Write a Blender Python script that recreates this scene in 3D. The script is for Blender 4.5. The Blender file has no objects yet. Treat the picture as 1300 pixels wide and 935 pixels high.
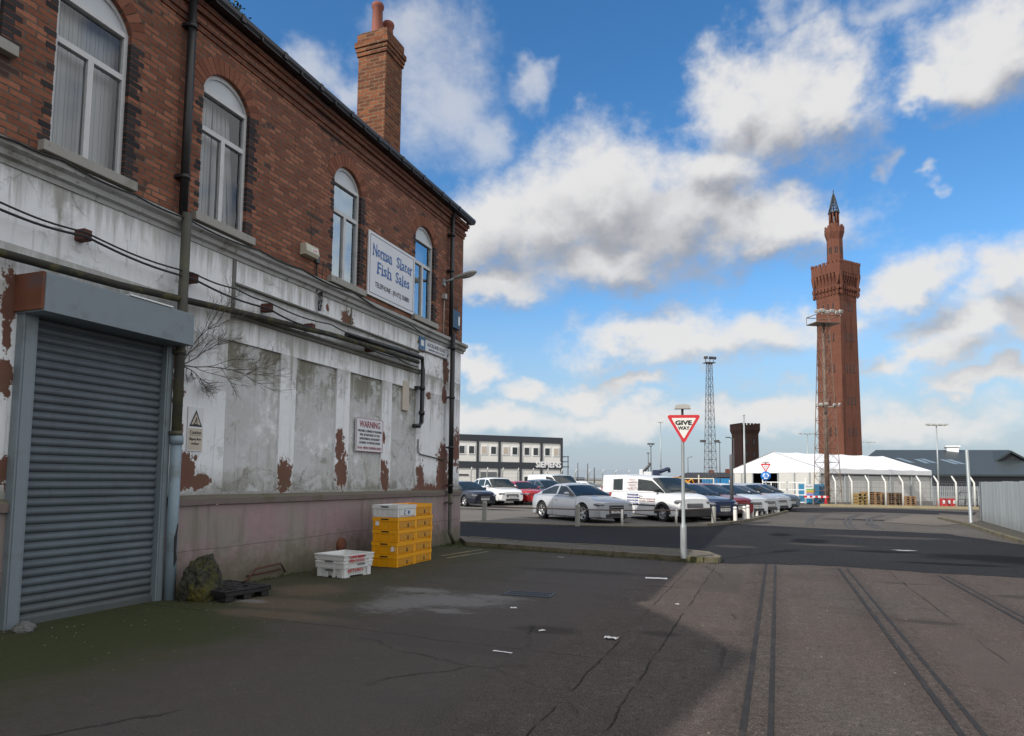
import bpy, bmesh, math, random
from mathutils import Vector, Matrix
from math import radians as R, sin, cos, pi, atan2, sqrt
random.seed(7)
SC = bpy.context.scene
C = SC.collection
# ------------------------------------------------------------------ camera solve
F, HC, CX, CY = 867.0, 1.55, 650.0, 467.5
PITCH, ROLL, YAW, SH = R(4.5), R(0.6), R(20.8214), 73.806
_f = Vector((-sin(YAW)*cos(PITCH), cos(YAW)*cos(PITCH), sin(PITCH)))
_r0 = Vector((cos(YAW), sin(YAW), 0)); _u0 = _r0.cross(_f)
_r = cos(ROLL)*_r0 + sin(ROLL)*_u0; _u = -sin(ROLL)*_r0 + cos(ROLL)*_u0
CAM = Vector((0, 0, HC))
def ray(px, py): return _f + _r*((px-CX)/F) - _u*((py-CY-SH)/F)
def G(px, py, z=0.0):
    d = ray(px, py); p = CAM + d*((z-HC)/d.z); return (p.x, p.y)
def at(px, D, py=600):
    p = CAM + ray(px, py)*D; return (p.x, p.y)
_fh = Vector((-sin(YAW), cos(YAW), 0))
def zat(px, py, D):   # height of a point upright above at(px, D)
    d = ray(px, py); return HC + d.z*(ray(px, 600).dot(_fh)*D)/d.dot(_fh)
XF = -7.3
def Fc(px, py, X=XF):
    d = ray(px, py); p = CAM + d*(X/d.x); return (p.y, p.z)
cd = bpy.data.cameras.new('camera'); cam = bpy.data.objects.new('camera', cd); C.objects.link(cam)
M3 = Matrix((_r, _u, -_f)).transposed().to_4x4(); M3.translation = CAM
cam.matrix_world = M3
cd.sensor_fit = 'HORIZONTAL'; cd.sensor_width = 36; cd.lens = 36*F/1300
cd.shift_y = SH/1300; cd.clip_start = .05; cd.clip_end = 6000
SC.camera = cam
SC.render.resolution_x, SC.render.resolution_y = 1024, 736
# ------------------------------------------------------------------ objects
def tag(o, label=None, cat=None, group=None, kind=None):
    if label: o['label'] = label
    if cat: o['category'] = cat
    if group: o['group'] = group
    if kind: o['kind'] = kind
    return o
def thing(name, label, cat, loc=(0, 0, 0), rz=0, group=None):
    o = bpy.data.objects.new(name, None); C.objects.link(o); o.empty_display_size = .2
    o.location = loc if len(loc) == 3 else (loc[0], loc[1], 0); o.rotation_euler = (0, 0, rz)
    return tag(o, label, cat, group)
def kids(o): return [c for c in C.objects if c.parent == o]
def dup(o, parent=None, ch=None):
    if ch is None:
        ch = {}
        for x in C.objects:
            if x.parent: ch.setdefault(x.parent.name, []).append(x)
    c = o.copy(); C.objects.link(c); c.parent = parent
    for k in ch.get(o.name, []): dup(k, c, ch)
    return c
class MB:
    def __init__(s): s.b = bmesh.new(); s.mi = 0
    def face(s, pts, mi=None):
        vs = [s.b.verts.new(p) for p in pts]
        try:
            f = s.b.faces.new(vs); f.material_index = s.mi if mi is None else mi; return f
        except ValueError: return None
    def box(s, x0, x1, y0, y1, z0, z1, bev=0, mi=None, rot=None, piv=None):
        r = bmesh.ops.create_cube(s.b, size=1)
        vs = r['verts']
        for v in vs:
            v.co = Vector(((x0+x1)/2+v.co.x*(x1-x0), (y0+y1)/2+v.co.y*(y1-y0), (z0+z1)/2+v.co.z*(z1-z0)))
        if rot is not None:
            pv = Vector(piv) if piv else Vector(((x0+x1)/2, (y0+y1)/2, (z0+z1)/2))
            for v in vs: v.co = pv + rot @ (v.co-pv)
        fs = set(f for v in vs for f in v.link_faces)
        for f in fs: f.material_index = s.mi if mi is None else mi
        if bev:
            es = set(e for v in vs for e in v.link_edges)
            bmesh.ops.bevel(s.b, geom=list(es), offset=bev, segments=2, affect='EDGES', profile=.5)
        return s
    def tube(s, a, b, r0, r1=None, n=8, caps=True, mi=None):
        a, b = Vector(a), Vector(b); r1 = r0 if r1 is None else r1
        d = (b-a)
        if d.length < 1e-6: return s
        d.normalize(); up = Vector((0, 0, 1)) if abs(d.z) < .95 else Vector((1, 0, 0))
        x = d.cross(up).normalized(); y = d.cross(x)
        A = [s.b.verts.new(a+(x*cos(2*pi*i/n)+y*sin(2*pi*i/n))*r0) for i in range(n)]
        B = [s.b.verts.new(b+(x*cos(2*pi*i/n)+y*sin(2*pi*i/n))*r1) for i in range(n)]
        m = s.mi if mi is None else mi
        for i in range(n):
            f = s.b.faces.new((A[i], B[i], B[(i+1) % n], A[(i+1) % n])); f.smooth = n > 5; f.material_index = m
        if caps:
            f = s.b.faces.new(A); f.material_index = m
            f = s.b.faces.new(B[::-1]); f.material_index = m
        return s
    def path(s, pts, r, n=6, mi=None):
        pts = [Vector(p) for p in pts]; m = s.mi if mi is None else mi
        rings = []
        for i, p in enumerate(pts):
            d = (pts[min(i+1, len(pts)-1)]-pts[max(i-1, 0)]).normalized()
            up = Vector((0, 0, 1)) if abs(d.z) < .9 else Vector((1, 0, 0))
            x = d.cross(up).normalized(); y = d.cross(x)
            rr = r[i] if isinstance(r, (list, tuple)) else r
            rings.append([s.b.verts.new(p+(x*cos(2*pi*k/n)+y*sin(2*pi*k/n))*rr) for k in range(n)])
        for A, B in zip(rings, rings[1:]):
            for i in range(n):
                f = s.b.faces.new((A[i], B[i], B[(i+1) % n], A[(i+1) % n])); f.smooth = True; f.material_index = m
        f = s.b.faces.new(rings[0]); f.material_index = m
        f = s.b.faces.new(rings[-1][::-1]); f.material_index = m
        return s
    def prism(s, poly, z0, z1, mi=None):
        m = s.mi if mi is None else mi
        A = [s.b.verts.new((p[0], p[1], z0)) for p in poly]; B = [s.b.verts.new((p[0], p[1], z1)) for p in poly]
        n = len(poly)
        for f in [A[::-1], B]:
            q = s.b.faces.new(f); q.material_index = m
        for i in range(n):
            q = s.b.faces.new((A[i], A[(i+1) % n], B[(i+1) % n], B[i])); q.material_index = m
        return s
    def ext(s, poly, a, b, fn, mi=None):
        """poly of 2D points extruded from a to b; fn(p, t) gives the 3D point"""
        m = s.mi if mi is None else mi
        A = [s.b.verts.new(fn(p, a)) for p in poly]; B = [s.b.verts.new(fn(p, b)) for p in poly]
        n = len(poly)
        for f in (A, B[::-1]):
            q = s.b.faces.new(f); q.material_index = m
        for i in range(n):
            q = s.b.faces.new((A[i], B[i], B[(i+1) % n], A[(i+1) % n])); q.material_index = m
        return s
    def lathe(s, prof, n=20, fn=None, mi=None, smooth=True):
        """prof: (r, h); fn(x, y, h) -> 3D"""
        fn = fn or (lambda x, y, h: (x, y, h)); m = s.mi if mi is None else mi
        rings = [[s.b.verts.new(fn(r*cos(2*pi*i/n), r*sin(2*pi*i/n), h)) for i in range(n)] for r, h in prof]
        for A, B in zip(rings, rings[1:]):
            for i in range(n):
                f = s.b.faces.new((A[i], A[(i+1) % n], B[(i+1) % n], B[i])); f.smooth = smooth; f.material_index = m
        for q in (rings[0][::-1], rings[-1]):
            f = s.b.faces.new(q); f.material_index = m
        return s
    def xf(s, M):
        bmesh.ops.transform(s.b, matrix=M, verts=s.b.verts); return s
    def build(s, name, mats, parent=None, fix=True, smooth=None):
        if fix: bmesh.ops.recalc_face_normals(s.b, faces=s.b.faces)
        me = bpy.data.meshes.new(name)
        if smooth is not None:
            for f in s.b.faces: f.smooth = True
            for e in s.b.edges:
                if len(e.link_faces) == 2 and e.calc_face_angle(0) > smooth: e.smooth = False
        s.b.to_mesh(me); s.b.free()
        for m in (mats if isinstance(mats, (list, tuple)) else [mats]): me.materials.append(m)
        o = bpy.data.objects.new(name, me); C.objects.link(o)
        if parent is not None: o.parent = parent
        return o
def basis(right, loc):
    r = Vector(right).normalized(); u = Vector((0, 0, 1)); n = r.cross(u)
    m = Matrix((r, u, n)).transposed().to_4x4(); m.translation = Vector(loc); return m
FONT_CACHE = {}
def text(s, mat, parent, M, w=None, h=None, bold=0.0, align='CENTER', ext=.002, name='lettering', serif=0):
    """lettering standing on a sign: M maps text x,y,z to the parent's space; w fits the width, h the cap height"""
    cu = bpy.data.curves.new(name, 'FONT'); cu.body = s; cu.align_x = align; cu.align_y = 'CENTER'
    cu.extrude = ext; cu.resolution_u = 2; cu.size = 1.0
    o = bpy.data.objects.new(name, cu); C.objects.link(o)
    cu.materials.append(mat)
    bpy.context.view_layer.update()
    d = o.dimensions
    sy = (h/.73) if h else (w/d.x)
    sx = (w/d.x) if w else sy
    me = bpy.data.meshes.new_from_object(o); bpy.data.objects.remove(o); bpy.data.curves.remove(cu); me.name = name
    if bold or serif:
        b = bmesh.new(); b.from_mesh(me)
        if serif:
            zt = max(v.co.z for v in b.verts); bars = []
            for e in b.edges:
                a, c2 = e.verts[0].co, e.verts[1].co; ln = abs(a.x-c2.x)
                if abs(a.y-c2.y) < 1e-4 and .05 < ln < .15 and a.z > zt-1e-5 and c2.z > zt-1e-5 and (a.y < .06 or a.y > .69):
                    ym = [v.co.y for f in e.link_faces for v in f.verts]
                    dn = 1 if sum(ym)/len(ym) > a.y else -1
                    bars.append(((a.x+c2.x)/2, a.y, dn, ln))
            for i, (x, y, dn, ln) in enumerate(bars):
                r = bmesh.ops.create_cube(b, size=1)
                for v in r['verts']: v.co = Vector((x+v.co.x*(ln+serif), y+dn*.028+v.co.y*.056, zt*.5+v.co.z*(zt*.9+.0004*(i % 5))))
        if bold:
            src = b.copy() if hasattr(b, 'copy') else None
            m0 = bpy.data.meshes.new('tmp'); b.to_mesh(m0)
            for k, (dx, dy) in enumerate(((bold, 0), (-bold, 0), (0, bold), (0, -bold))):
                n0 = len(b.verts); b.from_mesh(m0); b.verts.ensure_lookup_table()
                for v in b.verts[n0:]: v.co += Vector((dx, dy, .00035*(k+1)))
            bpy.data.meshes.remove(m0)
        b.to_mesh(me); b.free()
    me.materials.clear(); me.materials.append(mat)
    o = bpy.data.objects.new(name, me); C.objects.link(o); o.parent = parent
    o.matrix_local = M @ Matrix.Diagonal((sx, sy, 1, 1))
    return o
# ------------------------------------------------------------------ node helper
class NT:
    def __init__(s, tree): s.t = tree; s.n = tree.nodes; s.l = tree.links
    def node(s, typ, **kw):
        n = s.n.new(typ)
        for k, v in kw.items(): setattr(n, k, v)
        return n
    def put(s, sock, v):
        if v is None: return
        if isinstance(v, bpy.types.NodeSocket): s.l.new(v, sock)
        else:
            if isinstance(v, (tuple, list)) and sock.type == 'RGBA' and len(v) == 3: v = (*v, 1)
            sock.default_value = v
    def m(s, op, a, b=None, c=None, clamp=False):
        n = s.node('ShaderNodeMath', operation=op); n.use_clamp = clamp
        s.put(n.inputs[0], a)
        if b is not None: s.put(n.inputs[1], b)
        if c is not None: s.put(n.inputs[2], c)
        return n.outputs[0]
    def v(s, op, a, b=None, c=None):
        n = s.node('ShaderNodeVectorMath', operation=op)
        s.put(n.inputs[0], a)
        if b is not None: s.put(n.inputs[1], b)
        if c is not None: s.put(n.inputs[2], c)
        return n.outputs['Value'] if op in ('LENGTH', 'DOT_PRODUCT', 'DISTANCE') else n.outputs[0]
    def mix(s, f, a, b, typ='MIX'):
        n = s.node('ShaderNodeMix', data_type='RGBA', blend_type=typ)
        s.put(n.inputs[0], f); s.put(n.inputs[6], a); s.put(n.inputs[7], b); return n.outputs[2]
    def mixf(s, f, a, b):
        n = s.node('ShaderNodeMix', data_type='FLOAT')
        s.put(n.inputs[0], f); s.put(n.inputs[2], a); s.put(n.inputs[3], b); return n.outputs[0]
    def noise(s, vec, scale, detail=4, rough=.55, dist=0, out='Fac'):
        n = s.node('ShaderNodeTexNoise')
        s.put(n.inputs['Vector'], vec); s.put(n.inputs['Scale'], scale); s.put(n.inputs['Detail'], detail)
        s.put(n.inputs['Roughness'], rough); s.put(n.inputs['Distortion'], dist)
        return n.outputs[out]
    def step(s, x, a, b):   # smooth 0..1 from a to b
        n = s.node('ShaderNodeMapRange', interpolation_type='SMOOTHSTEP')
        s.put(n.inputs[0], x); s.put(n.inputs[1], a); s.put(n.inputs[2], b); return n.outputs[0]
    def xyz(s, vec):
        n = s.node('ShaderNodeSeparateXYZ'); s.put(n.inputs[0], vec); return n.outputs
    def comb(s, x=0, y=0, z=0):
        n = s.node('ShaderNodeCombineXYZ'); s.put(n.inputs[0], x); s.put(n.inputs[1], y); s.put(n.inputs[2], z); return n.outputs[0]
    def pos(s): return s.node('ShaderNodeTexCoord').outputs['Object']
    def wpos(s): return s.node('ShaderNodeNewGeometry').outputs['Position']
    def blobs(s, p2, lst, wob, soft=.15):
        """union of ellipses (x, y, rx, ry) on a plane, edges broken up by the scalar wob (about -.5..+.5 scaled)"""
        acc = None
        for (x, y, rx, ry) in lst:
            w = s.v('MULTIPLY_ADD', p2, (1/rx, 1/ry, 0), (-x/rx, -y/ry, 0))
            d = s.v('LENGTH', w)
            acc = d if acc is None else s.m('MINIMUM', acc, d)
        return s.step(s.m('ADD', acc, wob), 1+soft, 1-soft)
def newmat(name):
    m = bpy.data.materials.new(name); m.use_nodes = True; t = m.node_tree; t.nodes.clear()
    n = NT(t); out = n.node('ShaderNodeOutputMaterial'); b = n.node('ShaderNodeBsdfPrincipled')
    t.links.new(b.outputs[0], out.inputs[0]); n.bsdf = b
    return m, n
def finish(n, col, rough=.7, metal=0, bump=None, bstr=.3, bdist=.01, spec=None, coat=None):
    b = n.bsdf
    n.put(b.inputs['Base Color'], col); n.put(b.inputs['Roughness'], rough); n.put(b.inputs['Metallic'], metal)
    if spec is not None: n.put(b.inputs['Specular IOR Level'], spec)
    if coat: n.put(b.inputs['Coat Weight'], coat); n.put(b.inputs['Coat Roughness'], .05)
    if bump is not None:
        q = n.node('ShaderNodeBump'); n.put(q.inputs['Strength'], bstr); n.put(q.inputs['Distance'], bdist); n.put(q.inputs['Height'], bump)
        n.l.new(q.outputs[0], b.inputs['Normal'])
def simple(name, col, rough=.6, metal=0, var=.25, scale=4, bump=0, dirt=None, damt=.4, dscale=2.5, coat=None, spec=None, stretch=(1, 1, 1)):
    m, n = newmat(name)
    p = n.pos()
    if stretch != (1, 1, 1): p = n.v('MULTIPLY', p, stretch)
    f = n.noise(p, scale, 5, .6)
    dark = tuple(c*(1-var) for c in col); lite = tuple(min(1, c*(1+var)) for c in col)
    c = n.mix(f, dark, lite)
    if dirt:
        g = n.step(n.noise(p, dscale, 6, .65), .62-.3*damt, .8-.2*damt)
        c = n.mix(n.m('MULTIPLY', g, min(1, damt*1.6)), c, dirt)
    rr = n.m('ADD', rough-.08, n.m('MULTIPLY', f, .16))
    finish(n, c, rr, metal, n.noise(p, scale*6, 4) if bump else None, bump, .01, spec, coat)
    return m
# ------------------------------------------------------------------ materials
def facade_uv(n, p=None):
    """(run, height) on any upright face of the building"""
    p = p or n.pos(); x = n.xyz(p); nx = n.xyz(n.node('ShaderNodeTexCoord').outputs['Normal'])
    k = n.m('GREATER_THAN', n.m('ABSOLUTE', nx[0]), .7)
    return n.comb(n.mixf(k, x[0], x[1]), x[2], 0)
def brick_mat(name, cols, mortar, soot=.5, rowh=.075, bw=.235, dark=(.035, .03, .03), mort=.011, lichen=None):
    m, n = newmat(name); uv = facade_uv(n)
    b = n.node('ShaderNodeTexBrick'); b.offset = .5; b.offset_frequency = 2
    n.put(b.inputs['Vector'], uv); n.put(b.inputs['Scale'], 1.0)
    n.put(b.inputs['Color1'], (0, 0, 0, 1)); n.put(b.inputs['Color2'], (1, 1, 1, 1)); n.put(b.inputs['Mortar'], (.5, .5, .5, 1))
    n.put(b.inputs['Mortar Size'], mort); n.put(b.inputs['Mortar Smooth'], .3)
    n.put(b.inputs['Brick Width'], bw); n.put(b.inputs['Row Height'], rowh)
    rnd = n.xyz(b.outputs['Color'])[0]
    c = n.mix(n.step(rnd, .1, .9), cols[0], cols[1])
    c = n.mix(n.step(rnd, .55, .95), c, cols[2])
    big = n.noise(uv, .55, 3, .5)
    fine = n.noise(uv, 26, 4, .6)
    c = n.mix(n.m('MULTIPLY', n.step(fine, .35, .75), .35), c, tuple(x*.55 for x in cols[0]))
    # some courses are blackened brick by brick, in drifts
    drift = n.noise(uv, .95, 2, .5)
    thr = n.m('SUBTRACT', 1.28, n.m('MULTIPLY', n.step(drift, .42, .68), .62*soot+.12))
    c = n.mix(n.m('MULTIPLY', n.step(rnd, n.m('SUBTRACT', thr, .06), n.m('ADD', thr, .04)), .85), c, dark)
    c = n.mix(n.m('MULTIPLY', n.step(big, .5, .8), .45*soot), c, tuple(x*.35 for x in cols[0]))
    mo = n.mix(n.step(n.noise(uv, 7, 4), .35, .7), mortar, tuple(x*.5 for x in mortar))
    c = n.mix(b.outputs['Fac'], c, mo)
    st = n.noise(n.v('MULTIPLY', uv, (3.2, .35, 1)), 1, 4, .6)
    c = n.mix(n.m('MULTIPLY', n.step(st, .56, .8), .4*soot), c, (.05, .045, .04))
    if lichen: c = n.mix(n.m('MULTIPLY', n.step(n.noise(uv, 1.7, 5, .7), .62, .78), .5), c, lichen)
    h = n.m('ADD', n.m('MULTIPLY', n.m('SUBTRACT', 1, b.outputs['Fac']), 1.0), n.m('MULTIPLY', fine, .35))
    finish(n, c, .88, 0, h, .55, .012, .25)
    return m
MAT = {}
MAT['brick'] = brick_mat('red_brick', [(.20, .077, .047), (.295, .115, .068), (.36, .15, .09)], (.135, .108, .088), .62)
MAT['brick_chimney'] = brick_mat('chimney_brick', [(.11, .039, .02), (.185, .062, .028), (.24, .085, .037)], (.20, .155, .105), .35, .088, .25, mort=.010)
def voussoir_mat(name, cols, rough=.88):
    m, n = newmat(name); g = n.node('ShaderNodeNewGeometry'); r = g.outputs['Random Per Island']
    c = n.mix(r, cols[0], cols[1]); f = n.noise(n.pos(), 30, 4)
    c = n.mix(n.m('MULTIPLY', f, .5), c, tuple(x*.5 for x in cols[0]))
    finish(n, c, rough, 0, f, .4, .008, .25); return m
MAT['arch_brick'] = voussoir_mat('arch_brick', [(.16, .062, .04), (.31, .128, .08)])
MAT['black_brick'] = voussoir_mat('black_brick', [(.018, .018, .022), (.05, .042, .042)], .7)
MAT['corbel_brick'] = brick_mat('corbel_brick', [(.17, .066, .043), (.23, .092, .058), (.28, .115, .07)], (.09, .075, .065), .6)
def FP(px, py, wpx, hpx):   # a patch on the facade seen at this spot of the photograph, in wall metres
    a = Fc(px-wpx, py); b = Fc(px+wpx, py); c = Fc(px, py-hpx); d = Fc(px, py+hpx); o = Fc(px, py)
    return (o[0], o[1], max(.03, abs(b[0]-a[0])/2), max(.03, abs(c[1]-d[1])/2))
PEEL = [FP(12, 378, 11, 32), FP(9, 430, 6, 25), FP(6, 482, 11, 24), FP(4, 598, 14, 22), FP(8, 500, 4, 5),
        FP(234, 594, 15, 26), FP(253, 612, 15, 10), FP(226, 500, 7, 30), FP(222, 450, 5, 30), FP(225, 540, 7, 18), FP(248, 582, 3, 4),
        FP(361, 604, 10, 21), FP(434, 600, 8, 22), FP(431, 566, 5, 20), FP(489, 606, 5, 16), FP(486, 592, 3, 9),
        FP(534, 604, 5, 16), FP(545, 622, 22, 8), FP(562, 592, 7, 30), FP(566, 468, 4, 22), FP(564, 502, 3, 16), FP(441, 404, 7, 10),
        FP(544, 503, 3, 5), FP(579, 570, 6, 22), FP(535, 444, 4, 5), FP(562, 612, 8, 15), FP(487, 556, 2.5, 8), FP(416, 391, 2, 4), FP(535, 436, 4, 7)]
def painted_wall(name, grey=.0, peel=True):
    m, n = newmat(name); p = n.pos(); uv = facade_uv(n, p); xy = n.xyz(uv)
    n1 = n.noise(uv, 1.1, 6, .62); n2 = n.noise(uv, 5.5, 6, .68); n3 = n.noise(uv, 34, 5, .65)
    st = n.noise(n.v('MULTIPLY', uv, (7, .42, 1)), 1, 5, .65)
    st2 = n.noise(n.v('MULTIPLY', uv, (17, .8, 1)), 1, 4, .6)
    white = (.79, .81, .83); gr = (.46, .465, .45); olive = (.22, .21, .15); dk = (.075, .072, .062)
    c = n.mix(n.m('MULTIPLY', n.step(n2, .38, .72), .3), white, (.62, .64, .66))
    a = n.step(n.m('ADD', n1, n.m('MULTIPLY', n.m('SUBTRACT', n2, .5), .7)), .6-grey*.42, .72-grey*.25)
    c = n.mix(n.m('MULTIPLY', a, .55+grey*.35), c, gr)
    c = n.mix(n.m('MULTIPLY', n.step(st, .52, .78), .5+.2*grey), c, (.22, .215, .18))
    c = n.mix(n.m('MULTIPLY', n.step(st2, .57, .76), .5), c, dk)
    # damp, algae and soot: below the cornices and along the ledge
    wob = n.m('MULTIPLY', n.m('SUBTRACT', n2, .5), 1.1)
    low = n.step(n.m('ADD', xy[1], n.m('MULTIPLY', wob, .7)), 1.75, 1.25)
    c = n.mix(n.m('MULTIPLY', low, .72), c, (.13, .125, .085))
    for zt, hgt, amt in ((4.78, .4, .5), (3.92, .5, .6), (3.52, .5+.45*grey, .3+.68*grey)):  # grime streaks; at the panel tops the recess shadow is painted in too
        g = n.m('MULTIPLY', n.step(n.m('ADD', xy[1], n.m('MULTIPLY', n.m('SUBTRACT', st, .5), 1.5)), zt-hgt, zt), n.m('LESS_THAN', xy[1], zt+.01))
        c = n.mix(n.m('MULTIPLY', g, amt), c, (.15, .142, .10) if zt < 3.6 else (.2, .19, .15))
    if grey > .5:
        fl = n.noise(n.v('ADD', uv, n.v('MULTIPLY', n.noise(uv, 3, 4, .6, out='Color'), (.35, .5, 0))), 2.1, 8, .72)
        c = n.mix(n.m('MULTIPLY', n.step(fl, .48, .58), .7), c, n.mix(n2, (.47, .48, .485), (.66, .68, .69)))
        c = n.mix(n.m('MULTIPLY', n.step(fl, .42, .34), .7), c, (.21, .205, .165))
    sp = n.noise(uv, 2.3, 7, .75)
    c = n.mix(n.m('MULTIPLY', n.step(sp, .64, .72), .5), c, (.36, .35, .31))
    hh = n.m('ADD', n.m('MULTIPLY', n2, .5), n.m('MULTIPLY', n3, .35))
    cr = n.node('ShaderNodeTexVoronoi', feature='DISTANCE_TO_EDGE'); n.put(cr.inputs['Vector'], n.v('ADD', uv, n.v('MULTIPLY', n.noise(uv, 2.2, 5, .6, out='Color'), (.6, .6, 0)))); n.put(cr.inputs['Scale'], 1.3)
    crk = n.m('MULTIPLY', n.step(cr.outputs['Distance'], .012, .002), n.step(n1, .45, .6))
    c = n.mix(n.m('MULTIPLY', crk, .45), c, dk)
    if peel:
        w1 = n.m('ADD', n.m('MULTIPLY', n.m('SUBTRACT', n.noise(n.v('MULTIPLY', uv, (1, .7, 1)), 11, 7, .75), .5), 3.0), n.m('MULTIPLY', n.m('SUBTRACT', n.noise(uv, 3.1, 3), .5), 1.8))
        pk = n.blobs(uv, PEEL, w1, .05)
        rnd = n.m('MULTIPLY', n.step(n.noise(uv, 3.1, 8, .72), .715, .725), n.step(xy[1], 3.4, 2.2))
        pk = n.m('MAXIMUM', pk, rnd)
        edge = n.m('MULTIPLY', n.m('SUBTRACT', n.blobs(uv, PEEL, n.m('SUBTRACT', w1, .16), .05), pk), .5, clamp=True)
        c = n.mix(edge, c, (.7, .7, .68))
        br = n.mix(n2, (.125, .052, .036), (.2, .10, .078))
        br = n.mix(n.m('MULTIPLY', n.step(n1, .45, .65), .6), br, (.12, .082, .045))
        c = n.mix(pk, c, br)
        hh = n.m('SUBTRACT', hh, n.m('MULTIPLY', pk, .8))
    finish(n, c, .82, 0, hh, .5, .014, .3)
    return m
MAT['white_wall'] = painted_wall('weathered_white_render', .12)
MAT['panel'] = painted_wall('weathered_grey_panel', .9, False)
MAT['fascia'] = painted_wall('white_fascia_render', .0)
MAT['fascia_grey'] = painted_wall('grey_stained_fascia', .75, False)
def plinth_mat():
    m, n = newmat('pink_plinth_render'); uv = facade_uv(n); xy = n.xyz(uv)
    n1 = n.noise(uv, .9, 6, .6); n2 = n.noise(uv, 6, 6, .68); st = n.noise(n.v('MULTIPLY', uv, (5, .5, 1)), 1, 5, .65)
    c = n.mix(n2, (.25, .175, .18), (.36, .265, .275))
    c = n.mix(n.step(n1, .42, .62), c, (.26, .235, .21))
    c = n.mix(n.m('MULTIPLY', n.step(st, .48, .75), .6), c, (.13, .12, .09))
    low = n.step(n.m('ADD', xy[1], n.m('MULTIPLY', n.m('SUBTRACT', n2, .5), .9)), .75, .05)
    c = n.mix(n.m('MULTIPLY', low, .8), c, (.10, .098, .055))
    lid = n.m('LESS_THAN', n.m('ABSOLUTE', n.m('SUBTRACT', n.m('ADD', xy[1], n.m('MULTIPLY', n.m('SUBTRACT', n1, .5), .12)), .56)), .006)
    c = n.mix(n.m('MULTIPLY', lid, .5), c, (.05, .045, .04))
    pe = n.step(n.noise(uv, 4, 7, .7), .66, .68)
    c = n.mix(n.m('MULTIPLY', n.m('MULTIPLY', pe, n.step(xy[1], .7, 1.1)), .6), c, (.27, .15, .15))
    finish(n, c, .85, 0, n.m('ADD', n.m('MULTIPLY', n2, .6), n.m('MULTIPLY', n.noise(uv, 40, 4), .3)), .45, .012, .3)
    return m
MAT['plinth'] = plinth_mat()
def stone_trim(name, base, moss=.5):
    m, n = newmat(name); p = n.pos(); n1 = n.noise(p, 1.6, 6, .65); n2 = n.noise(p, 9, 6, .7)
    c = n.mix(n2, tuple(x*.65 for x in base), base)
    c = n.mix(n.m('MULTIPLY', n.step(n1, .5, .64), moss), c, (.115, .105, .055))
    c = n.mix(n.m('MULTIPLY', n.step(n2, .56, .7), .6), c, (.06, .055, .05))
    nz = n.xyz(n.node('ShaderNodeNewGeometry').outputs['Normal'])[2]
    c = n.mix(n.m('MULTIPLY', n.step(nz, .3, .9), .7), c, (.12, .115, .075))
    finish(n, c, .86, 0, n2, .5, .012, .3); return m
MAT['cornice'] = stone_trim('stained_cornice', (.47, .475, .47), .55)
MAT['ledge'] = stone_trim('mossy_ledge', (.21, .17, .16), .6)
MAT['sill'] = stone_trim('stone_sill', (.40, .39, .36), .35)
MAT['mould'] = stone_trim('dark_moulding', (.2, .2, .19), .6)
MAT['frame'] = simple('white_window_frame', (.55, .56, .57), .45, var=.15, scale=6, dirt=(.2, .19, .16), damt=.25)
MAT['arch_panel'] = simple('window_head_panel', (.52, .56, .60), .5, var=.12, scale=3, dirt=(.3, .3, .3), damt=.2)
def glass_mat(name, tint=(.9, .93, .95), rough=.02, base=.03, col=(.95, .97, 1)):
    m = bpy.data.materials.new(name); m.use_nodes = True; t = m.node_tree; t.nodes.clear(); n = NT(t)
    out = n.node('ShaderNodeOutputMaterial'); g = n.node('ShaderNodeBsdfGlossy'); tr = n.node('ShaderNodeBsdfTransparent')
    n.put(g.inputs['Roughness'], rough); n.put(g.inputs['Color'], (*col, 1)); n.put(tr.inputs['Color'], (*tint, 1))
    fr = n.node('ShaderNodeFresnel'); n.put(fr.inputs['IOR'], 1.5)
    bp = n.node('ShaderNodeBump'); n.put(bp.inputs['Strength'], .05); n.put(bp.inputs['Distance'], .02); n.put(bp.inputs['Height'], n.noise(n.pos(), 1.6, 2))
    n.l.new(bp.outputs[0], g.inputs['Normal'])
    f = n.m('ADD', n.m('MULTIPLY', fr.outputs[0], 1.1), base, clamp=True)
    mx = n.node('ShaderNodeMixShader'); n.put(mx.inputs[0], f); n.l.new(tr.outputs[0], mx.inputs[1]); n.l.new(g.outputs[0], mx.inputs[2])
    n.l.new(mx.outputs[0], out.inputs[0]); return m
MAT['glass'] = glass_mat('window_glass'); MAT['glass_blue'] = glass_mat('reflective_window_glass', base=.34, col=(.8, .93, 1))
def blind_mat():
    m, n = newmat('vertical_blind_fabric'); y = n.xyz(n.pos())[1]
    w = n.m('FRACT', n.m('MULTIPLY', y, 1/.11)); f = n.step(n.m('ABSOLUTE', n.m('SUBTRACT', w, .5)), .38, .5)
    r = n.noise(n.comb(n.m('FLOOR', n.m('MULTIPLY', y, 1/.11)), 0, 0), 3.7, 0)
    c = n.mix(r, (.55, .56, .55), (.75, .76, .75)); c = n.mix(n.m('MULTIPLY', f, .4), c, (.2, .2, .2))
    finish(n, c, .9); return m
MAT['blind'] = blind_mat()
MAT['room'] = simple('dim_room', (.22, .22, .23), .9, var=.3, scale=1.2)
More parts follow.
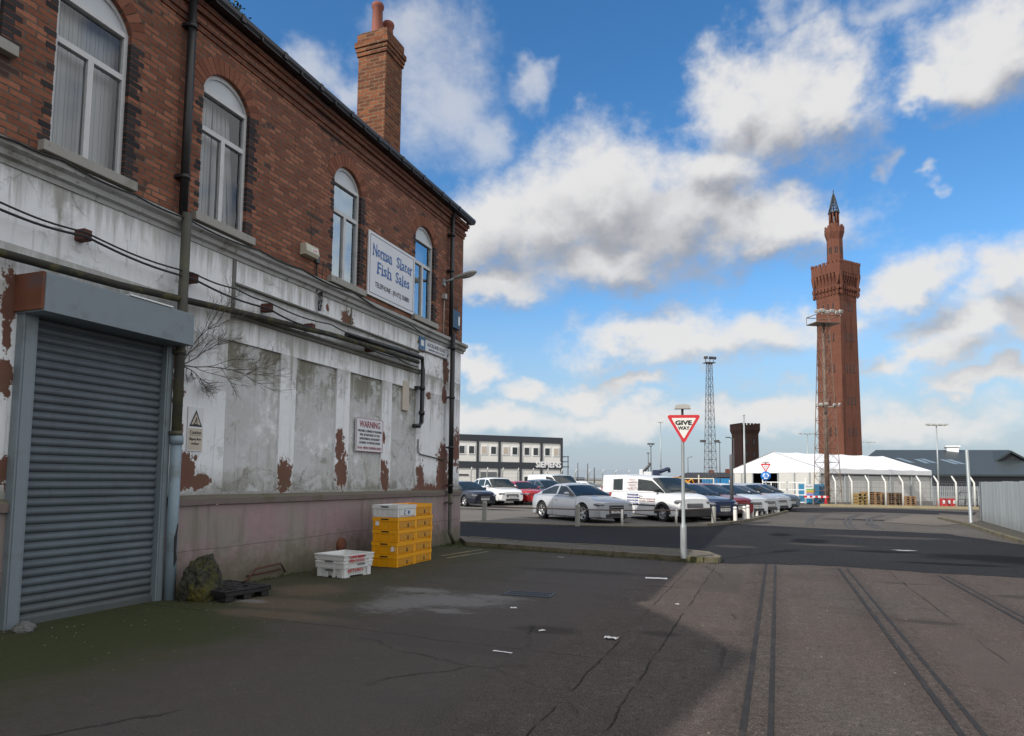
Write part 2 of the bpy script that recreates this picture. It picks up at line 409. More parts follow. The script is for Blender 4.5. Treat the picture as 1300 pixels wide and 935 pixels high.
def corr(name, base, rough=.5):
    m, n = newmat(name); p = n.pos(); n1 = n.noise(p, 1.4, 5, .6); n2 = n.noise(n.v('MULTIPLY', p, (1, 3, .6)), 4, 6, .65)
    c = n.mix(n1, tuple(x*.72 for x in base), tuple(x*1.12 for x in base))
    c = n.mix(n.m('MULTIPLY', n.step(n2, .55, .75), .45), c, tuple(x*.5 for x in base))
    c = n.mix(n.m('MULTIPLY', n.step(n.noise(p, 13, 4, .7), .74, .76), .8), c, (.45, .48, .5))
    z = n.xyz(p)[2]; y_ = n.xyz(p)[1]
    sl = n.noise(n.comb(0, n.m('MULTIPLY', y_, .5), n.m('FLOOR', n.m('MULTIPLY', z, 10.87))), 3.3, 3, .6)
    c = n.mix(n.m('MULTIPLY', n.step(sl, .4, .7), .45), c, tuple(x*.55 for x in base))
    sc = n.noise(n.comb(0, n.m('MULTIPLY', y_, 2.5), n.m('MULTIPLY', z, 40)), 1, 5, .7)
    c = n.mix(n.m('MULTIPLY', n.step(sc, .62, .72), .5), c, tuple(min(1, x*1.9) for x in base))
    c = n.mix(n.m('MULTIPLY', n.step(n.noise(p, 5.5, 7, .75), .66, .72), .6), c, (.10, .06, .04))
    c = n.mix(n.m('MULTIPLY', n.step(z, .45, 0), .5), c, (.075, .078, .065))
    finish(n, c, n.m('ADD', rough, n.m('MULTIPLY', n2, .2)), .15, n2, .12, .01, .4); return m
MAT['shutter'] = corr('blue_grey_shutter_steel', (.118, .143, .165), .5)
MAT['shutter_box'] = simple('shutter_box_steel', (.185, .225, .25), .5, .1, var=.2, scale=2.5, dirt=(.09, .09, .085), damt=.35)
MAT['rust'] = simple('rusted_steel', (.17, .06, .03), .85, .1, var=.55, scale=5, dirt=(.06, .07, .085), damt=.45, bump=.4)
MAT['rust_dark'] = simple('dark_rusted_bracket', (.09, .032, .022), .85, var=.4, scale=9)
MAT['pipe_black'] = simple('black_painted_pipe', (.017, .017, .019), .42, var=.4, scale=5, dirt=(.07, .06, .045), damt=.2)
MAT['pipe_moss'] = simple('mossy_black_pipe', (.022, .02, .016), .8, var=.5, scale=3, dirt=(.105, .095, .022), damt=.55, dscale=4, bump=.5)
MAT['pipe_grey'] = simple('grey_plastic_downpipe', (.22, .29, .34), .5, var=.2, scale=3, dirt=(.1, .1, .085), damt=.4)
MAT['pipe_dirty'] = simple('dirty_downpipe', (.062, .06, .05), .7, var=.5, scale=4, dirt=(.1, .1, .05), damt=.5)
MAT['cable'] = simple('black_cable', (.012, .012, .013), .6, var=.3)
MAT['slate'] = simple('roof_slate', (.06, .06, .07), .6, var=.4, scale=6)
MAT['lead'] = simple('black_gutter', (.014, .015, .018), .4, var=.4, scale=4)
MAT['pot'] = simple('red_clay_pot', (.21, .062, .04), .75, var=.3, scale=6, dirt=(.09, .05, .04), damt=.3)
MAT['white_sign'] = simple('white_sign_board', (.66, .67, .70), .4, var=.06, scale=2, dirt=(.42, .42, .42), damt=.15)
MAT['sign_blue'] = simple('blue_sign_paint', (.035, .13, .36), .5, var=.1)
MAT['sign_dark'] = simple('dark_sign_paint', (.05, .055, .075), .5, var=.1)
MAT['sign_red'] = simple('red_sign_paint', (.55, .025, .035), .4, var=.1)
MAT['sign_maroon'] = simple('faded_red_lettering', (.27, .04, .055), .5, var=.2)
MAT['sign_cream'] = simple('faded_cream_sign', (.50, .44, .36), .5, var=.12, scale=5)
MAT['black'] = simple('black_paint', (.012, .012, .014), .5, var=.2)
MAT['white'] = simple('white_paint', (.74, .75, .76), .45, var=.07, scale=3)
MAT['alarm'] = simple('cream_alarm_plastic', (.52, .5, .4), .45, var=.12, scale=5, dirt=(.25, .23, .18), damt=.25)
MAT['steel'] = simple('galvanised_steel', (.33, .36, .37), .45, .35, var=.22, scale=5, dirt=(.2, .21, .2), damt=.3)
MAT['steel_dark'] = simple('dark_weathered_steel', (.09, .09, .095), .6, .3, var=.3, scale=4)
MAT['steel_rusty'] = simple('rusty_lattice_steel', (.17, .12, .095), .75, .2, var=.35, scale=1.5, dirt=(.16, .07, .04), damt=.4)
MAT['lamp_grey'] = simple('lamp_housing', (.38, .38, .36), .5, var=.15)
MAT['lamp_lens'] = simple('lamp_lens', (.55, .55, .5), .25, var=.1)
MAT['yellow'] = simple('yellow_crate_plastic', (.80, .36, .006), .42, var=.1, scale=5, dirt=(.42, .2, .02), damt=.2)
MAT['yellow_dk'] = simple('yellow_crate_label_panel', (.52, .24, .012), .5, var=.2, scale=9)
MAT['crate_white'] = simple('white_crate_plastic', (.66, .67, .66), .42, var=.08, scale=5, dirt=(.42, .40, .33), damt=.3)
MAT['blackplastic'] = simple('black_pallet_plastic', (.014, .013, .014), .55, var=.4, scale=6)
def rock_mat():
    m, n = newmat('mossy_stone'); p = n.pos(); a = n.noise(p, 4, 7, .7); b = n.noise(p, 14, 6, .7); d = n.noise(p, 2.3, 4)
    c = n.mix(n.step(b, .3, .7), (.022, .022, .017), (.10, .10, .08)); c = n.mix(n.step(a, .47, .55), c, n.mix(b, (.05, .052, .02), (.12, .115, .05))); c = n.mix(n.m('MULTIPLY', n.step(n.m('ADD', d, n.m('MULTIPLY', b, .4)), .76, .86), .8), c, (.16, .13, .025)); c = n.mix(n.m('MULTIPLY', n.step(n.noise(p, 30, 4, .7), .6, .7), .5), c, (.02, .02, .015))
    finish(n, c, .92, 0, n.m('ADD', a, n.m('ADD', b, n.m('MULTIPLY', n.noise(p, 45, 5, .7), .5))), 1, .05, .2); return m
MAT['rock'] = rock_mat()
MAT['bark'] = simple('bare_twig_bark', (.12, .10, .085), .9, var=.3, scale=8)
MAT['weed'] = simple('green_weed_leaf', (.055, .085, .022), .8, var=.4, scale=10)
MAT['paper'] = simple('white_paper', (.8, .8, .8), .7, var=.04)
MAT['iron'] = simple('rail_steel', (.030, .029, .030), .75, .1, var=.35, scale=6, dirt=(.06, .048, .042), damt=.5, dscale=6, spec=.15)
MAT['grate'] = simple('cast_iron_grate', (.045, .045, .05), .55, .4, var=.3, scale=5)
MAT['tyre'] = simple('tyre_rubber', (.013, .013, .014), .8, var=.2)
MAT['rim'] = simple('alloy_rim', (.5, .5, .52), .3, .7, var=.1)
MAT['trim'] = simple('dark_plastic_trim', (.022, .022, .024), .55, var=.2)
MAT['lens'] = simple('headlight_lens', (.20, .215, .235), .1, .55, var=.45, scale=16, coat=1)
MAT['redlens'] = simple('tail_light_lens', (.35, .01, .01), .2, var=.1)
MAT['plate'] = simple('number_plate_white', (.72, .72, .70), .4, var=.05)
MAT['carglass'] = None
def carglass():
    m, n = newmat('car_glass'); finish(n, n.mix(n.noise(n.pos(), 2.2, 3), (.008, .011, .012), (.03, .04, .04)), .04, 0, None, spec=.6); return m
MAT['carglass'] = carglass()
def paint(name, col, metal=0.0, rough=.28): return simple(name, col, rough, metal, var=.05, scale=2, coat=.8)
# ------------------------------------------------------------------ ground materials
def cracks(n, uv, scale, width, wobs=.5):
    v = n.node('ShaderNodeTexVoronoi', feature='DISTANCE_TO_EDGE')
    n.put(v.inputs['Vector'], n.v('ADD', uv, n.v('MULTIPLY', n.noise(uv, 1.3, 6, .65, out='Color'), (wobs, wobs, 0)))); n.put(v.inputs['Scale'], scale)
    return n.step(v.outputs['Distance'], width, width*.2)
def yard_mat():
    m, n = newmat('worn_yard_concrete'); p = n.wpos(); xy = n.xyz(p)
    n1 = n.noise(p, .28, 5, .6); n2 = n.noise(p, 1.7, 7, .68); n3 = n.noise(p, 17, 6, .7); n4 = n.noise(p, 90, 3, .6)
    base = n.mix(n2, (.058, .046, .041), (.112, .089, .080))
    c = n.mix(n.m('MULTIPLY', n.step(n1, .42, .66), .6), base, (.085, .079, .073))
    c = n.mix(n.m('MULTIPLY', n.step(n3, .48, .68), .6), c, (.036, .03, .027))
    c = n.mix(n.m('MULTIPLY', n.step(n.noise(p, 7, 7, .78), .54, .64), .45), c, (.17, .145, .13))
    c = n.mix(n.m('MULTIPLY', n.step(n.noise(p, .62, 7, .7), .52, .62), .4), c, (.042, .036, .033))
    c = n.mix(n.m('MULTIPLY', n.step(n4, .54, .66), .85), c, (.23, .205, .185))
    n5 = n.noise(p, 42, 5, .75)
    c = n.mix(n.m('MULTIPLY', n.step(n5, .52, .66), .75), c, (.024, .02, .018))
    c = n.mix(n.m('MULTIPLY', n.step(n.noise(n.v('MULTIPLY', p, (1, .22, 1)), 2.4, 6, .7), .55, .7), .4), c, (.05, .042, .038))
    # grey cement bays near the building, brown ones along the track
    west = n.step(n.m('ADD', xy[0], n.m('MULTIPLY', n.m('SUBTRACT', n2, .5), .8)), -1.4, -2.6)
    c = n.mix(n.m('MULTIPLY', west, .65), c, n.mix(n3, (.058, .053, .05), (.125, .115, .108)))
    wob = n.m('MULTIPLY', n.m('SUBTRACT', n2, .5), 1.6)
    moss = n.step(n.m('ADD', xy[0], n.m('MULTIPLY', n.m('SUBTRACT', n.noise(p, 1.1, 7, .72), .5), 5.0)), -3.6, -6.0)
    c = n.mix(n.m('MULTIPLY', moss, .75), c, n.mix(n3, (.042, .044, .022), (.085, .084, .048)))
    gm = n.blobs(p, [(-6.6, 5.7, .9, 1.1), (-6.2, 4.2, 1.1, 1.0), (-5.7, 5.4, .9, .7)], n.m('MULTIPLY', wob, .5), .35)
    c = n.mix(n.m('MULTIPLY', gm, .7), c, n.mix(n3, (.03, .042, .018), (.068, .078, .032)))
    bare = n.blobs(p, [(-5.6, 7.0, .7, .35), (-6.0, 8.0, .5, .5), (-5.3, 6.4, .8, .22)], wob, .4)
    c = n.mix(n.m('MULTIPLY', bare, .5), c, (.17, .125, .095))
    salt = n.blobs(p, [(-3.95, 8.1, .75, .42), (-4.35, 7.6, .4, .5), (-3.6, 7.4, .28, .12), (-6.25, 7.0, .32, .1), (-3.5, 8.5, .4, .18), (-4.6, 8.6, .5, .2)], n.m('ADD', n.m('MULTIPLY', wob, 1.1), n.m('MULTIPLY', n.m('SUBTRACT', n.noise(n.v('MULTIPLY', p, (.7, 1.6, 1)), 9, 7, .75), .5), 3.2)), .5)
    c = n.mix(n.m('MULTIPLY', salt, .42), c, (.30, .30, .30))
    stain = n.blobs(p, [(-2.2, 6.9, .35, .18), (-1.1, 7.2, .22, .12), (-1.5, 10.4, .3, .06), (1.6, 9, .3, .12), (3.4, 11.5, .5, .2), (-3, 11.5, 1.2, .25), (1.9, 12.3, .4, .1)], wob, .4)
    c = n.mix(n.m('MULTIPLY', stain, .7), c, (.045, .04, .036))
    ck = n.m('MULTIPLY', cracks(n, p, .27, .006), n.step(n.noise(p, .55, 3), .5, .62))
    c = n.mix(n.m('MULTIPLY', ck, .55), c, (.03, .027, .022))
    # long construction joints beside the track
    jn = None
    for jx in (-1.42, -1.0, 1.9):
        d = n.m('ABSOLUTE', n.m('SUBTRACT', n.m('ADD', xy[0], n.m('MULTIPLY', n.m('SUBTRACT', n.noise(p, 1.6, 5), .5), .1)), jx))
        d = n.step(d, .011, .003); jn = d if jn is None else n.m('MAXIMUM', jn, d)
    jn = n.m('MULTIPLY', jn, n.step(n2, .42, .56))
    c = n.mix(n.m('MULTIPLY', jn, .6), c, (.035, .032, .026))
    for jy, x0 in ((5.9, -1.5), (9.75, -1.5), (12.1, -2.2)):
        d = n.m('ABSOLUTE', n.m('SUBTRACT', n.m('ADD', n.m('ADD', xy[1], n.m('MULTIPLY', xy[0], .06)), n.m('MULTIPLY', n.m('SUBTRACT', n.noise(p, 1.4, 5), .5), .16)), jy))
        jn = n.m('MAXIMUM', jn, n.m('MULTIPLY', n.m('MULTIPLY', n.step(d, .013, .003), n.m('LESS_THAN', xy[0], x0)), n.step(n2, .38, .55)))
    c = n.mix(n.m('MULTIPLY', jn, .55), c, (.028, .026, .02))
    for (rx, ry, hw, hh, cc) in ((-.75, 11.3, .28, 1.1, (.045, .04, .037)), (-2.9, 6.2, .9, .5, (.052, .048, .045)), (1.75, 7.2, .3, .9, (.06, .05, .046)), (-4.7, 10.6, .8, .6, (.05, .047, .04))):
        dx = n.m('ABSOLUTE', n.m('SUBTRACT', n.m('ADD', xy[0], n.m('MULTIPLY', wob, .03)), rx)); dy = n.m('ABSOLUTE', n.m('SUBTRACT', n.m('ADD', xy[1], n.m('MULTIPLY', wob, .04)), ry))
        c = n.mix(n.m('MULTIPLY', n.m('MULTIPLY', n.step(dx, hw+.02, hw-.02), n.step(dy, hh+.02, hh-.02)), .55), c, n.mix(n3, cc, tuple(q*1.9 for q in cc)))
    rail = None
    for jx in (-.13, 1.14, 2.66):
        d = n.step(n.m('ABSOLUTE', n.m('SUBTRACT', xy[0], jx)), .34, .12); rail = d if rail is None else n.m('MAXIMUM', rail, d)
    c = n.mix(n.m('MULTIPLY', rail, n.m('MULTIPLY', n.step(n3, .35, .6), .55)), c, (.05, .042, .038))
    h = n.m('SUBTRACT', n.m('ADD', n.m('MULTIPLY', n3, .5), n.m('ADD', n.m('MULTIPLY', n4, .25), n.m('MULTIPLY', n2, .9))), n.m('MULTIPLY', n.m('MAXIMUM', ck, jn), .7))
    finish(n, c, n.m('ADD', .68, n.m('MULTIPLY', n3, .25)), 0, h, .9, .03, .06)
    return m
WEAR = .35
def asphalt(name, lo, hi, stains=(), patch=None, wear=None, ckamt=.5):
    m, n = newmat(name); p = n.wpos(); xy = n.xyz(p)
    n1 = n.noise(p, .16, 5, .6); n2 = n.noise(p, 1.2, 6, .66); n3 = n.noise(p, 28, 5, .7); n4 = n.noise(p, 120, 2)
    c = n.mix(n2, lo, hi); c = n.mix(n.m('MULTIPLY', n.step(n1, .4, .65), .5), c, tuple(x*1.35 for x in hi))
    c = n.mix(n.m('MULTIPLY', n.step(n.m('ADD', n3, n.m('MULTIPLY', n4, .4)), .62, .9), .8), c, tuple(x*2.6 for x in hi))
    c = n.mix(n.m('MULTIPLY', n.step(n.noise(p, 9, 7, .75), .52, .64), .45), c, tuple(x*.45 for x in lo))
    st = n.noise(n.v('MULTIPLY', p, (.5, 3, 1)), .8, 5, .6)
    c = n.mix(n.m('MULTIPLY', n.step(st, .56, .75), .5), c, tuple(x*.55 for x in lo))
    wob = n.m('MULTIPLY', n.m('SUBTRACT', n2, .5), 1.8)
    if stains: c = n.mix(n.m('MULTIPLY', n.blobs(p, stains, wob, .35), .8), c, (.006, .006, .0065))
    if wear: c = n.mix(n.m('MULTIPLY', n.blobs(p, wear, wob, .4), WEAR), c, (.13, .112, .1))
    ck = n.m('MULTIPLY', cracks(n, p, .17, .005), n.step(n.noise(p, .4, 3), .5, .62))
    c = n.mix(n.m('MULTIPLY', ck, ckamt), c, (.015, .015, .015))
    finish(n, c, n.m('ADD', .72, n.m('MULTIPLY', n3, .2)), 0, n.m('ADD', n.m('MULTIPLY', n3, .6), n.m('MULTIPLY', n2, .6)), .5, .015, .05)
    return m
MAT['yard'] = yard_mat()
MAT['road'] = asphalt('dark_asphalt', (.011, .0115, .0135), (.023, .0225, .024),
    stains=[(4.6, 17.2, 1.6, .8), (6, 16, 1.5, .5), (2.4, 17.7, .8, .25), (.9, 20, .45, .8), (3.3, 15.6, .9, .2), (7, 18.5, 1.2, .4), (.2, 22, .3, .5)],
    wear=[(1.2, 19, .9, .3), (3, 22.5, 1.6, .5), (-.8, 17.5, .5, .3)])
MAT['old_road'] = asphalt('worn_grey_asphalt', (.052, .048, .045), (.082, .075, .069), stains=[(4, 33, 2, .5), (1, 40, 3, .6), (8, 37, 2, .5)], wear=[(9, 42, 3, 2.5), (2, 30, 2, 1)])
MAT['carpark'] = asphalt('car_park_tarmac', (.075, .07, .065), (.118, .11, .1), stains=[(-9, 27, 1, .4), (-14, 33, 2, .6)], wear=[(-12, 26, 3, 1)])
MAT['pavement'] = asphalt('pavement_concrete', (.058, .052, .043), (.105, .095, .08), ckamt=.8)
MAT['outer'] = asphalt('outer_ground', (.09, .085, .075), (.14, .13, .115))
MAT['lit_slab'] = asphalt('pale_worn_concrete', (.075, .066, .058), (.115, .1, .088))
MAT['verge'] = simple('dry_verge_soil', (.15, .11, .06), .95, var=.45, scale=2.5, dirt=(.075, .075, .03), damt=.4, bump=.6)
MAT['kerbstone'] = simple('mossy_kerb_stone', (.15, .13, .095), .9, var=.35, scale=3, dirt=(.07, .068, .025), damt=.6, bump=.5)
MAT['yellowline'] = simple('worn_yellow_line', (.27, .20, .06), .8, var=.4, scale=6, dirt=(.10, .092, .075), damt=.8, dscale=5)
def ragged(P, step=.22, amp=.05, seed=1):
    rr = random.Random(seed); out = [P[0]]
    for a, c2 in zip(P, P[1:]):
        L = math.hypot(c2[0]-a[0], c2[1]-a[1]); k = max(1, int(L/step))
        for j in range(1, k+1):
            t = j/k; w = amp if j < k else amp*.4; out.append((a[0]+(c2[0]-a[0])*t+rr.uniform(-w, w)*.4, a[1]+(c2[1]-a[1])*t+rr.uniform(-w, w)))
    return out
def sheet(name, poly, z, mat, div=0):
    b = MB(); b.face([(x, y, z) for x, y in poly]); o = b.build(name, mat, fix=False)
    if o.data.polygons[0].normal.z < 0: o.data.flip_normals()
    return tag(o, kind='structure')
sheet('ground', [(-1500, -400), (1500, -400), (1500, 3000), (-1500, 3000)], -.02, MAT['outer'])
nearL = (-7.25, 15.55)
edge = [nearL, (-6.7, 14.62), (-4.0, 14.15), (-1.1, 13.68), G(970, 716), G(1060, 719), G(1190, 728), G(1300, 734), (14, 14.4), (30, 15.5)]
edge = edge[:4]+ragged(edge[3:], .2, .06)[1:]
sheet('yard', [(-7.3, -16), (30, -16)] + edge[::-1] + [(-7.3, 15.55)], 0, MAT['yard'])
cpe = [G(560, 663), G(600, 664), G(733, 668), G(800, 669.5), G(868, 669.5), G(900, 668.5), G(930, 665.5), G(955, 661), G(985, 654), G(1000, 650)]
rdfar = [G(1035, 671), G(1110, 674), G(1200, 678), G(1300, 692)]
sheet('road', [(-40, 17.5), (-7.3, 16.5)] + edge[1:-1] + [(14, 14.5), (13, 19)] + ragged(rdfar[::-1], .4, .12, 4) + [(cpe[6][0]+.05, cpe[6][1])] + cpe[5::-1] + [(-40, 19)], .004, MAT['road'])
sheet('old_road', [(-3, 24), (16, 18), (24, 30), (22, 75), (-6, 75), (-6, 40)], -.008, MAT['old_road'])
sheet('far_road', [G(962, 649.5), G(1110, 650.5), G(1235, 655), G(1240, 651), G(1150, 647), G(1040, 645), G(968, 645)], .001, MAT['road'])
sheet('concrete_apron', ragged([G(1120, 663), G(1160, 653.5), G(1240, 655.5), G(1245, 664), G(1190, 668), G(1120, 663)], .5, .22, 9)[:-1], .003, MAT['lit_slab'])
sheet('car_park', cpe + [G(985, 646), (0, 62), (-45, 75), (-70, 40), (-40, 20)], 0, MAT['carpark'])
# pavement with a raised mossy kerb round its edge
pv = [(-7.6, 16.15), (-7.6, 15.6), (-7.25, 15.58), (-6.7, 14.66), (-4.0, 14.19), (-1.25, 13.72), (-1.0, 13.84), (-.98, 14.1), (-1.3, 14.9), G(868, 697.5, .1), G(800, 694.8, .09), G(730, 692, .075), G(660, 689.6, .055), (-7.2, 16.0)]
b = MB(); b.prism(pv, -.03, .1); tag(b.build('pavement', MAT['pavement']), kind='structure')
b = MB(); ks = pv[2:14]
for i in range(len(ks)-1):
    a, c2 = Vector(ks[i]), Vector(ks[i+1]); L = (c2-a).length; k = max(1, round(L/.85))
    dr = (c2-a).normalized(); nr = Vector((dr.y, -dr.x))
    for j in range(k):
        s0, s1 = a+dr*(L*j/k+.006), a+dr*(L*(j+1)/k-.006); dz = random.uniform(-.005, .006)
        q = [s0+nr*.03, s1+nr*.03, s1-nr*.09, s0-nr*.09]
        if i == 0: continue
        b.prism([(v.x, v.y) for v in q], -.02, .111+dz)
tag(b.build('kerb', MAT['kerbstone']), kind='structure')
# soil strip between road and car park, kerb line of the far side
off = lambda P, d: [(x, y+d) for x, y in P]
sheet('verge', off(cpe[:6], .0) + off(cpe[:6], .75)[::-1], .006, MAT['verge'])
b = MB()
for i in range(9):
    a, c2 = Vector(cpe[i]), Vector(cpe[i+1]); dr = (c2-a).normalized(); nr = Vector((dr.y, -dr.x))
    q = [a+nr*.06, c2+nr*.06, c2-nr*.06, a-nr*.06]; b.prism([(v.x, v.y) for v in q], -.02, .035 if i < 5 else .09)
tag(b.build('car_park_kerb', MAT['kerbstone']), kind='structure')
# right hand kerb with a yellow edge, by the steel fence
kr = [G(1192, 659), G(1230, 668), G(1262, 679), G(1320, 697)]
b = MB()
for i in range(3):
    a, c2 = Vector(kr[i]), Vector(kr[i+1]); dr = (c2-a).normalized(); nr = Vector((dr.y, -dr.x))
    q = [a+nr*.06, c2+nr*.06, c2-nr*.06, a-nr*.06]; b.prism([(v.x, v.y) for v in q], -.02, .1)
tag(b.build('fence_kerb', simple('faded_kerb', (.15, .125, .07), .9, var=.35, scale=3, dirt=(.075, .07, .06), damt=.6)), kind='structure')
sheet('fence_path', kr + [(14, 20), (14, 34), G(1192, 652)], .002, simple('fence_side_soil', (.062, .055, .042), .95, var=.5, scale=3, dirt=(.05, .055, .025), damt=.5, bump=.6))
b = MB()
for i, (p0, p1) in enumerate((((560, 706), (612, 698)), ((567, 709), (620, 700.5)))):
    a, c2 = Vector(G(*p0)), Vector(G(*p1)); dr = (c2-a).normalized(); nr = Vector((dr.y, -dr.x))*.045
    b.face([(*(a+nr), .004), (*(c2+nr), .004), (*(c2-nr), .004), (*(a-nr), .004)])
tag(b.build('yellow_road_lines', MAT['yellowline']), kind='structure')
# tram rails sunk in the yard: each is a running rail and its check rail with a dirt-filled slot
MAT['slot'] = simple('rail_slot_dirt', (.075, .06, .05), .95, var=.45, scale=7, dirt=(.035, .03, .026), damt=.4)
def rail(x0, x1, y0, y1, dx, label):
    t = thing('tram_rail', label, 'rail track', (x0, y0), 0, 'tram rails sunk in the yard')
    L = y1-y0
    for nm, a, c2, z, mt in (('running_rail', 0, .042, .007, 'iron'), ('slot', .042, x1-x0-.036, .003, 'yard'), ('check_rail', x1-x0-.036, x1-x0, .006, 'iron')):
        b = MB(); k = 14
        for j in range(k):
            s0, s1 = L*j/k, L*(j+1)/k; w0, w1 = dx*j/k, dx*(j+1)/k; jit = .0015*(-1)**j if nm != 'slot' else 0
            b.ext([(a+w0, s0), (c2+w0, s0), (c2+w1, s1), (a+w1, s1)], z+jit*0, z-.05, lambda p, q: (p[0], p[1], q))
        b.build(nm, MAT[mt], t)
rail(-.25, -.05, .5, 14.0, .1, 'worn tram rail in the yard leading to the right of the give way sign post')
rail(1.03, 1.2, .5, 13.9, .06, 'middle tram rail of the three crossing the brown yard')
rail(2.61, 2.75, .5, 13.6, 0, 'outer tram rail in the yard, furthest from the brick building')
MAT['scar'] = simple('tar_filled_rail', (.046, .042, .04), .7, var=.3, scale=3, dirt=(.07, .065, .06), damt=.5)
def oldrail(pts, label):
    t = thing('buried_rail', label, 'rail track', (0, 0), 0, 'rails showing in the worn road')
    b = MB(); P = [Vector(G(*q)) for q in pts]
    for o in (-.09, .09):
        for a, c2 in zip(P, P[1:]):
            dr = (c2-a).normalized(); nr = Vector((dr.y, -dr.x)); q = [a+nr*(o+.05), c2+nr*(o+.05), c2+nr*(o-.05), a+nr*(o-.05)]
            b.ext([(v.x, v.y) for v in q], .003, -.03, lambda p, z: (p[0], p[1], z))
    b.build('rail_strip', MAT['scar'], t)
oldrail([(1029, 667), (1028, 662), (1033, 657), (1046, 653)], 'short buried rail curving in the worn road behind the row of white bollards')
oldrail([(1082, 671), (1075, 664), (1078, 658), (1092, 653)], 'buried rail bending across the worn road in front of the red white barrier')
oldrail([(1117, 671), (1104, 665), (1103, 659), (1122, 654)], 'buried rail in the worn road in front of the pallet stacks')
# ------------------------------------------------------------------ the brick warehouse
Y0, Y1 = -1.25, 15.55
bld = thing('brick_warehouse', 'long two storey red brick warehouse with peeling white ground floor and arched upper windows', 'building', (XF, 8, 0))
MB_off = Matrix.Translation((-XF, -8, 0))
_cache = []
def bpart(b, name, mat, parent=None, smooth=None, fix=True):
    """build in world coordinates, then hang it under the building (or one of its parts) without moving it"""
    o = b.build(name, mat, None, fix=fix, smooth=smooth)
    p = parent or bld; o.parent = p; o.matrix_parent_inverse = bpy_inv(p); return o
def wmat(o):
    m = Matrix.LocRotScale(o.location, o.rotation_euler, o.scale)
    return (wmat(o.parent) @ o.matrix_parent_inverse @ m) if o.parent else m
def bpy_inv(p): return wmat(p).inverted()
def wallgrid(b, X, ya, yb, za, zb, holes, extra_y=(), extra_z=()):
    """upright wall sheet at X facing +X with rectangular holes (y0, y1, z0, z1, depth, floor?): reveals and, if floor, the sunk back"""
    ys = sorted(set([ya, yb] + [h[i] for h in holes for i in (0, 1)])); zs = sorted(set([za, zb] + [h[i] for h in holes for i in (2, 3)]))
    for y0, y1 in zip(ys, ys[1:]):
        for z0, z1 in zip(zs, zs[1:]):
            ym, zm = (y0+y1)/2, (z0+z1)/2
            if any(h[0] < ym < h[1] and h[2] < zm < h[3] for h in holes): continue
            b.face([(X, y0, z0), (X, y1, z0), (X, y1, z1), (X, y0, z1)])
    for h in holes:
        y0, y1, z0, z1, d = h[:5]; x = X-d
        b.face([(X, y0, z0), (X, y0, z1), (x, y0, z1), (x, y0, z0)]); b.face([(x, y1, z0), (x, y1, z1), (X, y1, z1), (X, y1, z0)])
        b.face([(x, y0, z0), (x, y1, z0), (X, y1, z0), (X, y0, z0)]); b.face([(X, y0, z1), (X, y1, z1), (x, y1, z1), (x, y0, z1)])
        if h[5]: b.face([(x, y0, z0), (x, y1, z0), (x, y1, z1), (x, y0, z1)])
PAN = [(7.64, 8.79, 1.34, 3.53), (9.17, 10.30, 1.34, 3.52), (10.71, 11.84, 1.34, 3.52), (12.21, 13.27, 1.34, 3.51)]
b = MB()
holes = [(4.80, 6.56, 1.28, 3.32, .22, False)] + [(*q, .035, False) for q in PAN] + [(7.72, 13.32, 3.97, 4.36, .03, False)]
wallgrid(b, XF, Y0, 15.5, 1.28, 4.75, holes)
b.face([(XF, 15.5, 1.28), (XF, 15.5, 4.75), (-15, 15.5, 4.75), (-15, 15.5, 1.28)])
bpart(b, 'white_render_wall', MAT['white_wall'])
for q in PAN:
    b = MB(); x = XF-.035; b.face([(x, q[0], q[2]), (x, q[1], q[2]), (x, q[1], q[3]), (x, q[0], q[3])])
    bpart(b, 'wall_panel', MAT['panel'])
b = MB(); x = XF-.03; b.face([(x, 7.72, 3.97), (x, 13.32, 3.97), (x, 13.32, 4.36), (x, 7.72, 4.36)]); bpart(b, 'sunk_fascia', MAT['fascia_grey'])
# plinth, a little proud
b = MB(); XP = XF+.035
for a, c2 in ((Y0, 4.79), (6.58, 15.55)): wallgrid(b, XP, a, c2, -.05, 1.16, [])
b.face([(XP, 15.55, -.05), (XP, 15.55, 1.16), (-15, 15.55, 1.16), (-15, 15.55, -.05)])
for y in (4.79, 6.58): b.face([(XP, y, -.05), (XP, y, 1.16), (XP-.3, y, 1.16), (XP-.3, y, -.05)])
bpart(b, 'plinth', MAT['plinth'])
def run(name, prof, ya, yb, mat, ret=True, parent=None, wav=0):
    """moulding: profile of (out, z) swept along the front"""
    b = MB(); k = max(1, int((yb-ya)/.7)); rr = random.Random(len(name)+int(ya*10)); rings = []
    for i in range(k+1):
        y = ya+(yb-ya)*i/k; dz = rr.uniform(-wav, wav); dx = rr.uniform(-wav, wav)
        rings.append([b.b.verts.new((XF+o+(dx if o > 0 else 0), y, z+dz)) for o, z in prof])
    n = len(prof)
    for A, B in zip(rings, rings[1:]):
        for i in range(n): b.b.faces.new((A[i], B[i], B[(i+1) % n], A[(i+1) % n]))
    b.b.faces.new(rings[0][::-1]); b.b.faces.new(rings[-1])
    return bpart(b, name, mat, parent)
for a, c2 in ((Y0, 4.74), (6.72, 15.58)):
    run('ledge', [(-.02, 1.16), (.075, 1.165), (.08, 1.25), (.05, 1.275), (-.02, 1.31)], a, c2, MAT['ledge'], wav=.006)
run('cornice', [(-.02, 4.73), (.02, 4.73), (.03, 4.78), (.075, 4.80), (.085, 4.86), (.14, 4.89), (.145, 4.95), (-.02, 5.0)], Y0, 15.62, MAT['cornice'], wav=.005)
run('moulding', [(-.02, 3.87), (.035, 3.875), (.045, 3.9), (.03, 3.925), (.06, 3.94), (.06, 3.968), (-.02, 3.97)], 7.7, 13.34, MAT['mould'], wav=.003)
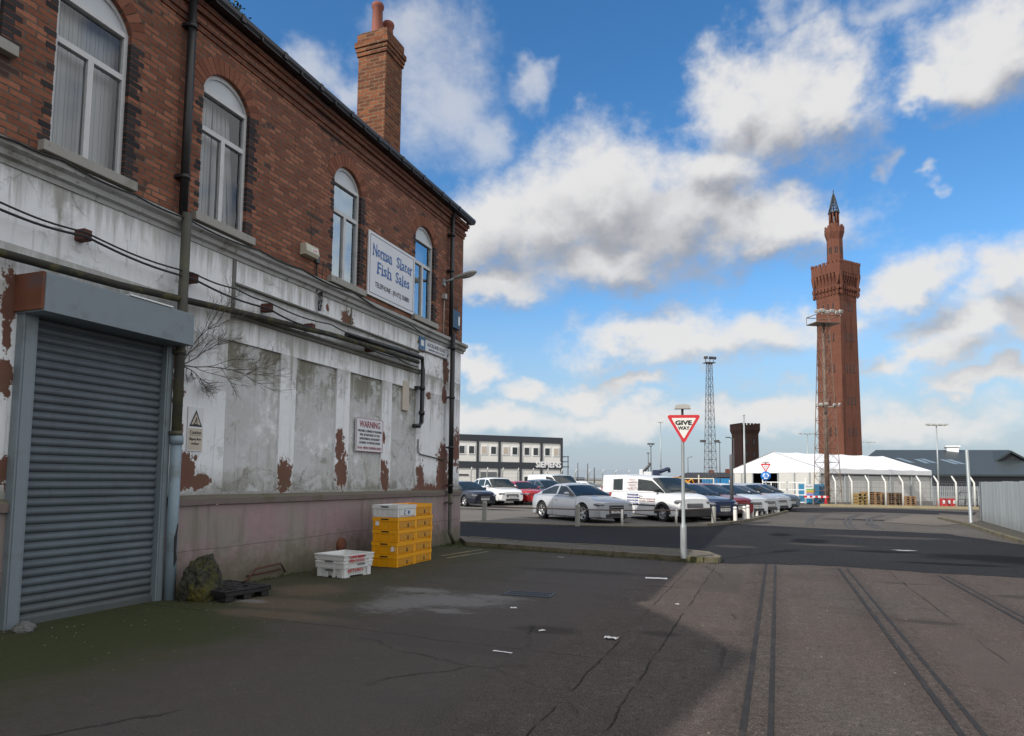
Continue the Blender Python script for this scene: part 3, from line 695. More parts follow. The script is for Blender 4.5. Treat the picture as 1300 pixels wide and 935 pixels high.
run('moulding', [(-.02, 4.36), (.04, 4.362), (.035, 4.39), (-.02, 4.4)], 7.7, 13.34, MAT['mould'], wav=.003)
for q in ((.02, 7.66, 7.72, 3.86, 4.72), (.012, 10.66, 10.69, 4.405, 4.72)): b = MB(); b.box(XF-.01, XF+q[0], *q[1:]); bpart(b, 'fascia_strip', MAT['mould'])
# brick storey with arched openings
WIN = [(3.42, 4.36, 5.98, 7.75, .25), (4.91, 5.83, 5.15, 6.98, .34), (6.98, 7.88, 5.15, 7.0, .33), (10.03, 10.90, 5.15, 7.0, .32), (13.05, 13.95, 5.16, 6.97, .32), (1.0, 1.9, 5.15, 6.98, .33)]
def arch_pts(w, n=12):
    y0, y1, z0, z1, rise = w; ha = (y1-y0)/2; r = (ha*ha+rise*rise)/(2*rise); cz = z1+rise-r; yc = (y0+y1)/2; a = math.asin(ha/r)
    return [(yc+r*sin(-a+2*a*i/n), cz+r*cos(-a+2*a*i/n)) for i in range(n+1)], (yc, cz, r, a)
b = MB(); ZA, ZB, DEP = 4.95, 7.72, .13
ws = sorted(WIN); y = Y0
for w in ws:
    pts, _ = arch_pts(w)
    b.face([(XF, y, ZA), (XF, w[0], ZA), (XF, w[0], ZB), (XF, y, ZB)]); y = w[1]
    b.face([(XF, w[0], ZA), (XF, w[1], ZA), (XF, w[1], w[2]), (XF, w[0], w[2])])
    for (p, q), (r2, s) in zip(pts, pts[1:]):
        if w[3]+w[4] < ZB: b.face([(XF, p, q), (XF, r2, s), (XF, r2, ZB), (XF, p, ZB)])
        b.face([(XF, p, q), (XF-DEP, p, q), (XF-DEP, r2, s), (XF, r2, s)])
    b.face([(XF, w[0], w[2]), (XF, w[0], w[3]), (XF-DEP, w[0], w[3]), (XF-DEP, w[0], w[2])])
    b.face([(XF, w[1], w[2]), (XF-DEP, w[1], w[2]), (XF-DEP, w[1], w[3]), (XF, w[1], w[3])])
b.face([(XF, y, ZA), (XF, Y1, ZA), (XF, Y1, ZB), (XF, y, ZB)])
b.face([(XF, Y1, ZA), (XF, Y1, ZB), (-15, Y1, ZB), (-15, Y1, ZA)])
bpart(b, 'brick_wall', MAT['brick'])
# corbelled courses under the eaves
CB = [(7.70, 7.775, .025), (7.775, 7.85, .055), (7.85, 7.925, .03), (7.925, 8.0, .085), (8.0, 8.075, .12)]
b = MB()
for z0, z1, o in CB: b.box(XF-.05, XF+o, Y0, Y1+o*.9, z0+.001, z1-.001)
bpart(b, 'eaves_corbel', MAT['corbel_brick'])
b = MB()
b.box(XF+.125, XF+.26, Y0, 15.66, 8.085, 8.10); b.ext([(XF+.13, 8.10), (XF+.25, 8.105), (XF+.28, 8.15), (XF+.28, 8.21), (XF+.265, 8.21), (XF+.255, 8.15), (XF+.13, 8.13)], Y0, 15.68, lambda p, t: (p[0], t, p[1]))
yy = 0.4
while yy < 15.0: b.box(XF+.1, XF+.285, yy, yy+.03, 8.078, 8.13); b.box(XF+.12, XF+.288, yy+.5, yy+.58, 8.11, 8.216); yy += .92
bpart(b, 'gutter', MAT['lead'])
b = MB(); ridge = (-11.4, 10.3)
b.face([(XF+.16, Y0, 8.17), (XF+.16, 15.66, 8.17), (ridge[0], 15.66, ridge[1]), (ridge[0], Y0, ridge[1])])
b.face([(ridge[0], Y0, ridge[1]), (ridge[0], 15.66, ridge[1]), (-15.6, 15.66, 8.17), (-15.6, Y0, 8.17)])
b.face([(XF+.12, 15.6, 8.08), (XF+.12, 15.66, 8.17), (-15.5, 15.66, 8.17), (-15.5, 15.6, 8.08)])
roof = bpart(b, 'roof', MAT['slate'])
b = MB(); b.face([(XF, 15.5, 7.7), (XF, 15.5, 8.15), (ridge[0], 15.5, ridge[1]-.05), (-15, 15.5, 8.15), (-15, 15.5, 7.7)]); b.face([(-15, Y0, 0), (-15, 15.5, 0), (-15, 15.5, 8.1), (-15, Y0, 8.1)])
bpart(b, 'gable_wall', MAT['brick'])
# taller cross wing at the near end: outside the picture, its gable shades the yard
b = MB(); gx0, gx1 = XF, -15.0; yp, zp, ye = -6.6, 8.15+.44*5.35, -11.9
b.face([(gx0, ye, 0), (gx0, Y0, 0), (gx0, Y0, 8.15), (gx0, yp, zp), (gx0, ye, 8.15)]); b.face([(gx1, ye, 0), (gx1, Y0, 0), (gx1, Y0, 8.15), (gx1, yp, zp), (gx1, ye, 8.15)])
b.face([(gx0, ye, 0), (gx0, ye, 8.15), (gx1, ye, 8.15), (gx1, ye, 0)])
b.face([(gx0+.05, Y0, 8.16), (gx0+.05, yp, zp+.02), (gx1, yp, zp+.02), (gx1, Y0, 8.16)]); b.face([(gx0+.05, ye, 8.16), (gx0+.05, yp, zp+.02), (gx1, yp, zp+.02), (gx1, ye, 8.16)])
bpart(b, 'cross_wing', MAT['brick'])
# chimney
cx1, cx0, cy0, cy1 = -8.2, -8.95, 13.08, 13.81
b = MB(); b.box(cx0, cx1, cy0, cy1, 8.0, 11.52)
b.box(cx0-.03, cx1+.03, cy0-.03, cy1+.03, 11.46, 11.56); b.box(cx0-.05, cx1+.05, cy0-.05, cy1+.05, 11.56, 11.66); b.box(cx0-.075, cx1+.075, cy0-.075, cy1+.075, 11.66, 11.78)
b.box(cx0-.03, cx1+.03, cy0-.03, cy1+.03, 11.78, 12.0); b.box(cx0+.02, cx1-.02, cy0+.02, cy1-.02, 12.0, 12.06)
chim = bpart(b, 'chimney', MAT['brick_chimney'])
for px, py, h in ((-8.58, 13.27, .78), (-8.5, 13.62, .52)):
    b = MB(); b.lathe([(.15, 0), (.15, .04), (.135, .08), (.118, h-.14), (.145, h-.1), (.15, h-.04), (.13, h), (.1, h), (.1, h-.2)], 18, lambda x, y, z: (px+x, py+y, 12.04+z)); bpart(b, 'chimney_pot', MAT['pot'], chim, smooth=.7)
# windows: brick arch, black toothed jamb bricks, frame, panes, sill, blind
def window(w, kind):
    y0, y1, z0, z1, rise = w; pts, (yc, cz, r, a) = arch_pts(w)
    xo = XF-.075
    # outer frame with arched head
    b = MB(); fw = .055
    def bar(ya, yb, za, zb, x0=xo-.05, x1=xo+.02): b.box(x0, x1, ya, yb, za, zb)
    bar(y0+.002, y0+fw, z0, z1); bar(y1-fw, y1-.002, z0, z1); bar(y0+fw, y1-fw, z0+.002, z0+fw)
    tz = z0+(z1-z0)*.69
    bar(y0+fw, y1-fw, tz-.035, tz+.035); bar(y0+fw, y1-fw, z1-.06, z1, x1=xo+.03); bar(yc-.035, yc+.035, z0+fw, tz-.035)
    for i in range(12):   # head frame follows the arch
        (p, q), (p2, q2) = pts[i], pts[i+1]; s0, s1 = .86, .86
        pi_, qi = yc+(p-yc)*.93, max(z1, z1+(q-z1)*.82); pj, qj = yc+(p2-yc)*.93, max(z1, z1+(q2-z1)*.82)
        b.ext([(p, q), (p2, q2), (pj, qj), (pi_, qi)], xo-.04, xo+.015, lambda t, x: (x, t[0], t[1]))
    win = bpart(b, 'window', MAT['frame'])
    b = MB(); b.ext(pts + [], xo-.03, xo-.015, lambda t, x: (x, t[0], t[1])); bpart(b, 'head_panel', MAT['arch_panel'], win)
    b = MB(); x = xo-.02
    for ya, yb, za, zb in ((y0+fw, y1-fw, tz+.035, z1-.06), (y0+fw, yc-.035, z0+fw, tz-.035), (yc+.035, y1-fw, z0+fw, tz-.035)):
        b.face([(x, ya, za), (x, yb, za), (x, yb, zb), (x, ya, zb)])
    bpart(b, 'pane', MAT['glass_blue'] if 9 < y0 < 14 else MAT['glass'], win, fix=False)
    b = MB(); xs = xo-.2
    if kind == 'blind':
        yy = y0
        while yy < y1-.02: b.box(xs-.003+random.uniform(-.01, .01), xs+.001, yy, min(yy+.105, y1), z0+.02, z1+.02); yy += .11
        bpart(b, 'blind', MAT['blind'], win)
    elif kind == 'half':
        yy = y0
        while yy < yc-.1: b.box(xs-.003, xs+.001, yy, yy+.1, z0+.02, z1+.02); yy += .11
        for t in range(4):
            ya = yc+.02+t*.08
            b.ext([(ya, z1), (ya+.06, z1), (ya+.17+.03*t, z0+.1), (ya+.02+.03*t, z0+.1)], xs-.02, xs-.015, lambda q, x: (x, q[0], q[1]))
        bpart(b, 'blind', MAT['blind'], win)
    b = MB(); d = .75
    b.face([(xo-d, y0-.2, z0-.1), (xo-d, y1+.2, z0-.1), (xo-d, y1+.2, z1+.4), (xo-d, y0-.2, z1+.4)])
    for yq in (y0-.2, y1+.2): b.face([(xo-d, yq, z0-.1), (xo-.06, yq, z0-.1), (xo-.06, yq, z1+.4), (xo-d, yq, z1+.4)])
    for zq in (z0-.1, z1+.4): b.face([(xo-d, y0-.2, zq), (xo-.06, y0-.2, zq), (xo-.06, y1+.2, zq), (xo-d, y1+.2, zq)])
    bpart(b, 'room_recess', MAT['room'], win)
    b = MB(); b.box(XF-.1, XF+.1, y0-.12, y1+.12, z0-.13, z0-.012, .008); bpart(b, 'sill', MAT['sill'], win)
    # arch ring of upright bricks in two rows
    b = MB()
    for k, (ra, rb) in enumerate(((r+.004, r+.225),)):
        n = int(2*a*ra/.075)
        for i in range(n):
            t0, t1 = -a*1.04+2*a*1.04*(i+.06)/n, -a*1.04+2*a*1.04*(i+.94)/n
            b.ext([(yc+q*sin(t), cz+q*cos(t)) for q, t in ((ra, t0), (rb, t0), (rb, t1), (ra, t1))], XF-.11, XF+.004+random.uniform(0, .004), lambda q, x: (x, q[0], q[1]))
    bpart(b, 'brick_arch', MAT['arch_brick'], win)
    b = MB(); z = z0; i = 0
    while z < z1-.03:
        ln = .115 if i % 2 else (.19 if random.random() < .6 else .15)
        if random.random() < .93: b.box(XF-.115, XF+.0035, y1-.004, y1+ln, z+.006, z+.069)
        if random.random() < (.45): b.box(XF-.115, XF+.0035, y0-ln*.7, y0+.004, z+.006, z+.069)
        z += .075; i += 1
    bpart(b, 'jamb_bricks', MAT['black_brick'], win)
    return win
for w, k in zip(WIN, ('blind', 'blind', 'half', 'blind', 'blind', 'blind')): window(w, k)
# roller shutter
sh = MB(); ya, yb = 4.84, 6.5; z = .02; xs = XF+.02
while z < 3.3:
    prof = [(0, 0), (.012, .006), (.022, .025), (.024, .045), (.014, .066), (.0, .074), (-.006, .08), (-.006, .088), (0, .092)]
    for (o0, h0), (o1, h1) in zip(prof, prof[1:]):
        f = sh.face([(xs+o0, ya, z+h0), (xs+o0, yb, z+h0), (xs+o1, yb, z+h1), (xs+o1, ya, z+h1)])
    z += .092
sh.box(xs-.02, xs+.045, ya, yb, .0, .06)
bmesh.ops.remove_doubles(sh.b, verts=sh.b.verts, dist=.0005)
shut = bpart(sh, 'roller_shutter', MAT['shutter'], smooth=.9)
for yq, w2 in ((4.70, .15), (6.49, .11)):
    b = MB(); b.box(XF-.05, XF+.115, yq, yq+w2, -.01, 3.3, .006); b.box(XF+.115, XF+.125, yq+.02, yq+w2-.03, 0, 3.28); bpart(b, 'guide_rail', MAT['shutter_box'], shut)
b = MB(); b.box(XF-.2, XF+.43, 4.685, 6.6, 3.22, 3.62, .012); b.box(XF+.02, XF+.436, 4.68, 6.605, 3.215, 3.25); box = bpart(b, 'shutter_box', MAT['shutter_box'], shut)
b = MB(); b.box(XF-.01, XF+.42, 4.655, 4.684, 3.23, 3.62, .004); o = bpart(b, 'end_plate', MAT['rust'], shut)
b = MB(); b.box(XF-.8, XF-.79, 4.8, 6.56, 0, 3.4); bpart(b, 'dark_doorway', MAT['black'])
b = MB(); Y = 5.5
b.ext([(5.42, 3.74), (6.22, 3.70), (6.34, 3.63), (5.44, 3.60)], XF+.004, XF+.016, lambda q, x: (x, q[0], q[1])); b.box(XF+.3, XF+.44, 5.65, 6.25, 3.622, 3.64)
bpart(b, 'loose_white_board', MAT['white'])
# rainwater pipes
def pipe(name, pts, r, mat, brk=(), parent=None):
    b = MB(); b.path(pts, r, 12)
    for (x, y, z) in brk:
        b.tube((x, y, z-.03), (x, y, z+.03), r+.016, n=12); b.box(x-.1, x, y-.085, y+.085, z-.02, z+.02)
    return bpart(b, name, MAT[mat], parent)
xp = XF+.1; yp1 = 6.64
pipe('downpipe', [(xp, yp1, 8.1), (xp, yp1, 4.98)], .055, 'pipe_black', [(xp, yp1, 7.6), (xp, yp1, 5.5)])
pipe('downpipe', [(xp+.07, yp1, 5.0), (xp+.07, yp1, 2.02)], .062, 'pipe_dirty', [(xp+.07, yp1, 2.1), (xp+.07, yp1, 3.15)])
b = MB(); b.path([(xp+.07, yp1+.01, 2.05), (xp+.07, yp1+.01, 1.0), (xp+.075, yp1+.015, .0)], .068, 14); b.tube((xp+.07, yp1+.01, 1.96), (xp+.07, yp1+.01, 2.07), .083, n=14)
lower = bpart(b, 'lower_downpipe', MAT['pipe_grey'])
b = MB(); b.ext([(yp1-.012, .78), (yp1+.03, .95), (yp1+.016, .62), (yp1+.035, .5), (yp1-.005, .42)], xp+.135, xp+.147, lambda q, x: (x, q[0], q[1])); bpart(b, 'split', MAT['black'], lower)
yp2 = 14.68; xq = XF+.11
pipe('downpipe', [(xq, yp2, 8.12), (xq, yp2, 5.0)], .05, 'pipe_black', [(xq, yp2, 6.6), (xq, yp2, 7.5)])
pipe('downpipe', [(xq+.06, yp2, 5.05), (xq+.06, yp2, 1.22)], .058, 'pipe_black', [(xq+.06, yp2, 4.7), (xq+.06, yp2, 3.5), (xq+.06, yp2, 2.3), (xq+.06, yp2, 1.4)])
pipe('downpipe', [(xq+.06, yp2, 1.25), (xq+.06, yp2, .3), (xq+.12, yp2+.12, .03)], .045, 'pipe_dirty', [(xq+.06, yp2, 1.0)])
# the mossy service pipe along the front and its drop
def hp(px, py, X=XF+.16): y, z = Fc(px, py, X); return (X, y, z)
P = [hp(-60, 303), hp(0, 321), hp(150, 362), hp(300, 396), hp(420, 425), hp(480, 443), hp(531, 460)]
b = MB(); b.path(P, .045, 10); bpart(b, 'service_pipe', MAT['pipe_moss'])
P = [hp(440, 425, XF+.11), hp(500, 443, XF+.11), hp(536, 455, XF+.11), hp(537, 470, XF+.11), hp(535, 537, XF+.11), hp(532, 541, XF+.11), hp(525, 541, XF+.08)]
b = MB(); b.path(P, .05, 10)
for q in (3.0, 3.55): b.tube((P[4][0], P[4][1], q-.04), (P[4][0], P[4][1], q+.04), .068, n=12)
b.box(XF, XF+.1, P[4][1]-.16, P[4][1]-.03, 3.52, 3.58); bpart(b, 'drop_pipe', MAT['pipe_black'])
for px, py in ((108, 296), (245, 351), (341, 389), (395, 414), (471, 441)):
    y, z = Fc(px, py, XF+.1); b = MB(); b.box(XF-.01, XF+.15, y-.05, y+.05, z-.09, z+.035, .006); bpart(b, 'pipe_bracket', MAT['rust_dark'])
# small things fixed in the wall
y, z = Fc(430, 692); b = MB(); b.lathe([(.0, .0), (.12, 0), (.13, -.01), (.13, -.06), (0, -.06)], 18, lambda a, c2, h: (XP+.05+h, y+a, z+c2)); bpart(b, 'round_wall_cap', MAT['rust'])
b = MB(); yy = 8.05; b.path([(XP+.01, yy-.03, .02), (XP+.11, yy, .05), (XP+.11, yy+.18, .2), (XP+.11, yy+.72, .22), (XP+.02, yy+.95, .06)], .014, 6); b.path([(XP+.02, yy+.1, .1), (XP+.05, yy+.8, .12)], .012, 6); bpart(b, 'boot_scraper_bar', MAT['rust_dark'])
y, z = Fc(515, 502); b = MB(); b.box(XF-.03, XF+.012, y-.13, y+.13, z-.33, z+.3, .004); bpart(b, 'wall_hatch', MAT['sign_cream'])
b = MB(); yy, z = Fc(529, 575); b.path([(XF+.03, yy, z+.3), (XF+.03, yy, z+.02), (XF+.03, yy+.1, z-.03), (XF+.03, 14.6, z-.12)], .014, 6); bpart(b, 'thin_conduit', MAT['pipe_dirty'])
# ------------------------------------------------------------------ things hung on the building
VM = lambda y, z, x: basis((0, 1, 0), (x, y, z))
def front(name, label, cat, y, z, x=XF): return thing(name, label, cat, (x, y, z))
LM = lambda y, z, x=0: basis((0, 1, 0), (x, y, z))
def board(t, w, h, d, mat, name='board', bev=.003):
    b = MB(); b.box(.004, d, -w/2, w/2, -h/2, h/2, bev); return b.build(name, mat, t)
yc, zc = 12.05, 5.755
s = front('shop_sign', 'white board lettered in blue between two arched windows of the upper brick wall', 'sign', yc, zc, XF+.01)
W, H = 1.84, 1.28
board(s, W, H, .035, MAT['white_sign'])
b = MB()
for a in (-1, 1):
    b.box(.035, .0375, a*(W/2-.06)-.006, a*(W/2-.06)+.006, -H/2+.06, H/2-.06); b.box(.035, .038, -W/2+.066, W/2-.066, a*(H/2-.06)-.006, a*(H/2-.06)+.006)
b.build('border_line', MAT['sign_dark'], s)
text('Norman', MAT['sign_blue'], s, LM(-.41, .30, .037), .70, .235, .010, serif=.11); text('Sla', MAT['sign_blue'], s, LM(.305, .30, .037), .33, .235, .010, serif=.11); text('t', MAT['sign_blue'], s, LM(.525, .30, .037), .085, .235, .012); text('er', MAT['sign_blue'], s, LM(.69, .30, .037), .205, .235, .010, serif=.11)
text('Fish', MAT['sign_blue'], s, LM(-.33, -.03, .037), .52, .235, .010, serif=.11); text('Sales', MAT['sign_blue'], s, LM(.40, -.03, .037), .57, .235, .010, serif=.11)
text('TELEPHONE : (01472) 358881', MAT['sign_dark'], s, LM(.02, -.38, .037), 1.34, .105, .002)
yc, zc = (10.9+11.85)/2, (2.69+2.07)/2
s = front('warning_sign', 'white warning notice with red heading screwed to the weathered panel wall', 'sign', yc, zc, XF+.0)
board(s, .94, .64, .03, MAT['white_sign'])
b = MB()
for a in (-1, 1): b.box(.03, .033, a*.462-.005, a*.462+.005, -.31, .31); b.box(.03, .0335, -.457, .457, a*.312-.004, a*.312+.004)
b.build('border_line', MAT['sign_maroon'], s)
text('WARNING', MAT['sign_maroon'], s, LM(0, .2, .032), .72, .13, .012)
for i, tx in enumerate(('VALUABLE CORNERS OF BUILDING', 'WILL BE REPORTED TO THE', 'APPROPRIATE AUTHORITY', 'LEADING TO PROSECUTION')): text(tx, MAT['sign_dark'], s, LM(0, .075-i*.075, .032), (.84, .7, .72, .72)[i], .045, .002)
text('24 Hr. VIDEO SURVEILLANCE', MAT['sign_maroon'], s, LM(0, -.25, .032), .84, .05, .003)
yc, zc = 7.10, 2.19
s = front('caution_sign', 'narrow white and cream caution plate with black warning triangle near the rusty downpipe wall', 'sign', yc, zc, XF+.002)
board(s, .27, .6, .014, MAT['white_sign'])
b = MB(); b.box(.0142, .016, -.122, .122, -.285, .01); b.build('cream_field', MAT['sign_cream'], s)
def tri(y, z, w, h): return [(y-w/2, z), (y+w/2, z), (y, z+h)]
b = MB(); b.ext(tri(0, .035, .22, .225), .0142, .0165, lambda q, x: (x, q[0], q[1])); b.build('triangle_border', MAT['black'], s)
b = MB(); b.ext(tri(0, .06, .155, .155), .0166, .018, lambda q, x: (x, q[0], q[1])); b.build('triangle_field', MAT['sign_cream'], s)
b = MB(); x0 = .0195
b.lathe([(0, 0), (.011, .0), (.011, .002), (0, .002)], 10, lambda a, c2, h: (x0-.002+h, .005+a, .152+c2))
b.path([(x0, .006, .14), (x0, .0, .11), (x0, .022, .09), (x0, .012, .072)], .006, 4); b.path([(x0, .0, .11), (x0, -.022, .085), (x0, -.03, .07)], .006, 4); b.path([(x0, .004, .132), (x0, .03, .125)], .004, 4); b.path([(x0, .004, .13), (x0, -.02, .11)], .004, 4); b.path([(x0, -.045, .066), (x0, .045, .064)], .004, 4)
b.build('slipping_figure', MAT['black'], s)
text('Caution', MAT['black'], s, LM(0, -.045, .0165), .19, .048, .003); text('Slippery floor', MAT['black'], s, LM(0, -.135, .0165), .2, .035, .002); text('surface', MAT['black'], s, LM(0, -.195, .0165), .13, .035, .002)
b = MB(); b.box(.016, .018, -.095, .095, -.084, -.08); b.build('underline', MAT['black'], s)
# alarm box
s = front('alarm_box', 'cream burglar alarm box on the upper brick wall left of an arched window', 'alarm', 9.32, 5.36)
b = MB(); b.ext([(0, -.09), (.11, -.085), (.14, -.03), (.11, .1), (0, .1)], -.17, .17, lambda q, y: (q[0], y, q[1])); b.build('housing', MAT['alarm'], s)
b = MB(); b.box(.118, .132, -.02, .13, -.01, .05, rot=Matrix.Rotation(-.22, 3, 'Y')); b.build('label_plate', MAT['white'], s)
text('ALARM', MAT['sign_red'], s, basis((0, 1, 0), (.1315, .055, .02)) @ Matrix.Rotation(-.22, 4, 'X'), .12, .03, .002)
b = MB(); b.box(0, .06, .2, .3, -.12, .03, .01); b.build('junction_box', MAT['steel_dark'], s)
b = MB(); b.path([(.03, .25, -.12), (.03, .24, -.3), (.03, .27, -.42), (.04, .26, -.62)], .012, 5); b.path([(.02, .12, .1), (.02, .1, .3), (.015, .06, .6)], .004, 4); b.build('wire', MAT['cable'], s)
# wall lamp
y, z = Fc(565, 358, XF+.05)
s = front('street_light', 'grey street light head on a short arm beside the far downpipe of the brick wall', 'lamp', y, z)
b = MB(); b.path([(0, 0, 0), (.12, .02, .02), (.34, .06, .1)], .025, 8); b.box(0, .05, -.05, .05, -.1, .06); b.build('arm', MAT['steel'], s)
b = MB()
d = Vector((.95, .12, .22)).normalized(); x_ = d; y_ = Vector((0, 0, 1)).cross(d).normalized(); z_ = d.cross(y_)
A = Vector((.26, .05, .08))
def hd(a, c2, h): return tuple(A + x_*h + y_*a + z_*c2)
b.lathe([(.035, 0), (.05, .05), (.07, .16), (.088, .3), (.09, .42), (.07, .52), (.03, .58)], 14, lambda a, c2, h: hd(a*1.15, c2*.62, h)); b.build('lamp_head', MAT['lamp_grey'], s, smooth=.8)
b = MB(); b.lathe([(.03, .17), (.06, .25), (.07, .38), (.05, .5), (.02, .54)], 14, lambda a, c2, h: hd(a, -abs(c2)*.9-.03, h)); b.build('lamp_glass', MAT['lamp_lens'], s)
b = MB(); b.box(.0, .09, -.05, .05, -.42, -.3); b.path([(.04, 0, -.42), (.03, 0, -1.5)], .012, 5); b.build('supply_box', MAT['lamp_grey'], s)
# blue bracket sign
y, z = Fc(580, 406, XF+.1)
s = front('blue_wall_box', 'small dark blue box sign beside the downpipe at the far corner of the brick wall', 'sign', y, z)
b = MB(); b.box(.0, .09, -.2, .2, -.22, .22, .006); b.build('box', simple('dark_blue_box', (.012, .07, .15), .5, var=.2), s); b = MB(); b.box(.0905, .094, .1, .19, -.12, .1); b.build('pale_mark', MAT['white'], s)
# street name plate
s = front('street_name_plate', 'long pale street name plate with a blue end badge under the cornice', 'sign', 13.95, 4.58)
b = MB(); b.box(.005, .022, -.38, .72, -.135, .12, .003); b.build('plate', MAT['white_sign'], s)
b = MB(); b.box(.005, .026, -.66, -.385, -.16, .15, .003); b.build('badge', simple('blue_badge', (.05, .14, .27), .5, var=.15), s)
b = MB(); b.box(.026, .029, -.6, -.46, -.05, .08); b.build('badge_mark', MAT['white'], s)
text('AUCKLAND ROAD', MAT['sign_dark'], s, LM(.17, .02, .0225), .9, .09, .003); text('GRIMSBY FISH DOCKS', MAT['sign_dark'], s, LM(.17, -.08, .0225), .8, .045, .001)
b = MB(); b.box(.0, .03, -.66, .74, -.165, -.14); b.build('under_strip', MAT['mould'], s)
# slack black cables
def cable(pts, r, label, X=XF+.19):
    P = [];
    for i, (px, py, *x) in enumerate(pts):
        xx = XF+(x[0] if x else .19); y, z = Fc(px, py, xx); P.append(Vector((xx, y, z)))
    out = []
    for a, c2 in zip(P, P[1:]):
        for k in range(8):
            t = k/8; q = a.lerp(c2, t); q.z -= .05*sin(pi*t)*min(1, (c2-a).length/1.5); out.append(q)
    out.append(P[-1]); b = MB(); b.path(out, r, 6)
    return tag(b.build('cable', MAT['cable']), label, 'cable', 'black cables strung along the white wall')
cable([(-40, 245), (0, 257), (108, 295), (245, 347), (300, 367), (341, 384), (420, 412), (470, 432)], .011, 'upper thin black cable strung over rusty brackets along the white wall')
cable([(-40, 252), (0, 266), (108, 300), (245, 354), (341, 392), (395, 416), (450, 432), (505, 455), (530, 466)], .014, 'lower thicker black cable sagging between rusty brackets on the white wall')
cable([(-40, 155, .17), (20, 180, .16), (80, 204, .165), (172, 248, .17), (236, 277, .18), (330, 318, .17), (384, 342, .16), (450, 372, .16), (520, 412, .16), (560, 434, .16)], .012, 'black cable lying along the top of the stained cornice under the window sills')
b = MB(); y, z = Fc(406, 383, XF+.04)
rr = random.Random(3)
for k in range(4):
    P = [(XF+.04+rr.uniform(0, .02), y+.05*sin(t*2*pi/14+k)+rr.uniform(-.01, .01), z+.17*cos(t*2*pi/14+k*.1)) for t in range(15)]; b.path(P, .007, 4)
b.path([(XF+.05, y+.06, z+.75), (XF+.04, y+.04, z+.4), (XF+.04, y+.05, z+.15)], .007, 4)
tag(b.build('coiled_cable', MAT['cable']), 'coil of black cable hanging on the white fascia below the alarm box', 'cable')
# bare shrub growing out of the wall beside the shutter box
def shrub(name, label, base, dirs, seed, L, r0, depth, mat):
    rr = random.Random(seed); b = MB()
    def grow(p, d, L, r, k):
        pts = [p]; q = p.copy(); dd = d.copy()
        for i in range(5):
            dd = (dd + Vector((rr.uniform(-.2, .2), rr.uniform(-.2, .2), rr.uniform(-.18, .2)))).normalized(); q = q+dd*L/5
            q.x = max(q.x, XF+.03); pts.append(q.copy())
        b.path(pts, [r*(1-.11*i) for i in range(6)], 4)
        if k > 0:
            for j in (1, 2, 3, 4, 5):
                for _ in range(1 if j < 3 else 2):
                    if rr.random() < .8:
                        nd = (dd + Vector((rr.uniform(-.5, .6), rr.uniform(-.75, .75), rr.uniform(-.45, .65)))).normalized(); grow(pts[j], nd, L*rr.uniform(.4, .68), r*.55, k-1)
    for d, l in dirs: grow(Vector(base), Vector(d).normalized(), l, r0, depth)
    return tag(b.build(name, mat), label, 'plant')
shrub('bare_shrub', 'leafless twiggy shrub growing from the wall at the right end of the shutter box', (XF+.12, 6.72, 3.0), [((.1, .75, .4), .6), ((.15, .9, .05), .85), ((.1, .45, .85), .75), ((.1, .6, -.15), .4)], 5, 1, .009, 3, MAT['bark'])
b = MB(); rr = random.Random(4); y, z = Fc(285, 12, XF+.2)
for i in range(60):
    p = Vector((XF+.2+rr.gauss(0, .04), 7.27+rr.gauss(0, .07), 8.2+abs(rr.gauss(0, .07)))); d = Vector((rr.uniform(-1, 1), rr.uniform(-1, 1), rr.uniform(-.2, 1))).normalized()*.05; e = d.cross(Vector((0, 0, 1))).normalized()*.015
    b.face([p-e, p+d*.5-e*1.6, p+d, p+e])
b.path([(XF+.2, 7.27, 8.15), (XF+.2, 7.28, 8.28)], .006, 4)
tag(b.build('gutter_weed', MAT['weed']), 'small green weed sprouting from the roof gutter above the second window', 'plant')
# ------------------------------------------------------------------ crates, pallet, stones by the wall
def make_crate(name, mat, W=.53, L=.64, H=.215, deco='emblem'):
    """open stacking crate, origin under its middle; -Y end has the hand slot, +X side the label panel"""
    root = thing(name, '', 'crate')
    b = MB(); w, l = W/2, L/2; t = .014; k = .03
    def ring(wi, li, z): return [(-wi, -li, z), (wi, -li, z), (wi, li, z), (-wi, li, z)]
    R_ = [ring(w-k, l-k, 0), ring(w-k*.6, l-k*.6, H*.68), ring(w-.002, l-.002, H*.70), ring(w, l, H), ring(w-t, l-t, H), ring(w-k-t, l-k-t, .02)]
    V = [[b.b.verts.new(p) for p in q] for q in R_]
    for A, B in zip(V, V[1:]):
        for i in range(4): b.b.faces.new((A[i], A[(i+1) % 4], B[(i+1) % 4], B[i]))
    b.b.faces.new(V[0][::-1]); b.b.faces.new(V[-1])
    # outside ribs on both long sides, upper band teeth
    for sx in (-1, 1):
        x = sx*(w-k*.55)
        for j in range(9):
            y = -l+.05+j*(L-.1)/8; b.box(min(x, x+sx*.012), max(x, x+sx*.012), y-.011, y+.011, H*.70, H*.97)
        for y in (-l+.04, l-.04): b.box(min(x-sx*.008, x+sx*.012), max(x-sx*.008, x+sx*.012), y-.025, y+.025, .004, H*.68)
    for sy in (-1, 1):
        y = sy*(l-k*.55)
        for xx in (-w+.05, -w*.42, w*.42, w-.05): b.box(xx-.013, xx+.013, min(y, y+sy*.01), max(y, y+sy*.01), .004, H*.97)
    b.build('tub', mat, root)
    b = MB()
    for sy in (-1, 1): b.box(-.075, .075, sy*(l+.002)-.004, sy*(l+.002)+.004, H*.80, H*.9, .002)
    b.build('hand_slot', MAT['black'], root)
    return root
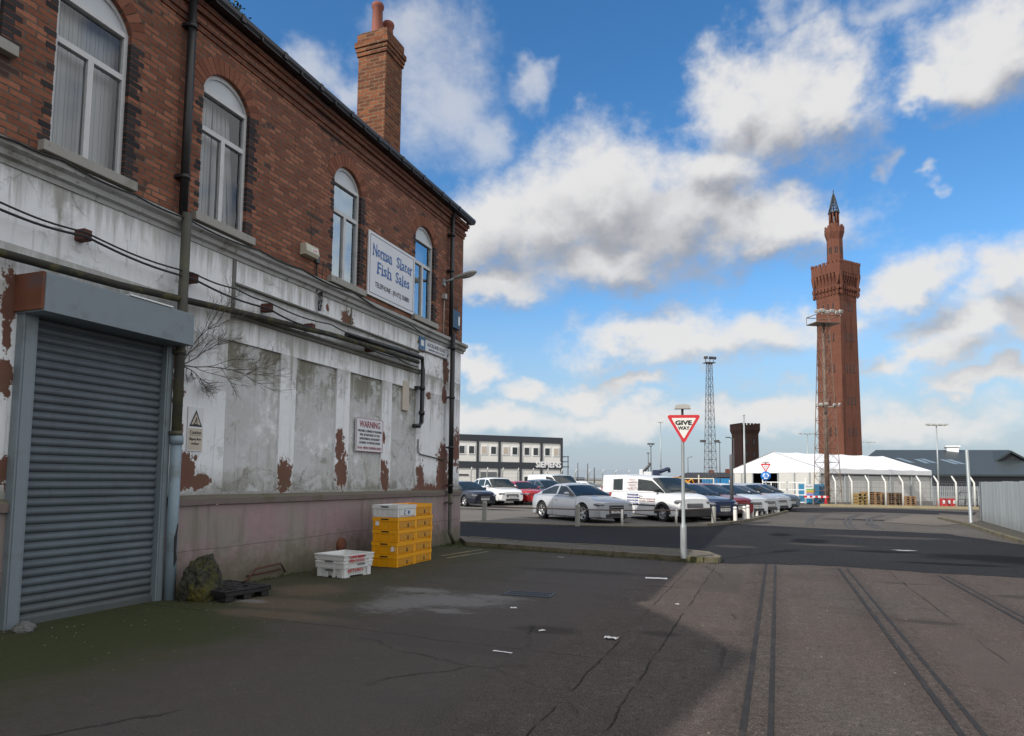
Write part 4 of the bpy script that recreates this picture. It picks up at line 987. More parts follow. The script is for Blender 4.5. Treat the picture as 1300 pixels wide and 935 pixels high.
def crate_deco(root, kind, mat, W=.53, L=.64, H=.215, mark=None):
    w, l = W/2, L/2
    b = MB(); b.box(w-.022, w-.0105, -l*.72, l*.8, .03, H*.62, .003); p = b.build('label_panel', mat, root)
    if kind == 'emblem':
        b = MB(); x = w-.0095
        b.lathe([(0, 0), (.022, 0), (.022, .002), (0, .002)], 9, lambda a, c2, h: (x+h, .04+a*.8, H*.42+c2)); b.ext([(.01, .045), (.07, .045), (.05, .075), (.03, .075)], x, x+.002, lambda q, t: (t, q[0], q[1])); b.box(x, x+.002, .033, .047, .04, H*.5)
        b.build('emblem', MAT['black'], p)
Z0 = .0
def stack(base, n, first, mats, labels, group):
    rr = random.Random(int(abs(base[0]*100)+base[1]*10))
    for i in range(n):
        r = first[i]; o = r
        o.location = (base[0]+rr.uniform(-.012, .012), base[1]+rr.uniform(-.012, .012), i*.217+.001); o.rotation_euler = (0, 0, R(-2)+rr.uniform(-.02, .02))
        o['label'] = labels[i]; o['group'] = group
proto = make_crate('yellow_crate', MAT['yellow']); crate_deco(proto, 'emblem', MAT['yellow_dk'])
near = [proto]+[dup(proto) for _ in range(3)]
wtop = make_crate('white_crate', MAT['crate_white']); crate_deco(wtop, 'none', MAT['crate_white'])
text('C', MAT['sign_blue'], wtop, basis((0, 1, 0), (.258, -.06, .08)), .06, .08, .02); text('III', MAT['sign_blue'], wtop, basis((0, 1, 0), (.258, .07, .08)), .06, .06, .01)
nx, ny = G(504, 721.5); cxx, cyy = nx-.262, ny+.325
pos_n = ['bottom', 'second', 'third', 'fourth']
lab = ['bottom yellow crate of the stack that has a white crate on top', 'second crate up in the white topped stack, white sticker at its corner', 'third yellow crate up in the stack topped by a white crate', 'yellow crate directly under the white crate of the near stack, with a pale torn sticker']
stack((cxx, cyy), 5, near+[wtop], None, lab+['white crate with blue marks on top of four yellow crates'], 'fish crates stacked against the wall')
for r, (px_, pz) in ((near[1], (.19, .1)), (near[3], (-.17, .11))):
    b = MB(); b.ext([(px_-.05, pz-.04), (px_+.04, pz-.045), (px_+.05, pz+.02), (px_+.02, pz+.05), (px_-.045, pz+.035)], -.305, -.312, lambda q, t: (q[0], t, q[1])); b.build('sticker', MAT['white'], r)
far_ = [dup(proto) for _ in range(5)]
lab2 = ['bottom yellow crate of the all yellow stack nearer the building corner', 'second crate from the ground in the all yellow stack of five', 'middle crate of the all yellow stack of five', 'second crate from the top in the all yellow stack of five', 'top crate of the all yellow stack beside the white topped one']
stack((cxx-.02, cyy+.68), 5, far_, None, lab2, 'fish crates stacked against the wall')
# two nested white crates on the ground
nx, ny = G(440, 735); a0 = R(-9)
def white_tray(name, label, z, W, L, H, feet):
    t = thing(name, label, 'crate', (nx-.31+.03, ny+.34, z), a0, 'white fish crates on the ground')
    b = MB(); w, l, k = W/2, L/2, .03
    def ring(wi, li, zz): return [(-wi, -li, zz), (wi, -li, zz), (wi, li, zz), (-wi, li, zz)]
    rs = [ring(w-k-.02, l-k-.02, .02 if feet else 0), ring(w-k, l-k, H*.55), ring(w-.003, l-.003, H*.57), ring(w, l, H), ring(w-.03, l-.03, H), ring(w-.045, l-.045, .05 if feet else .04)]
    V = [[b.b.verts.new(p) for p in q] for q in rs]
    for A, B in zip(V, V[1:]):
        for i in range(4): b.b.faces.new((A[i], A[(i+1) % 4], B[(i+1) % 4], B[i]))
    b.b.faces.new(V[0][::-1]); b.b.faces.new(V[-1])
    for s in (-1, 1):
        for q in (-.8, -.25, .25, .8): b.box(q*w-.03, q*w+.03, s*(l-.022)-.012, s*(l-.022)+.012, .0, H*.96, .004)
        for q in (-.8, .8): b.box(s*(w-.022)-.012, s*(w-.022)+.012, q*l-.04, q*l+.04, .0, H*.96, .004)
        b.box(s*(w+.004)-.008, s*(w+.004)+.008, -l-.004, l+.004, H*.9, H, .003); b.box(-w-.004, w+.004, s*(l+.004)-.008, s*(l+.004)+.008, H*.9, H, .003)
    if feet:
        for sx in (-1, 1):
            for sy in (-1, 1): b.box(sx*(w-.1)-.07, sx*(w-.1)+.07, sy*(l-.1)-.07, sy*(l-.1)+.07, 0, .03)
    b.build('tub', MAT['crate_white'], t)
    b = MB(); b.box(-.08, .08, -l-.014, -l+.01, H*.42, H*.52); b.box(w-.02, w+.0135, -.02, .14, H*.76, H*.84); b.build('hand_slot', simple('crate_shadow_slot', (.12, .12, .11), .7), t)
    MT = basis((0, 1, 0), (w+.0135, .03, H*.66))
    for i, s in enumerate(('GRIMSBY', 'FISH DOCK') if not feet else ('RETURN',)): text(s, MAT['sign_red'], t, basis((0, 1, 0), (w+.014 if not feet else w-.004, -.06, H*(.8-.3*i) if not feet else H*.42)), .34, .045, .01)
    return t
white_tray('white_crate', 'lower white crate on the ground with the second one nested in it', .002, .6, .66, .24, True)
white_tray('white_crate', 'upper open white crate with red lettering nested in the one on the ground', .155, .63, .68, .2, False)
# black pallet
px0, py0 = G(294, 766)
t = thing('black_pallet', 'small black plastic pallet lying by the wall beside the mossy stone', 'pallet', (px0-.42, py0+.36, .001), R(-8))
b = MB(); w, l = .42, .36
for i in range(6): y = -l+.03+i*(2*l-.06)/5; b.box(-w, w, y-.032, y+.032, .105, .132, .005)
for i in range(7): x = -w+.03+i*(2*w-.06)/6; b.box(x-.03, x+.03, -l, l, .112, .138, .005)
b.box(-w, w, -l, -l+.03, .07, .136, .005); b.box(-w, w, l-.03, l, .07, .136, .005); b.box(-w, -w+.03, -l, l, .07, .137, .005); b.box(w-.03, w, -l, l, .07, .137, .005)
b.build('deck', MAT['blackplastic'], t)
for x in (-w+.09, 0, w-.09):
    for y in (-l+.08, 0, l-.08):
        b = MB(); b.box(x-.075, x+.075, y-.06, y+.06, 0, .108, .01); b.build('foot', MAT['blackplastic'], t)
b = MB(); rr = random.Random(2)
for i in range(30):
    p = Vector((rr.uniform(-w, w)*.8, rr.uniform(-l, l)*.8, .138)); s = rr.uniform(.02, .05); q = [p+Vector((s*cos(a+rr.uniform(-.3, .3)), s*sin(a), rr.uniform(0, .02))) for a in (0, 1.5, 3, 4.6)]; b.face(q)
b.build('damp_leaves', simple('black_wet_leaves', (.02, .019, .017), .6), t)
from mathutils import noise as MN
def stone(name, label, loc, sx, sy, sz, seed, mat, rz=0, flat=.0, cat='stone'):
    b = MB(); bmesh.ops.create_icosphere(b.b, subdivisions=5, radius=1)
    for v in b.b.verts:
        p = v.co.copy(); d = MN.noise(p*1.3+Vector((seed, 0, 0)))*.28+MN.noise(p*3.2+Vector((0, seed, 0)))*.13+MN.noise(p*6+Vector((seed, seed, 0)))*.1+MN.noise(p*13)*.05
        p *= 1+d; q = max(-.55, p.z); v.co = Vector((p.x*sx*(1-.22*max(0, p.z)), p.y*sy*(1-.22*max(0, p.z)), (q+.55)*sz/1.5))
    o = b.build(name, mat, smooth=.9); o.location = (*loc, -.01); o.rotation_euler = (0, 0, rz); return tag(o, label, cat)
rx, ry = G(243, 766); stone('mossy_stone', 'large mossy boulder standing at the foot of the grey downpipe', (rx-.12, ry+.28), .25, .24, .53, 3.1, MAT['rock'])
sx, sy = G(22, 804); stone('broken_stone', 'small grey broken stone at the left foot of the shutter', (sx-.03, sy+.08), .12, .09, .1, 8.2, simple('grey_stone', (.13, .13, .13), .9, var=.35, scale=9, bump=.4))
b = MB(); rr = random.Random(11)
# drain grate
gx, gy = G(672, 755)
t = thing('drain_grate', 'rectangular cast iron drain grate set in the yard', 'drain', (gx, gy, .004), R(4))
b = MB(); W, H = .66, .36
b.box(-W/2, W/2, -H/2, -H/2+.035, -.03, .006); b.box(-W/2, W/2, H/2-.035, H/2, -.03, .006); b.box(-W/2, -W/2+.035, -H/2, H/2, -.03, .0062); b.box(W/2-.035, W/2, -H/2, H/2, -.03, .0062); b.build('frame', MAT['grate'], t)
b = MB()
for i in range(13): x = -W/2+.05+i*.047; b.box(x, x+.02, -H/2+.03, H/2-.03, -.03, .005)
b.box(-W/2, W/2, -.012, .012, -.03, .0055); b.build('bars', MAT['grate'], t)
b = MB(); b.box(-W/2+.02, W/2-.02, -H/2+.02, H/2-.02, -.0035, -.0025); b.build('dark_sump', MAT['black'], t)
# litter
def scrap(px, py, w, h, label, rz=0, curl=.02, mat='paper', name='paper_scrap', cat='litter'):
    w, h, curl = (w, h, curl) if w > .33 else (w*.62, h*.62, curl*.6)
    x, y = G(px, py); b = MB(); k = 5
    g = [[b.b.verts.new((-w/2+w*i/k+random.uniform(-.1, .1)*w/k, -h/2+h*j/k+random.uniform(-.15, .15)*h/k, .007+curl*abs(sin(i*1.3+j*.8))*random.uniform(.5, 1))) for i in range(k+1)] for j in range(k+1)]
    for j in range(k):
        for i in range(k): b.b.faces.new((g[j][i], g[j][i+1], g[j+1][i+1], g[j+1][i]))
    o = b.build(name, MAT[mat]); o.location = (x, y, 0); o.rotation_euler = (0, 0, rz); return tag(o, label, cat, 'scraps of litter on the yard')
scrap(833, 735, .34, .15, 'flat white sheet of paper on the sunlit yard near the give way post', R(8), .006)
scrap(776, 812, .2, .1, 'crumpled white paper scrap in the shade at the front of the yard', R(-10), .04)
scrap(652, 773, .12, .08, 'small white scrap of litter below the drain grate', .4, .02)
scrap(688, 802, .11, .06, 'small torn white scrap left of the crumpled paper', .8, .02)
scrap(638, 829, .3, .04, 'thin white paper strip lying at the front of the yard', R(-5), .01)
scrap(712, 708, .2, .05, 'pale blue flat scrap against the pavement kerb', R(-5), .005)
scrap(860, 768, .07, .05, 'tiny pale scrap on the sunlit yard beside the track', .3, .01)
b = MB()
for i in range(420):
    x, y = rr.uniform(-7.1, 3), rr.uniform(4, 13.5)
    if rr.random() < .5: x = -7.0+abs(rr.gauss(0, .8))
    s = rr.uniform(.004, .013); p = Vector((x, y, .002)); h = s*.7
    q = [p+Vector((s*cos(a+rr.uniform(-.5, .5)), s*sin(a+rr.uniform(-.5, .5)), 0)) for a in (0, 1.57, 3.14, 4.71)]; top = p+Vector((0, 0, h))
    for a, c2 in zip(q, q[1:]+q[:1]): b.face([a, c2, top])
tag(b.build('grit', simple('loose_grit', (.17, .15, .13), .9, var=.6, scale=40)), 'loose grit and crumbs of mortar scattered on the yard', 'grit', kind='stuff')
b = MB()
for i in range(700):
    k = rr.random()
    if k < .45: s = rr.uniform(0, 1); a = Vector(pv[3]).lerp(Vector(pv[5]), s); x, y = a.x+rr.gauss(0, .03), a.y-.06+rr.gauss(0, .03)-.55*(1-abs(2*s-1))*0; 
    elif k < .75: x, y = XF+.04+abs(rr.gauss(0, .05)), rr.uniform(6.9, 15.5)
    else: x, y = rr.gauss(-7.0, .3), rr.gauss(14.9, .35)
    for q in range(3):
        p = Vector((x+rr.gauss(0, .012), y+rr.gauss(0, .012), 0)); h = rr.uniform(.02, .075); d = Vector((rr.gauss(0, .4), rr.gauss(0, .4), 1)).normalized()*h; e = Vector((rr.uniform(-1, 1), rr.uniform(-1, 1), 0)).normalized()*.006
        b.face([p-e, p+e, p+d])
tag(b.build('grass', MAT['weed']), 'short weeds and moss growing along the wall foot and the kerb', 'grass', kind='stuff')
# puddle
x, y = G(1148, 699.5)
b = MB(); n = 26
b.face([(x+(.22+.06*sin(3*a)+.03*sin(5*a+1))*cos(a), y+(.15+.04*sin(2*a+1)+.03*sin(7*a))*sin(a), .0085) for a in (2*pi*i/n for i in range(n))])
m, n_ = newmat('puddle_water'); finish(n_, (.02, .02, .022), .03, 0, None, spec=.7); tag(b.build('puddle', m, fix=False), kind='structure')
# ------------------------------------------------------------------ give way sign
def look(x, y): d = Vector((x, y)); r = Vector((-d.y, d.x)); return Vector((d.y, -d.x, 0)).normalized()  # right vector for a face turned to the camera
def depth(x, y): return (Vector((x, y, HC))-CAM).dot(_f)
def rtri(w, rad, cx=0, cz=0, n=5):
    """point-down rounded triangle of width w between rounded corners"""
    h = w*.866; P = [(-w/2, h/2), (w/2, h/2), (0, -h/2)]; out = []
    for i, p in enumerate(P):
        a, c2 = Vector(P[i-1]), Vector(P[(i+1) % 3]); p = Vector(p); bis = ((a-p).normalized()+(c2-p).normalized()).normalized(); cen = p+bis*rad*2
        d0 = (p-a).normalized(); n0 = Vector((-d0.y, d0.x)); d1 = (c2-p).normalized(); n1 = Vector((-d1.y, d1.x))
        if n0.dot(p-cen) < 0: n0, n1 = -n0, -n1
        a0, a1 = atan2(n0.y, n0.x), atan2(n1.y, n1.x)
        while a1-a0 > pi: a1 -= 2*pi
        while a1-a0 < -pi: a1 += 2*pi
        out += [(cx+cen.x+rad*cos(a0+(a1-a0)*k/n), cz+cen.y+rad*sin(a0+(a1-a0)*k/n)) for k in range(n+1)]
    return out
x, y = G(868, 709, .1); D = depth(x, y); base = .1
rv = look(x, y); ang = atan2(rv.y, rv.x)+R(3)
t = thing('give_way_sign', 'grey post with triangular red and white GIVE WAY sign and lamp on the kerb end', 'road sign', (x, y, base), ang)
tilt = -.012
zs = lambda py: zat(866, py, D)-base
b = MB(); ztop = zs(529)
b.lathe([(.058, 0), (.06, .02), (.06, zs(672)), (.055, zs(668)), (.034, zs(664)), (.032, zs(600)), (.031, ztop+.03)], 18)
b.build('post', MAT['steel'], t, smooth=.8)
b = MB(); b.tube((0, 0, ztop+.03), (0, 0, zs(519)), .024, n=10); b.build('lamp_stem', MAT['steel_dark'], t)
b = MB(); zl = zs(519)-.01; b.ext([(-.15, 0), (.15, 0), (.135, .07), (.06, .085), (-.06, .085), (-.13, .07)], -.05, .1, lambda q, s: (q[0], -s, zl+q[1])); b.build('sign_lamp', MAT['lamp_grey'], t)
Wd = 38.5*D/867; hz = Wd*.866; zc = (zs(528)+zs(563))/2-.005
b = MB(); b.ext(rtri(Wd*1.12, .035, .02, zc+.0), -.052, -.044, lambda q, s: (q[0], s, q[1])); plate = b.build('red_border', MAT['sign_red'], t)
b = MB(); b.ext(rtri(Wd*.80, .012, .02, zc+.022), -.0545, -.0525, lambda q, s: (q[0], s, q[1])); b.build('white_field', simple('reflective_white', (.72, .72, .68), .4, var=.04), t)
MS = lambda x_, z_: basis((1, 0, 0), (x_, -.0555, z_))
text('GIVE', MAT['black'], t, MS(.015, zc+.128), .30, .085, .05); text('WAY', MAT['black'], t, MS(.02, zc+.025), .21, .07, .045)
b = MB()
for zz in (zc+.17, zc-.02): b.tube((0, 0, zz-.015), (0, 0, zz+.015), .042, n=12); b.box(-.05, .05, -.046, -.03, zz-.015, zz+.015)
b.build('clamp', MAT['steel_dark'], t)
b = MB(); b.box(-.03, .03, -.063, -.05, .25, .45, .004); b.build('access_door', MAT['steel'], t)
# second sign, far off: give way over mini roundabout
x, y = G(973, 645); D = depth(x, y); rv = look(x, y)
t = thing('roundabout_sign', 'distant grey pole with a small give way triangle above a blue roundabout disc', 'road sign', (x, y, 0), atan2(rv.y, rv.x))
zz = lambda py: zat(973, py, D)
b = MB(); b.tube((0, 0, 0), (0, 0, zz(588)), .045, n=10); b.build('post', MAT['steel'], t)
b = MB(); b.ext(rtri(.62, .03, 0, zz(594.5)), -.07, -.06, lambda q, s: (q[0], s, q[1])); b.build('red_border', MAT['sign_red'], t)
b = MB(); b.ext(rtri(.38, .012, 0, zz(594.2)), -.075, -.071, lambda q, s: (q[0], s, q[1])); b.build('white_field', MAT['white'], t)
text('GIVE', MAT['black'], t, basis((1, 0, 0), (0, -.077, zz(592.4))), .17, .06, .01); text('WAY', MAT['black'], t, basis((1, 0, 0), (0, -.077, zz(594.6))), .12, .05, .01)
b = MB(); zc = zz(604.6); b.lathe([(0, 0), (.29, 0), (.29, .01), (0, .01)], 28, lambda a, c2, h: (a, -.06-h, zc+c2)); b.build('blue_disc', simple('mandatory_blue', (.02, .16, .5), .4, var=.05), t)
b = MB()
for k in range(3):
    a0 = pi/2+k*2*pi/3
    arc = [(.155*cos(a0-.25-i*.19), .155*sin(a0-.25-i*.19)) for i in range(7)]
    for (p, q), (p2, q2) in zip(arc, arc[1:]): b.ext([(p*.83, q*.83), (p*1.17, q*1.17), (p2*1.17, q2*1.17), (p2*.83, q2*.83)], -.0715, -.074, lambda v, s: (v[0], s, zc+v[1]))
    e = a0-.25-6*.19; b.ext([(.155*.55*cos(e), .155*.55*sin(e)), (.155*1.45*cos(e), .155*1.45*sin(e)), (.155*cos(e-.5), .155*sin(e-.5))], -.0715, -.074, lambda v, s: (v[0], s, zc+v[1]))
b.build('white_arrows', MAT['white'], t)
b = MB(); b.lathe([(.0, 0), (.2, 0), (.2, .05), (.1, .09), (0, .1)], 14, lambda a, c2, h: (a, c2*.5, zz(588)+h)); b.build('sign_lamp', MAT['lamp_grey'], t)
# ------------------------------------------------------------------ bollards, posts and rail
MAT['bollard'] = simple('white_bollard_paint', (.74, .73, .69), .7, var=.12, scale=7, dirt=(.13, .11, .08), damt=.4, dscale=5)
MAT['bollard_grey'] = simple('weathered_concrete_post', (.30, .30, .27), .85, var=.3, scale=7, dirt=(.12, .11, .08), damt=.4, dscale=5, bump=.4)
MAT['bollard_cap'] = simple('dark_bollard_slot', (.05, .05, .05), .7)
def bollard_mesh(h=.58, r=.075):
    b = MB(); b.lathe([(r, 0), (r, h-.09), (r*.97, h-.04), (r*.8, h-.01), (r*.4, h), (0, h+.002)], 12); return b
bp = thing('white_bollard', '', 'bollard', (0, 0, 0), 0, 'white bollards along the car park edge')
bollard_mesh().build('post', MAT['bollard'], bp, smooth=.8)
b = MB(); b.tube((0, 0, .47), (0, 0, .5), .0765, n=12); b.build('dark_band', MAT['bollard_cap'], bp)
BL = [((933.5, 662), 'first white bollard in the row, set apart just right of the give way post'), ((945, 660.6), 'second white bollard in the row behind the give way post, one of a close pair'),
      ((950, 658.5), 'third white bollard in the row, partly behind the second'), ((955.2, 656.8), 'fourth white bollard in the row along the parked cars'), ((960.7, 655.2), 'fifth white bollard in the row along the parked cars'),
      ((966.4, 653.8), 'sixth white bollard in the row, in front of the pale grey hatchback'), ((973, 652.6), 'seventh white bollard in the row, below the roundabout sign'), ((979, 651.6), 'eighth white bollard in the row, third from its far end'),
      ((984, 650.8), 'ninth white bollard in the row, last but one'), ((988, 650.4), 'tenth white bollard, at the far end of the row')]
ch = {bp.name: kids(bp)}
for i, (p, lb) in enumerate(BL):
    o = bp if i == 0 else dup(bp, None, ch); o.location = (*G(*p), 0); o['label'] = lb; o.rotation_euler = (R(random.uniform(-2, 2)), R(random.uniform(-2, 2)), random.random()*6)
for (p, h, r, lb) in (((614.5, 664), .78, .085, 'grey concrete post on the car park verge by the corner of the brick building'), ((733, 668.5), .74, .085, 'grey concrete post in front of the silver coupe'), ((906, 664), .62, .085, 'grey concrete post beside the dark blue hatchback')):
    b = bollard_mesh(h, r); o = b.build('concrete_post', MAT['bollard_grey'], smooth=.8); o.location = (*G(*p), 0); o.rotation_euler = (0, R(1.5), 0); tag(o, lb, 'post', 'concrete posts on the verge')
t = thing('knee_rail', 'low rusty tube rail on thin posts along the car park edge', 'railing', (*G(733, 668), 0))
o0 = Vector((*G(733, 668), 0)); P = []
for px, py in ((614.5, 663), (733, 667.5), (789, 669), (858, 668.5), (905, 664)):
    x, y = G(px, py); P.append(Vector((x, y+.1, .55))-o0)
b = MB(); b.path(P, .024, 6); b.build('rail', MAT['steel_rusty'], t)
for q in P[2:4]:
    b = MB(); b.tube((q.x, q.y-.0, 0), (q.x, q.y, .58), .04, n=8); b.build('post', MAT['bollard'], t)
# ------------------------------------------------------------------ steel sheet fence on the right
f0, f1 = Vector(G(1245, 662)), Vector(G(1300, 678)); dr = (f1-f0).normalized(); Lf = (f1-f0).length+14
t = thing('steel_fence', 'galvanised corrugated steel sheet fence at the right edge of the road', 'fence', (f0.x, f0.y, 0), atan2(dr.y, dr.x))
hf = zat(1245, 612, depth(*f0))
m, n_ = newmat('galvanised_sheet'); p = n_.pos(); nn = n_.noise(n_.v('MULTIPLY', p, (1, 1, .25)), 2.5, 5, .65); zz_ = n_.xyz(p)[2]
c_ = n_.mix(nn, (.25, .28, .29), (.42, .45, .46)); c_ = n_.mix(n_.m('MULTIPLY', n_.step(n_.m('ADD', zz_, n_.m('MULTIPLY', nn, .5)), .9, .1), .5), c_, (.17, .165, .15)); finish(n_, c_, .5, .3, nn, .1); MAT['galv'] = m
nsh = int(Lf/.98)
for i in range(nsh):
    x0 = i*.98; b = MB(); k = 26; top = hf+random.uniform(-.012, .012); off_ = .004*(i % 2)
    A = [(x0+.99*j/k, off_+.016*[0, 0, 1, 1][j % 4]) for j in range(k+1)]
    for (xa, ya), (xb, yb) in zip(A, A[1:]): b.face([(xa, ya, .03), (xb, yb, .03), (xb, yb, top), (xa, ya, top)])
    o = b.build('sheet', MAT['galv'], t); sol = o.modifiers.new('thick', 'SOLIDIFY'); sol.thickness = .003
for i in range(0, nsh+1, 2):
    b = MB(); b.box(i*.98-.04, i*.98+.04, .03, .11, 0, hf-.02); b.build('post', MAT['steel'], t)
b = MB(); b.box(-.03, Lf, .026, .06, hf*.82, hf*.82+.06); b.box(-.03, Lf, .026, .06, .3, .36); b.build('back_rail', MAT['steel'], t)
x, y = G(1233, 664); D = depth(x, y)
b = MB(); hp_ = zat(1232, 571, D); b.lathe([(.085, 0), (.085, .02), (.07, .05), (.062, hp_-.06), (.05, hp_-.02), (0, hp_)], 14); o = b.build('grey_post', MAT['steel']); o.location = (x, y, 0); o.rotation_euler = (0, R(-1), 0); tag(o, 'plain grey steel post standing at the near end of the steel sheet fence', 'post')
x, y = G(929.5, 661); D = depth(x, y); hp_ = zat(929, 577, D)
b = MB(); b.lathe([(.07, 0), (.07, hp_-.04), (.05, hp_-.01), (0, hp_)], 12); o = b.build('dark_post', MAT['steel_dark']); o.location = (x, y, 0); tag(o, 'dark steel post among the parked cars, left of the white bollard row', 'post')
# ------------------------------------------------------------------ vehicles
def lerp_tab(tab, x):
    if x <= tab[0][0]: return tab[0][1]
    for (a, va), (b_, vb) in zip(tab, tab[1:]):
        if x <= b_: t = (x-a)/(b_-a); return va+(vb-va)*t
    return tab[-1][1]
WHEELS = {}
def wheel(r, w, steel, parent, x, y, side):
    key = (round(r, 3), steel)
    if key not in WHEELS:
        b = MB(); b.lathe([(r*.64, -w/2), (r*.93, -w/2), (r, -w/2+.03), (r, w/2-.03), (r*.93, w/2), (r*.66, w/2-.005), (r*.64, w/2-.03)], 24, lambda a, c2, h: (a, h, c2)); ty = b.build('tyre', MAT['tyre'], None, smooth=.6)
        b = MB(); b.lathe([(0, -w/2+.02), (r*.66, -w/2+.02), (r*.66, w/2-.012), (r*.6, w/2-.012), (r*.58, w/2-.06), (0, w/2-.06)], 24, lambda a, c2, h: (a, h, c2), mi=0)
        for f in b.b.faces:
            if all(abs(v.co.y-(w/2-.06)) < .002 for v in f.verts): f.material_index = 1
        k = 7 if steel else 5
        for i in range(k):
            a = 2*pi*i/k; d = Vector((cos(a), 0, sin(a))); p = Vector((-sin(a), 0, cos(a)))*(r*.085)
            q0, q1 = d*r*.12, d*r*.6; yy0, yy1 = w/2-.06, w/2-.015
            v = [q0-p*1.3, q0+p*1.3, q1+p, q1-p]
            b.ext([(t.x, t.z) for t in v], yy0, yy1, lambda q, s: (q[0], s, q[1]))
        b.lathe([(0, w/2-.06), (r*.16, w/2-.06), (r*.16, w/2-.008), (0, w/2-.005)], 12, lambda a, c2, h: (a, h, c2))
        ri = b.build('rim', [MAT['rim'], MAT['trim']], None)
        WHEELS[key] = (ty.data, ri.data); bpy.data.objects.remove(ty); bpy.data.objects.remove(ri)
    tm, rm = WHEELS[key]
    o = bpy.data.objects.new('wheel', tm); C.objects.link(o); o.parent = parent; o.location = (x, y, r)
    if side < 0: o.rotation_euler = (0, 0, pi)
    q = bpy.data.objects.new('rim', rm); C.objects.link(q); q.parent = o
def grid_faces(b, rows, cond=None):
    V = [[b.b.verts.new(p) for p in r] for r in rows]
    for i, (A, B) in enumerate(zip(V, V[1:])):
        for j in range(len(A)-1):
            if cond is None or cond(i, j):
                try:
                    f = b.b.faces.new((A[j], A[j+1], B[j+1], B[j])); f.smooth = True
                except ValueError: pass
    return V
def car(name, label, cat, wheel_px, head, S, paintm, group='cars parked in the car park', lower=None, plate='YK07 HDL', mirror_paint=True, ground=None):
    """wheel_px: where the right front wheel meets the ground in the photograph; head: heading angle; S: dimensions and profiles"""
    L, W, H, wb, fo, rw = (S[k] for k in ('L', 'W', 'H', 'wb', 'fo', 'rw'))
    gx, gy = ground if ground else G(*wheel_px); ca, sa = cos(head), sin(head)
    lx, ly = L/2-fo, -(W/2-.1)
    t = thing(name, label, cat, (gx-(lx*ca-ly*sa), gy-(lx*sa+ly*ca), .002), head, group)
    X = lambda s: L/2-s
    xw = (fo, fo+wb); Ra = rw+.055; cl = S.get('cl', .19); deck = S['deck']; xf, xr1, xr2, xb = S['cab']; ztop = S.get('roof'); van = S.get('van', False)
    def wid(s):
        a = max(0, 1-s/.8); c2 = max(0, 1-(L-s)/(.35 if van else .7)); return W/2*(1-S.get('nose', .2)*a**2.2-S.get('tail', .12)*c2**2.2)
    def zb(s):
        z = cl
        for q in xw:
            d = abs(s-q)
            if d < Ra: z = max(z, rw+sqrt(Ra*Ra-d*d))
        if s < .5: z = max(z, cl+.05*(1-s/.5))
        return z
    st = {0, .03, .09, .2, .35, L, L-.03, L-.1, L-.22, xf, xr1, xr2, xb}
    for q in xw:
        for k in range(-8, 9): st.add(round(q+Ra*1.001*sin(k*pi/16), 4))
    s = .5
    while s < L-.3: st.add(round(s, 3)); s += .22
    st = sorted(x for x in st if 0 <= x <= L); st = [a for i, a in enumerate(st) if i == 0 or a-st[i-1] > .006]
    rows = []
    for s in st:
        w, z0, zd = wid(s), zb(s), lerp_tab(deck, s); e = 0
        if s < .2: e = (1-s/.2)**2
        if L-s < .2: e = (1-(L-s)/.2)**2
        zd -= .03*e
        cr = lambda z: max(z, z0+.012)
        half = [(w-.07-.05*e, z0), (w-.01-.04*e, cr(z0+.05)), (w-.02*e, cr(.40*zd+.1)), (w-.004-.02*e, cr(.68*zd+.04)), (w-.03-.02*e, cr(.83*zd+.02)), (w-.045-.02*e, cr(zd*.9)), (w-.1-.03*e, max(zd-.015, z0+.05)), (w*.72, zd+.012), (w*.36, zd+.028), (0, zd+.032)]
        row = [(X(s), y, z) for y, z in half] + [(X(s), -y, z) for y, z in half[-2::-1]]
        rows.append(row)
    b = MB(); V = grid_faces(b, rows); n = len(rows[0])
    for r_, flip in ((V[0], False), (V[-1], True)):
        try: b.b.faces.new(r_ if flip else r_[::-1])
        except ValueError: pass
    body = b.build('body', [paintm], t, smooth=.55)
    # underside and wheel wells
    b = MB(); b.box(X(L-.12), X(.12), -W/2+.2, W/2-.2, cl+.01, .62); b.build('underbody', MAT['trim'], t)
    # cabin
    wbase = lambda s: wid(s)-.075
    wroof = W/2*S.get('tumble', .74)
    pts = sorted(set([xf, xf+.06, xr1-.05, xr1, xr1+.12, (xr1*.6+xr2*.4), (xr1+xr2)/2, xr2-.1, xr2, xr2+.05, xb-.06, xb]+[p for a in S['pillars'] for p in a]+[xf+(xr1-xf)*k/6 for k in range(1, 6)]+[xr2+(xb-xr2)*k/4 for k in range(1, 4)]))
    pts = [a for i, a in enumerate(pts) if i == 0 or a-pts[i-1] > .008]
    def zr(s):
        d0 = lerp_tab(deck, s)
        if s < xr1: u = max(0, (s-xf)/(xr1-xf)); return d0+.0+(H-.055-lerp_tab(deck, xf))*(u**.92)+ (lerp_tab(deck, xf)-d0)
        if s > xr2: u = max(0, (xb-s)/(xb-xr2)); return lerp_tab(deck, xb)+(lerp_tab(ztop, xr2)-lerp_tab(deck, xb))*u**.9
        return lerp_tab(ztop, s)
    rows = []
    for s in pts:
        d0 = lerp_tab(deck, s)-.02; zt = max(zr(s), d0+.015); f_ = min(1, max(0, (zt-d0)/(H-d0))); y0, y1 = wbase(s), wbase(s)+(wroof-wbase(s))*f_
        hh = zt-d0; yl = lambda u: y0+(y1-y0)*u
        half = [(y0, d0), (yl(.1), d0+.1*hh), (yl(.84)+.012*f_, d0+.82*hh), (yl(.96), d0+.95*hh), (y1*.9, d0+hh*1.0), (y1*.5, d0+hh+.022*f_), (0, d0+hh+.03*f_)]
        rows.append([(X(s), y, z) for y, z in half]+[(X(s), -y, z) for y, z in half[-2::-1]])
    m = len(rows[0])-1
    inpil = lambda a, c2: any(p0-.004 <= a and c2 <= p1+.004 for p0, p1 in S['pillars'])
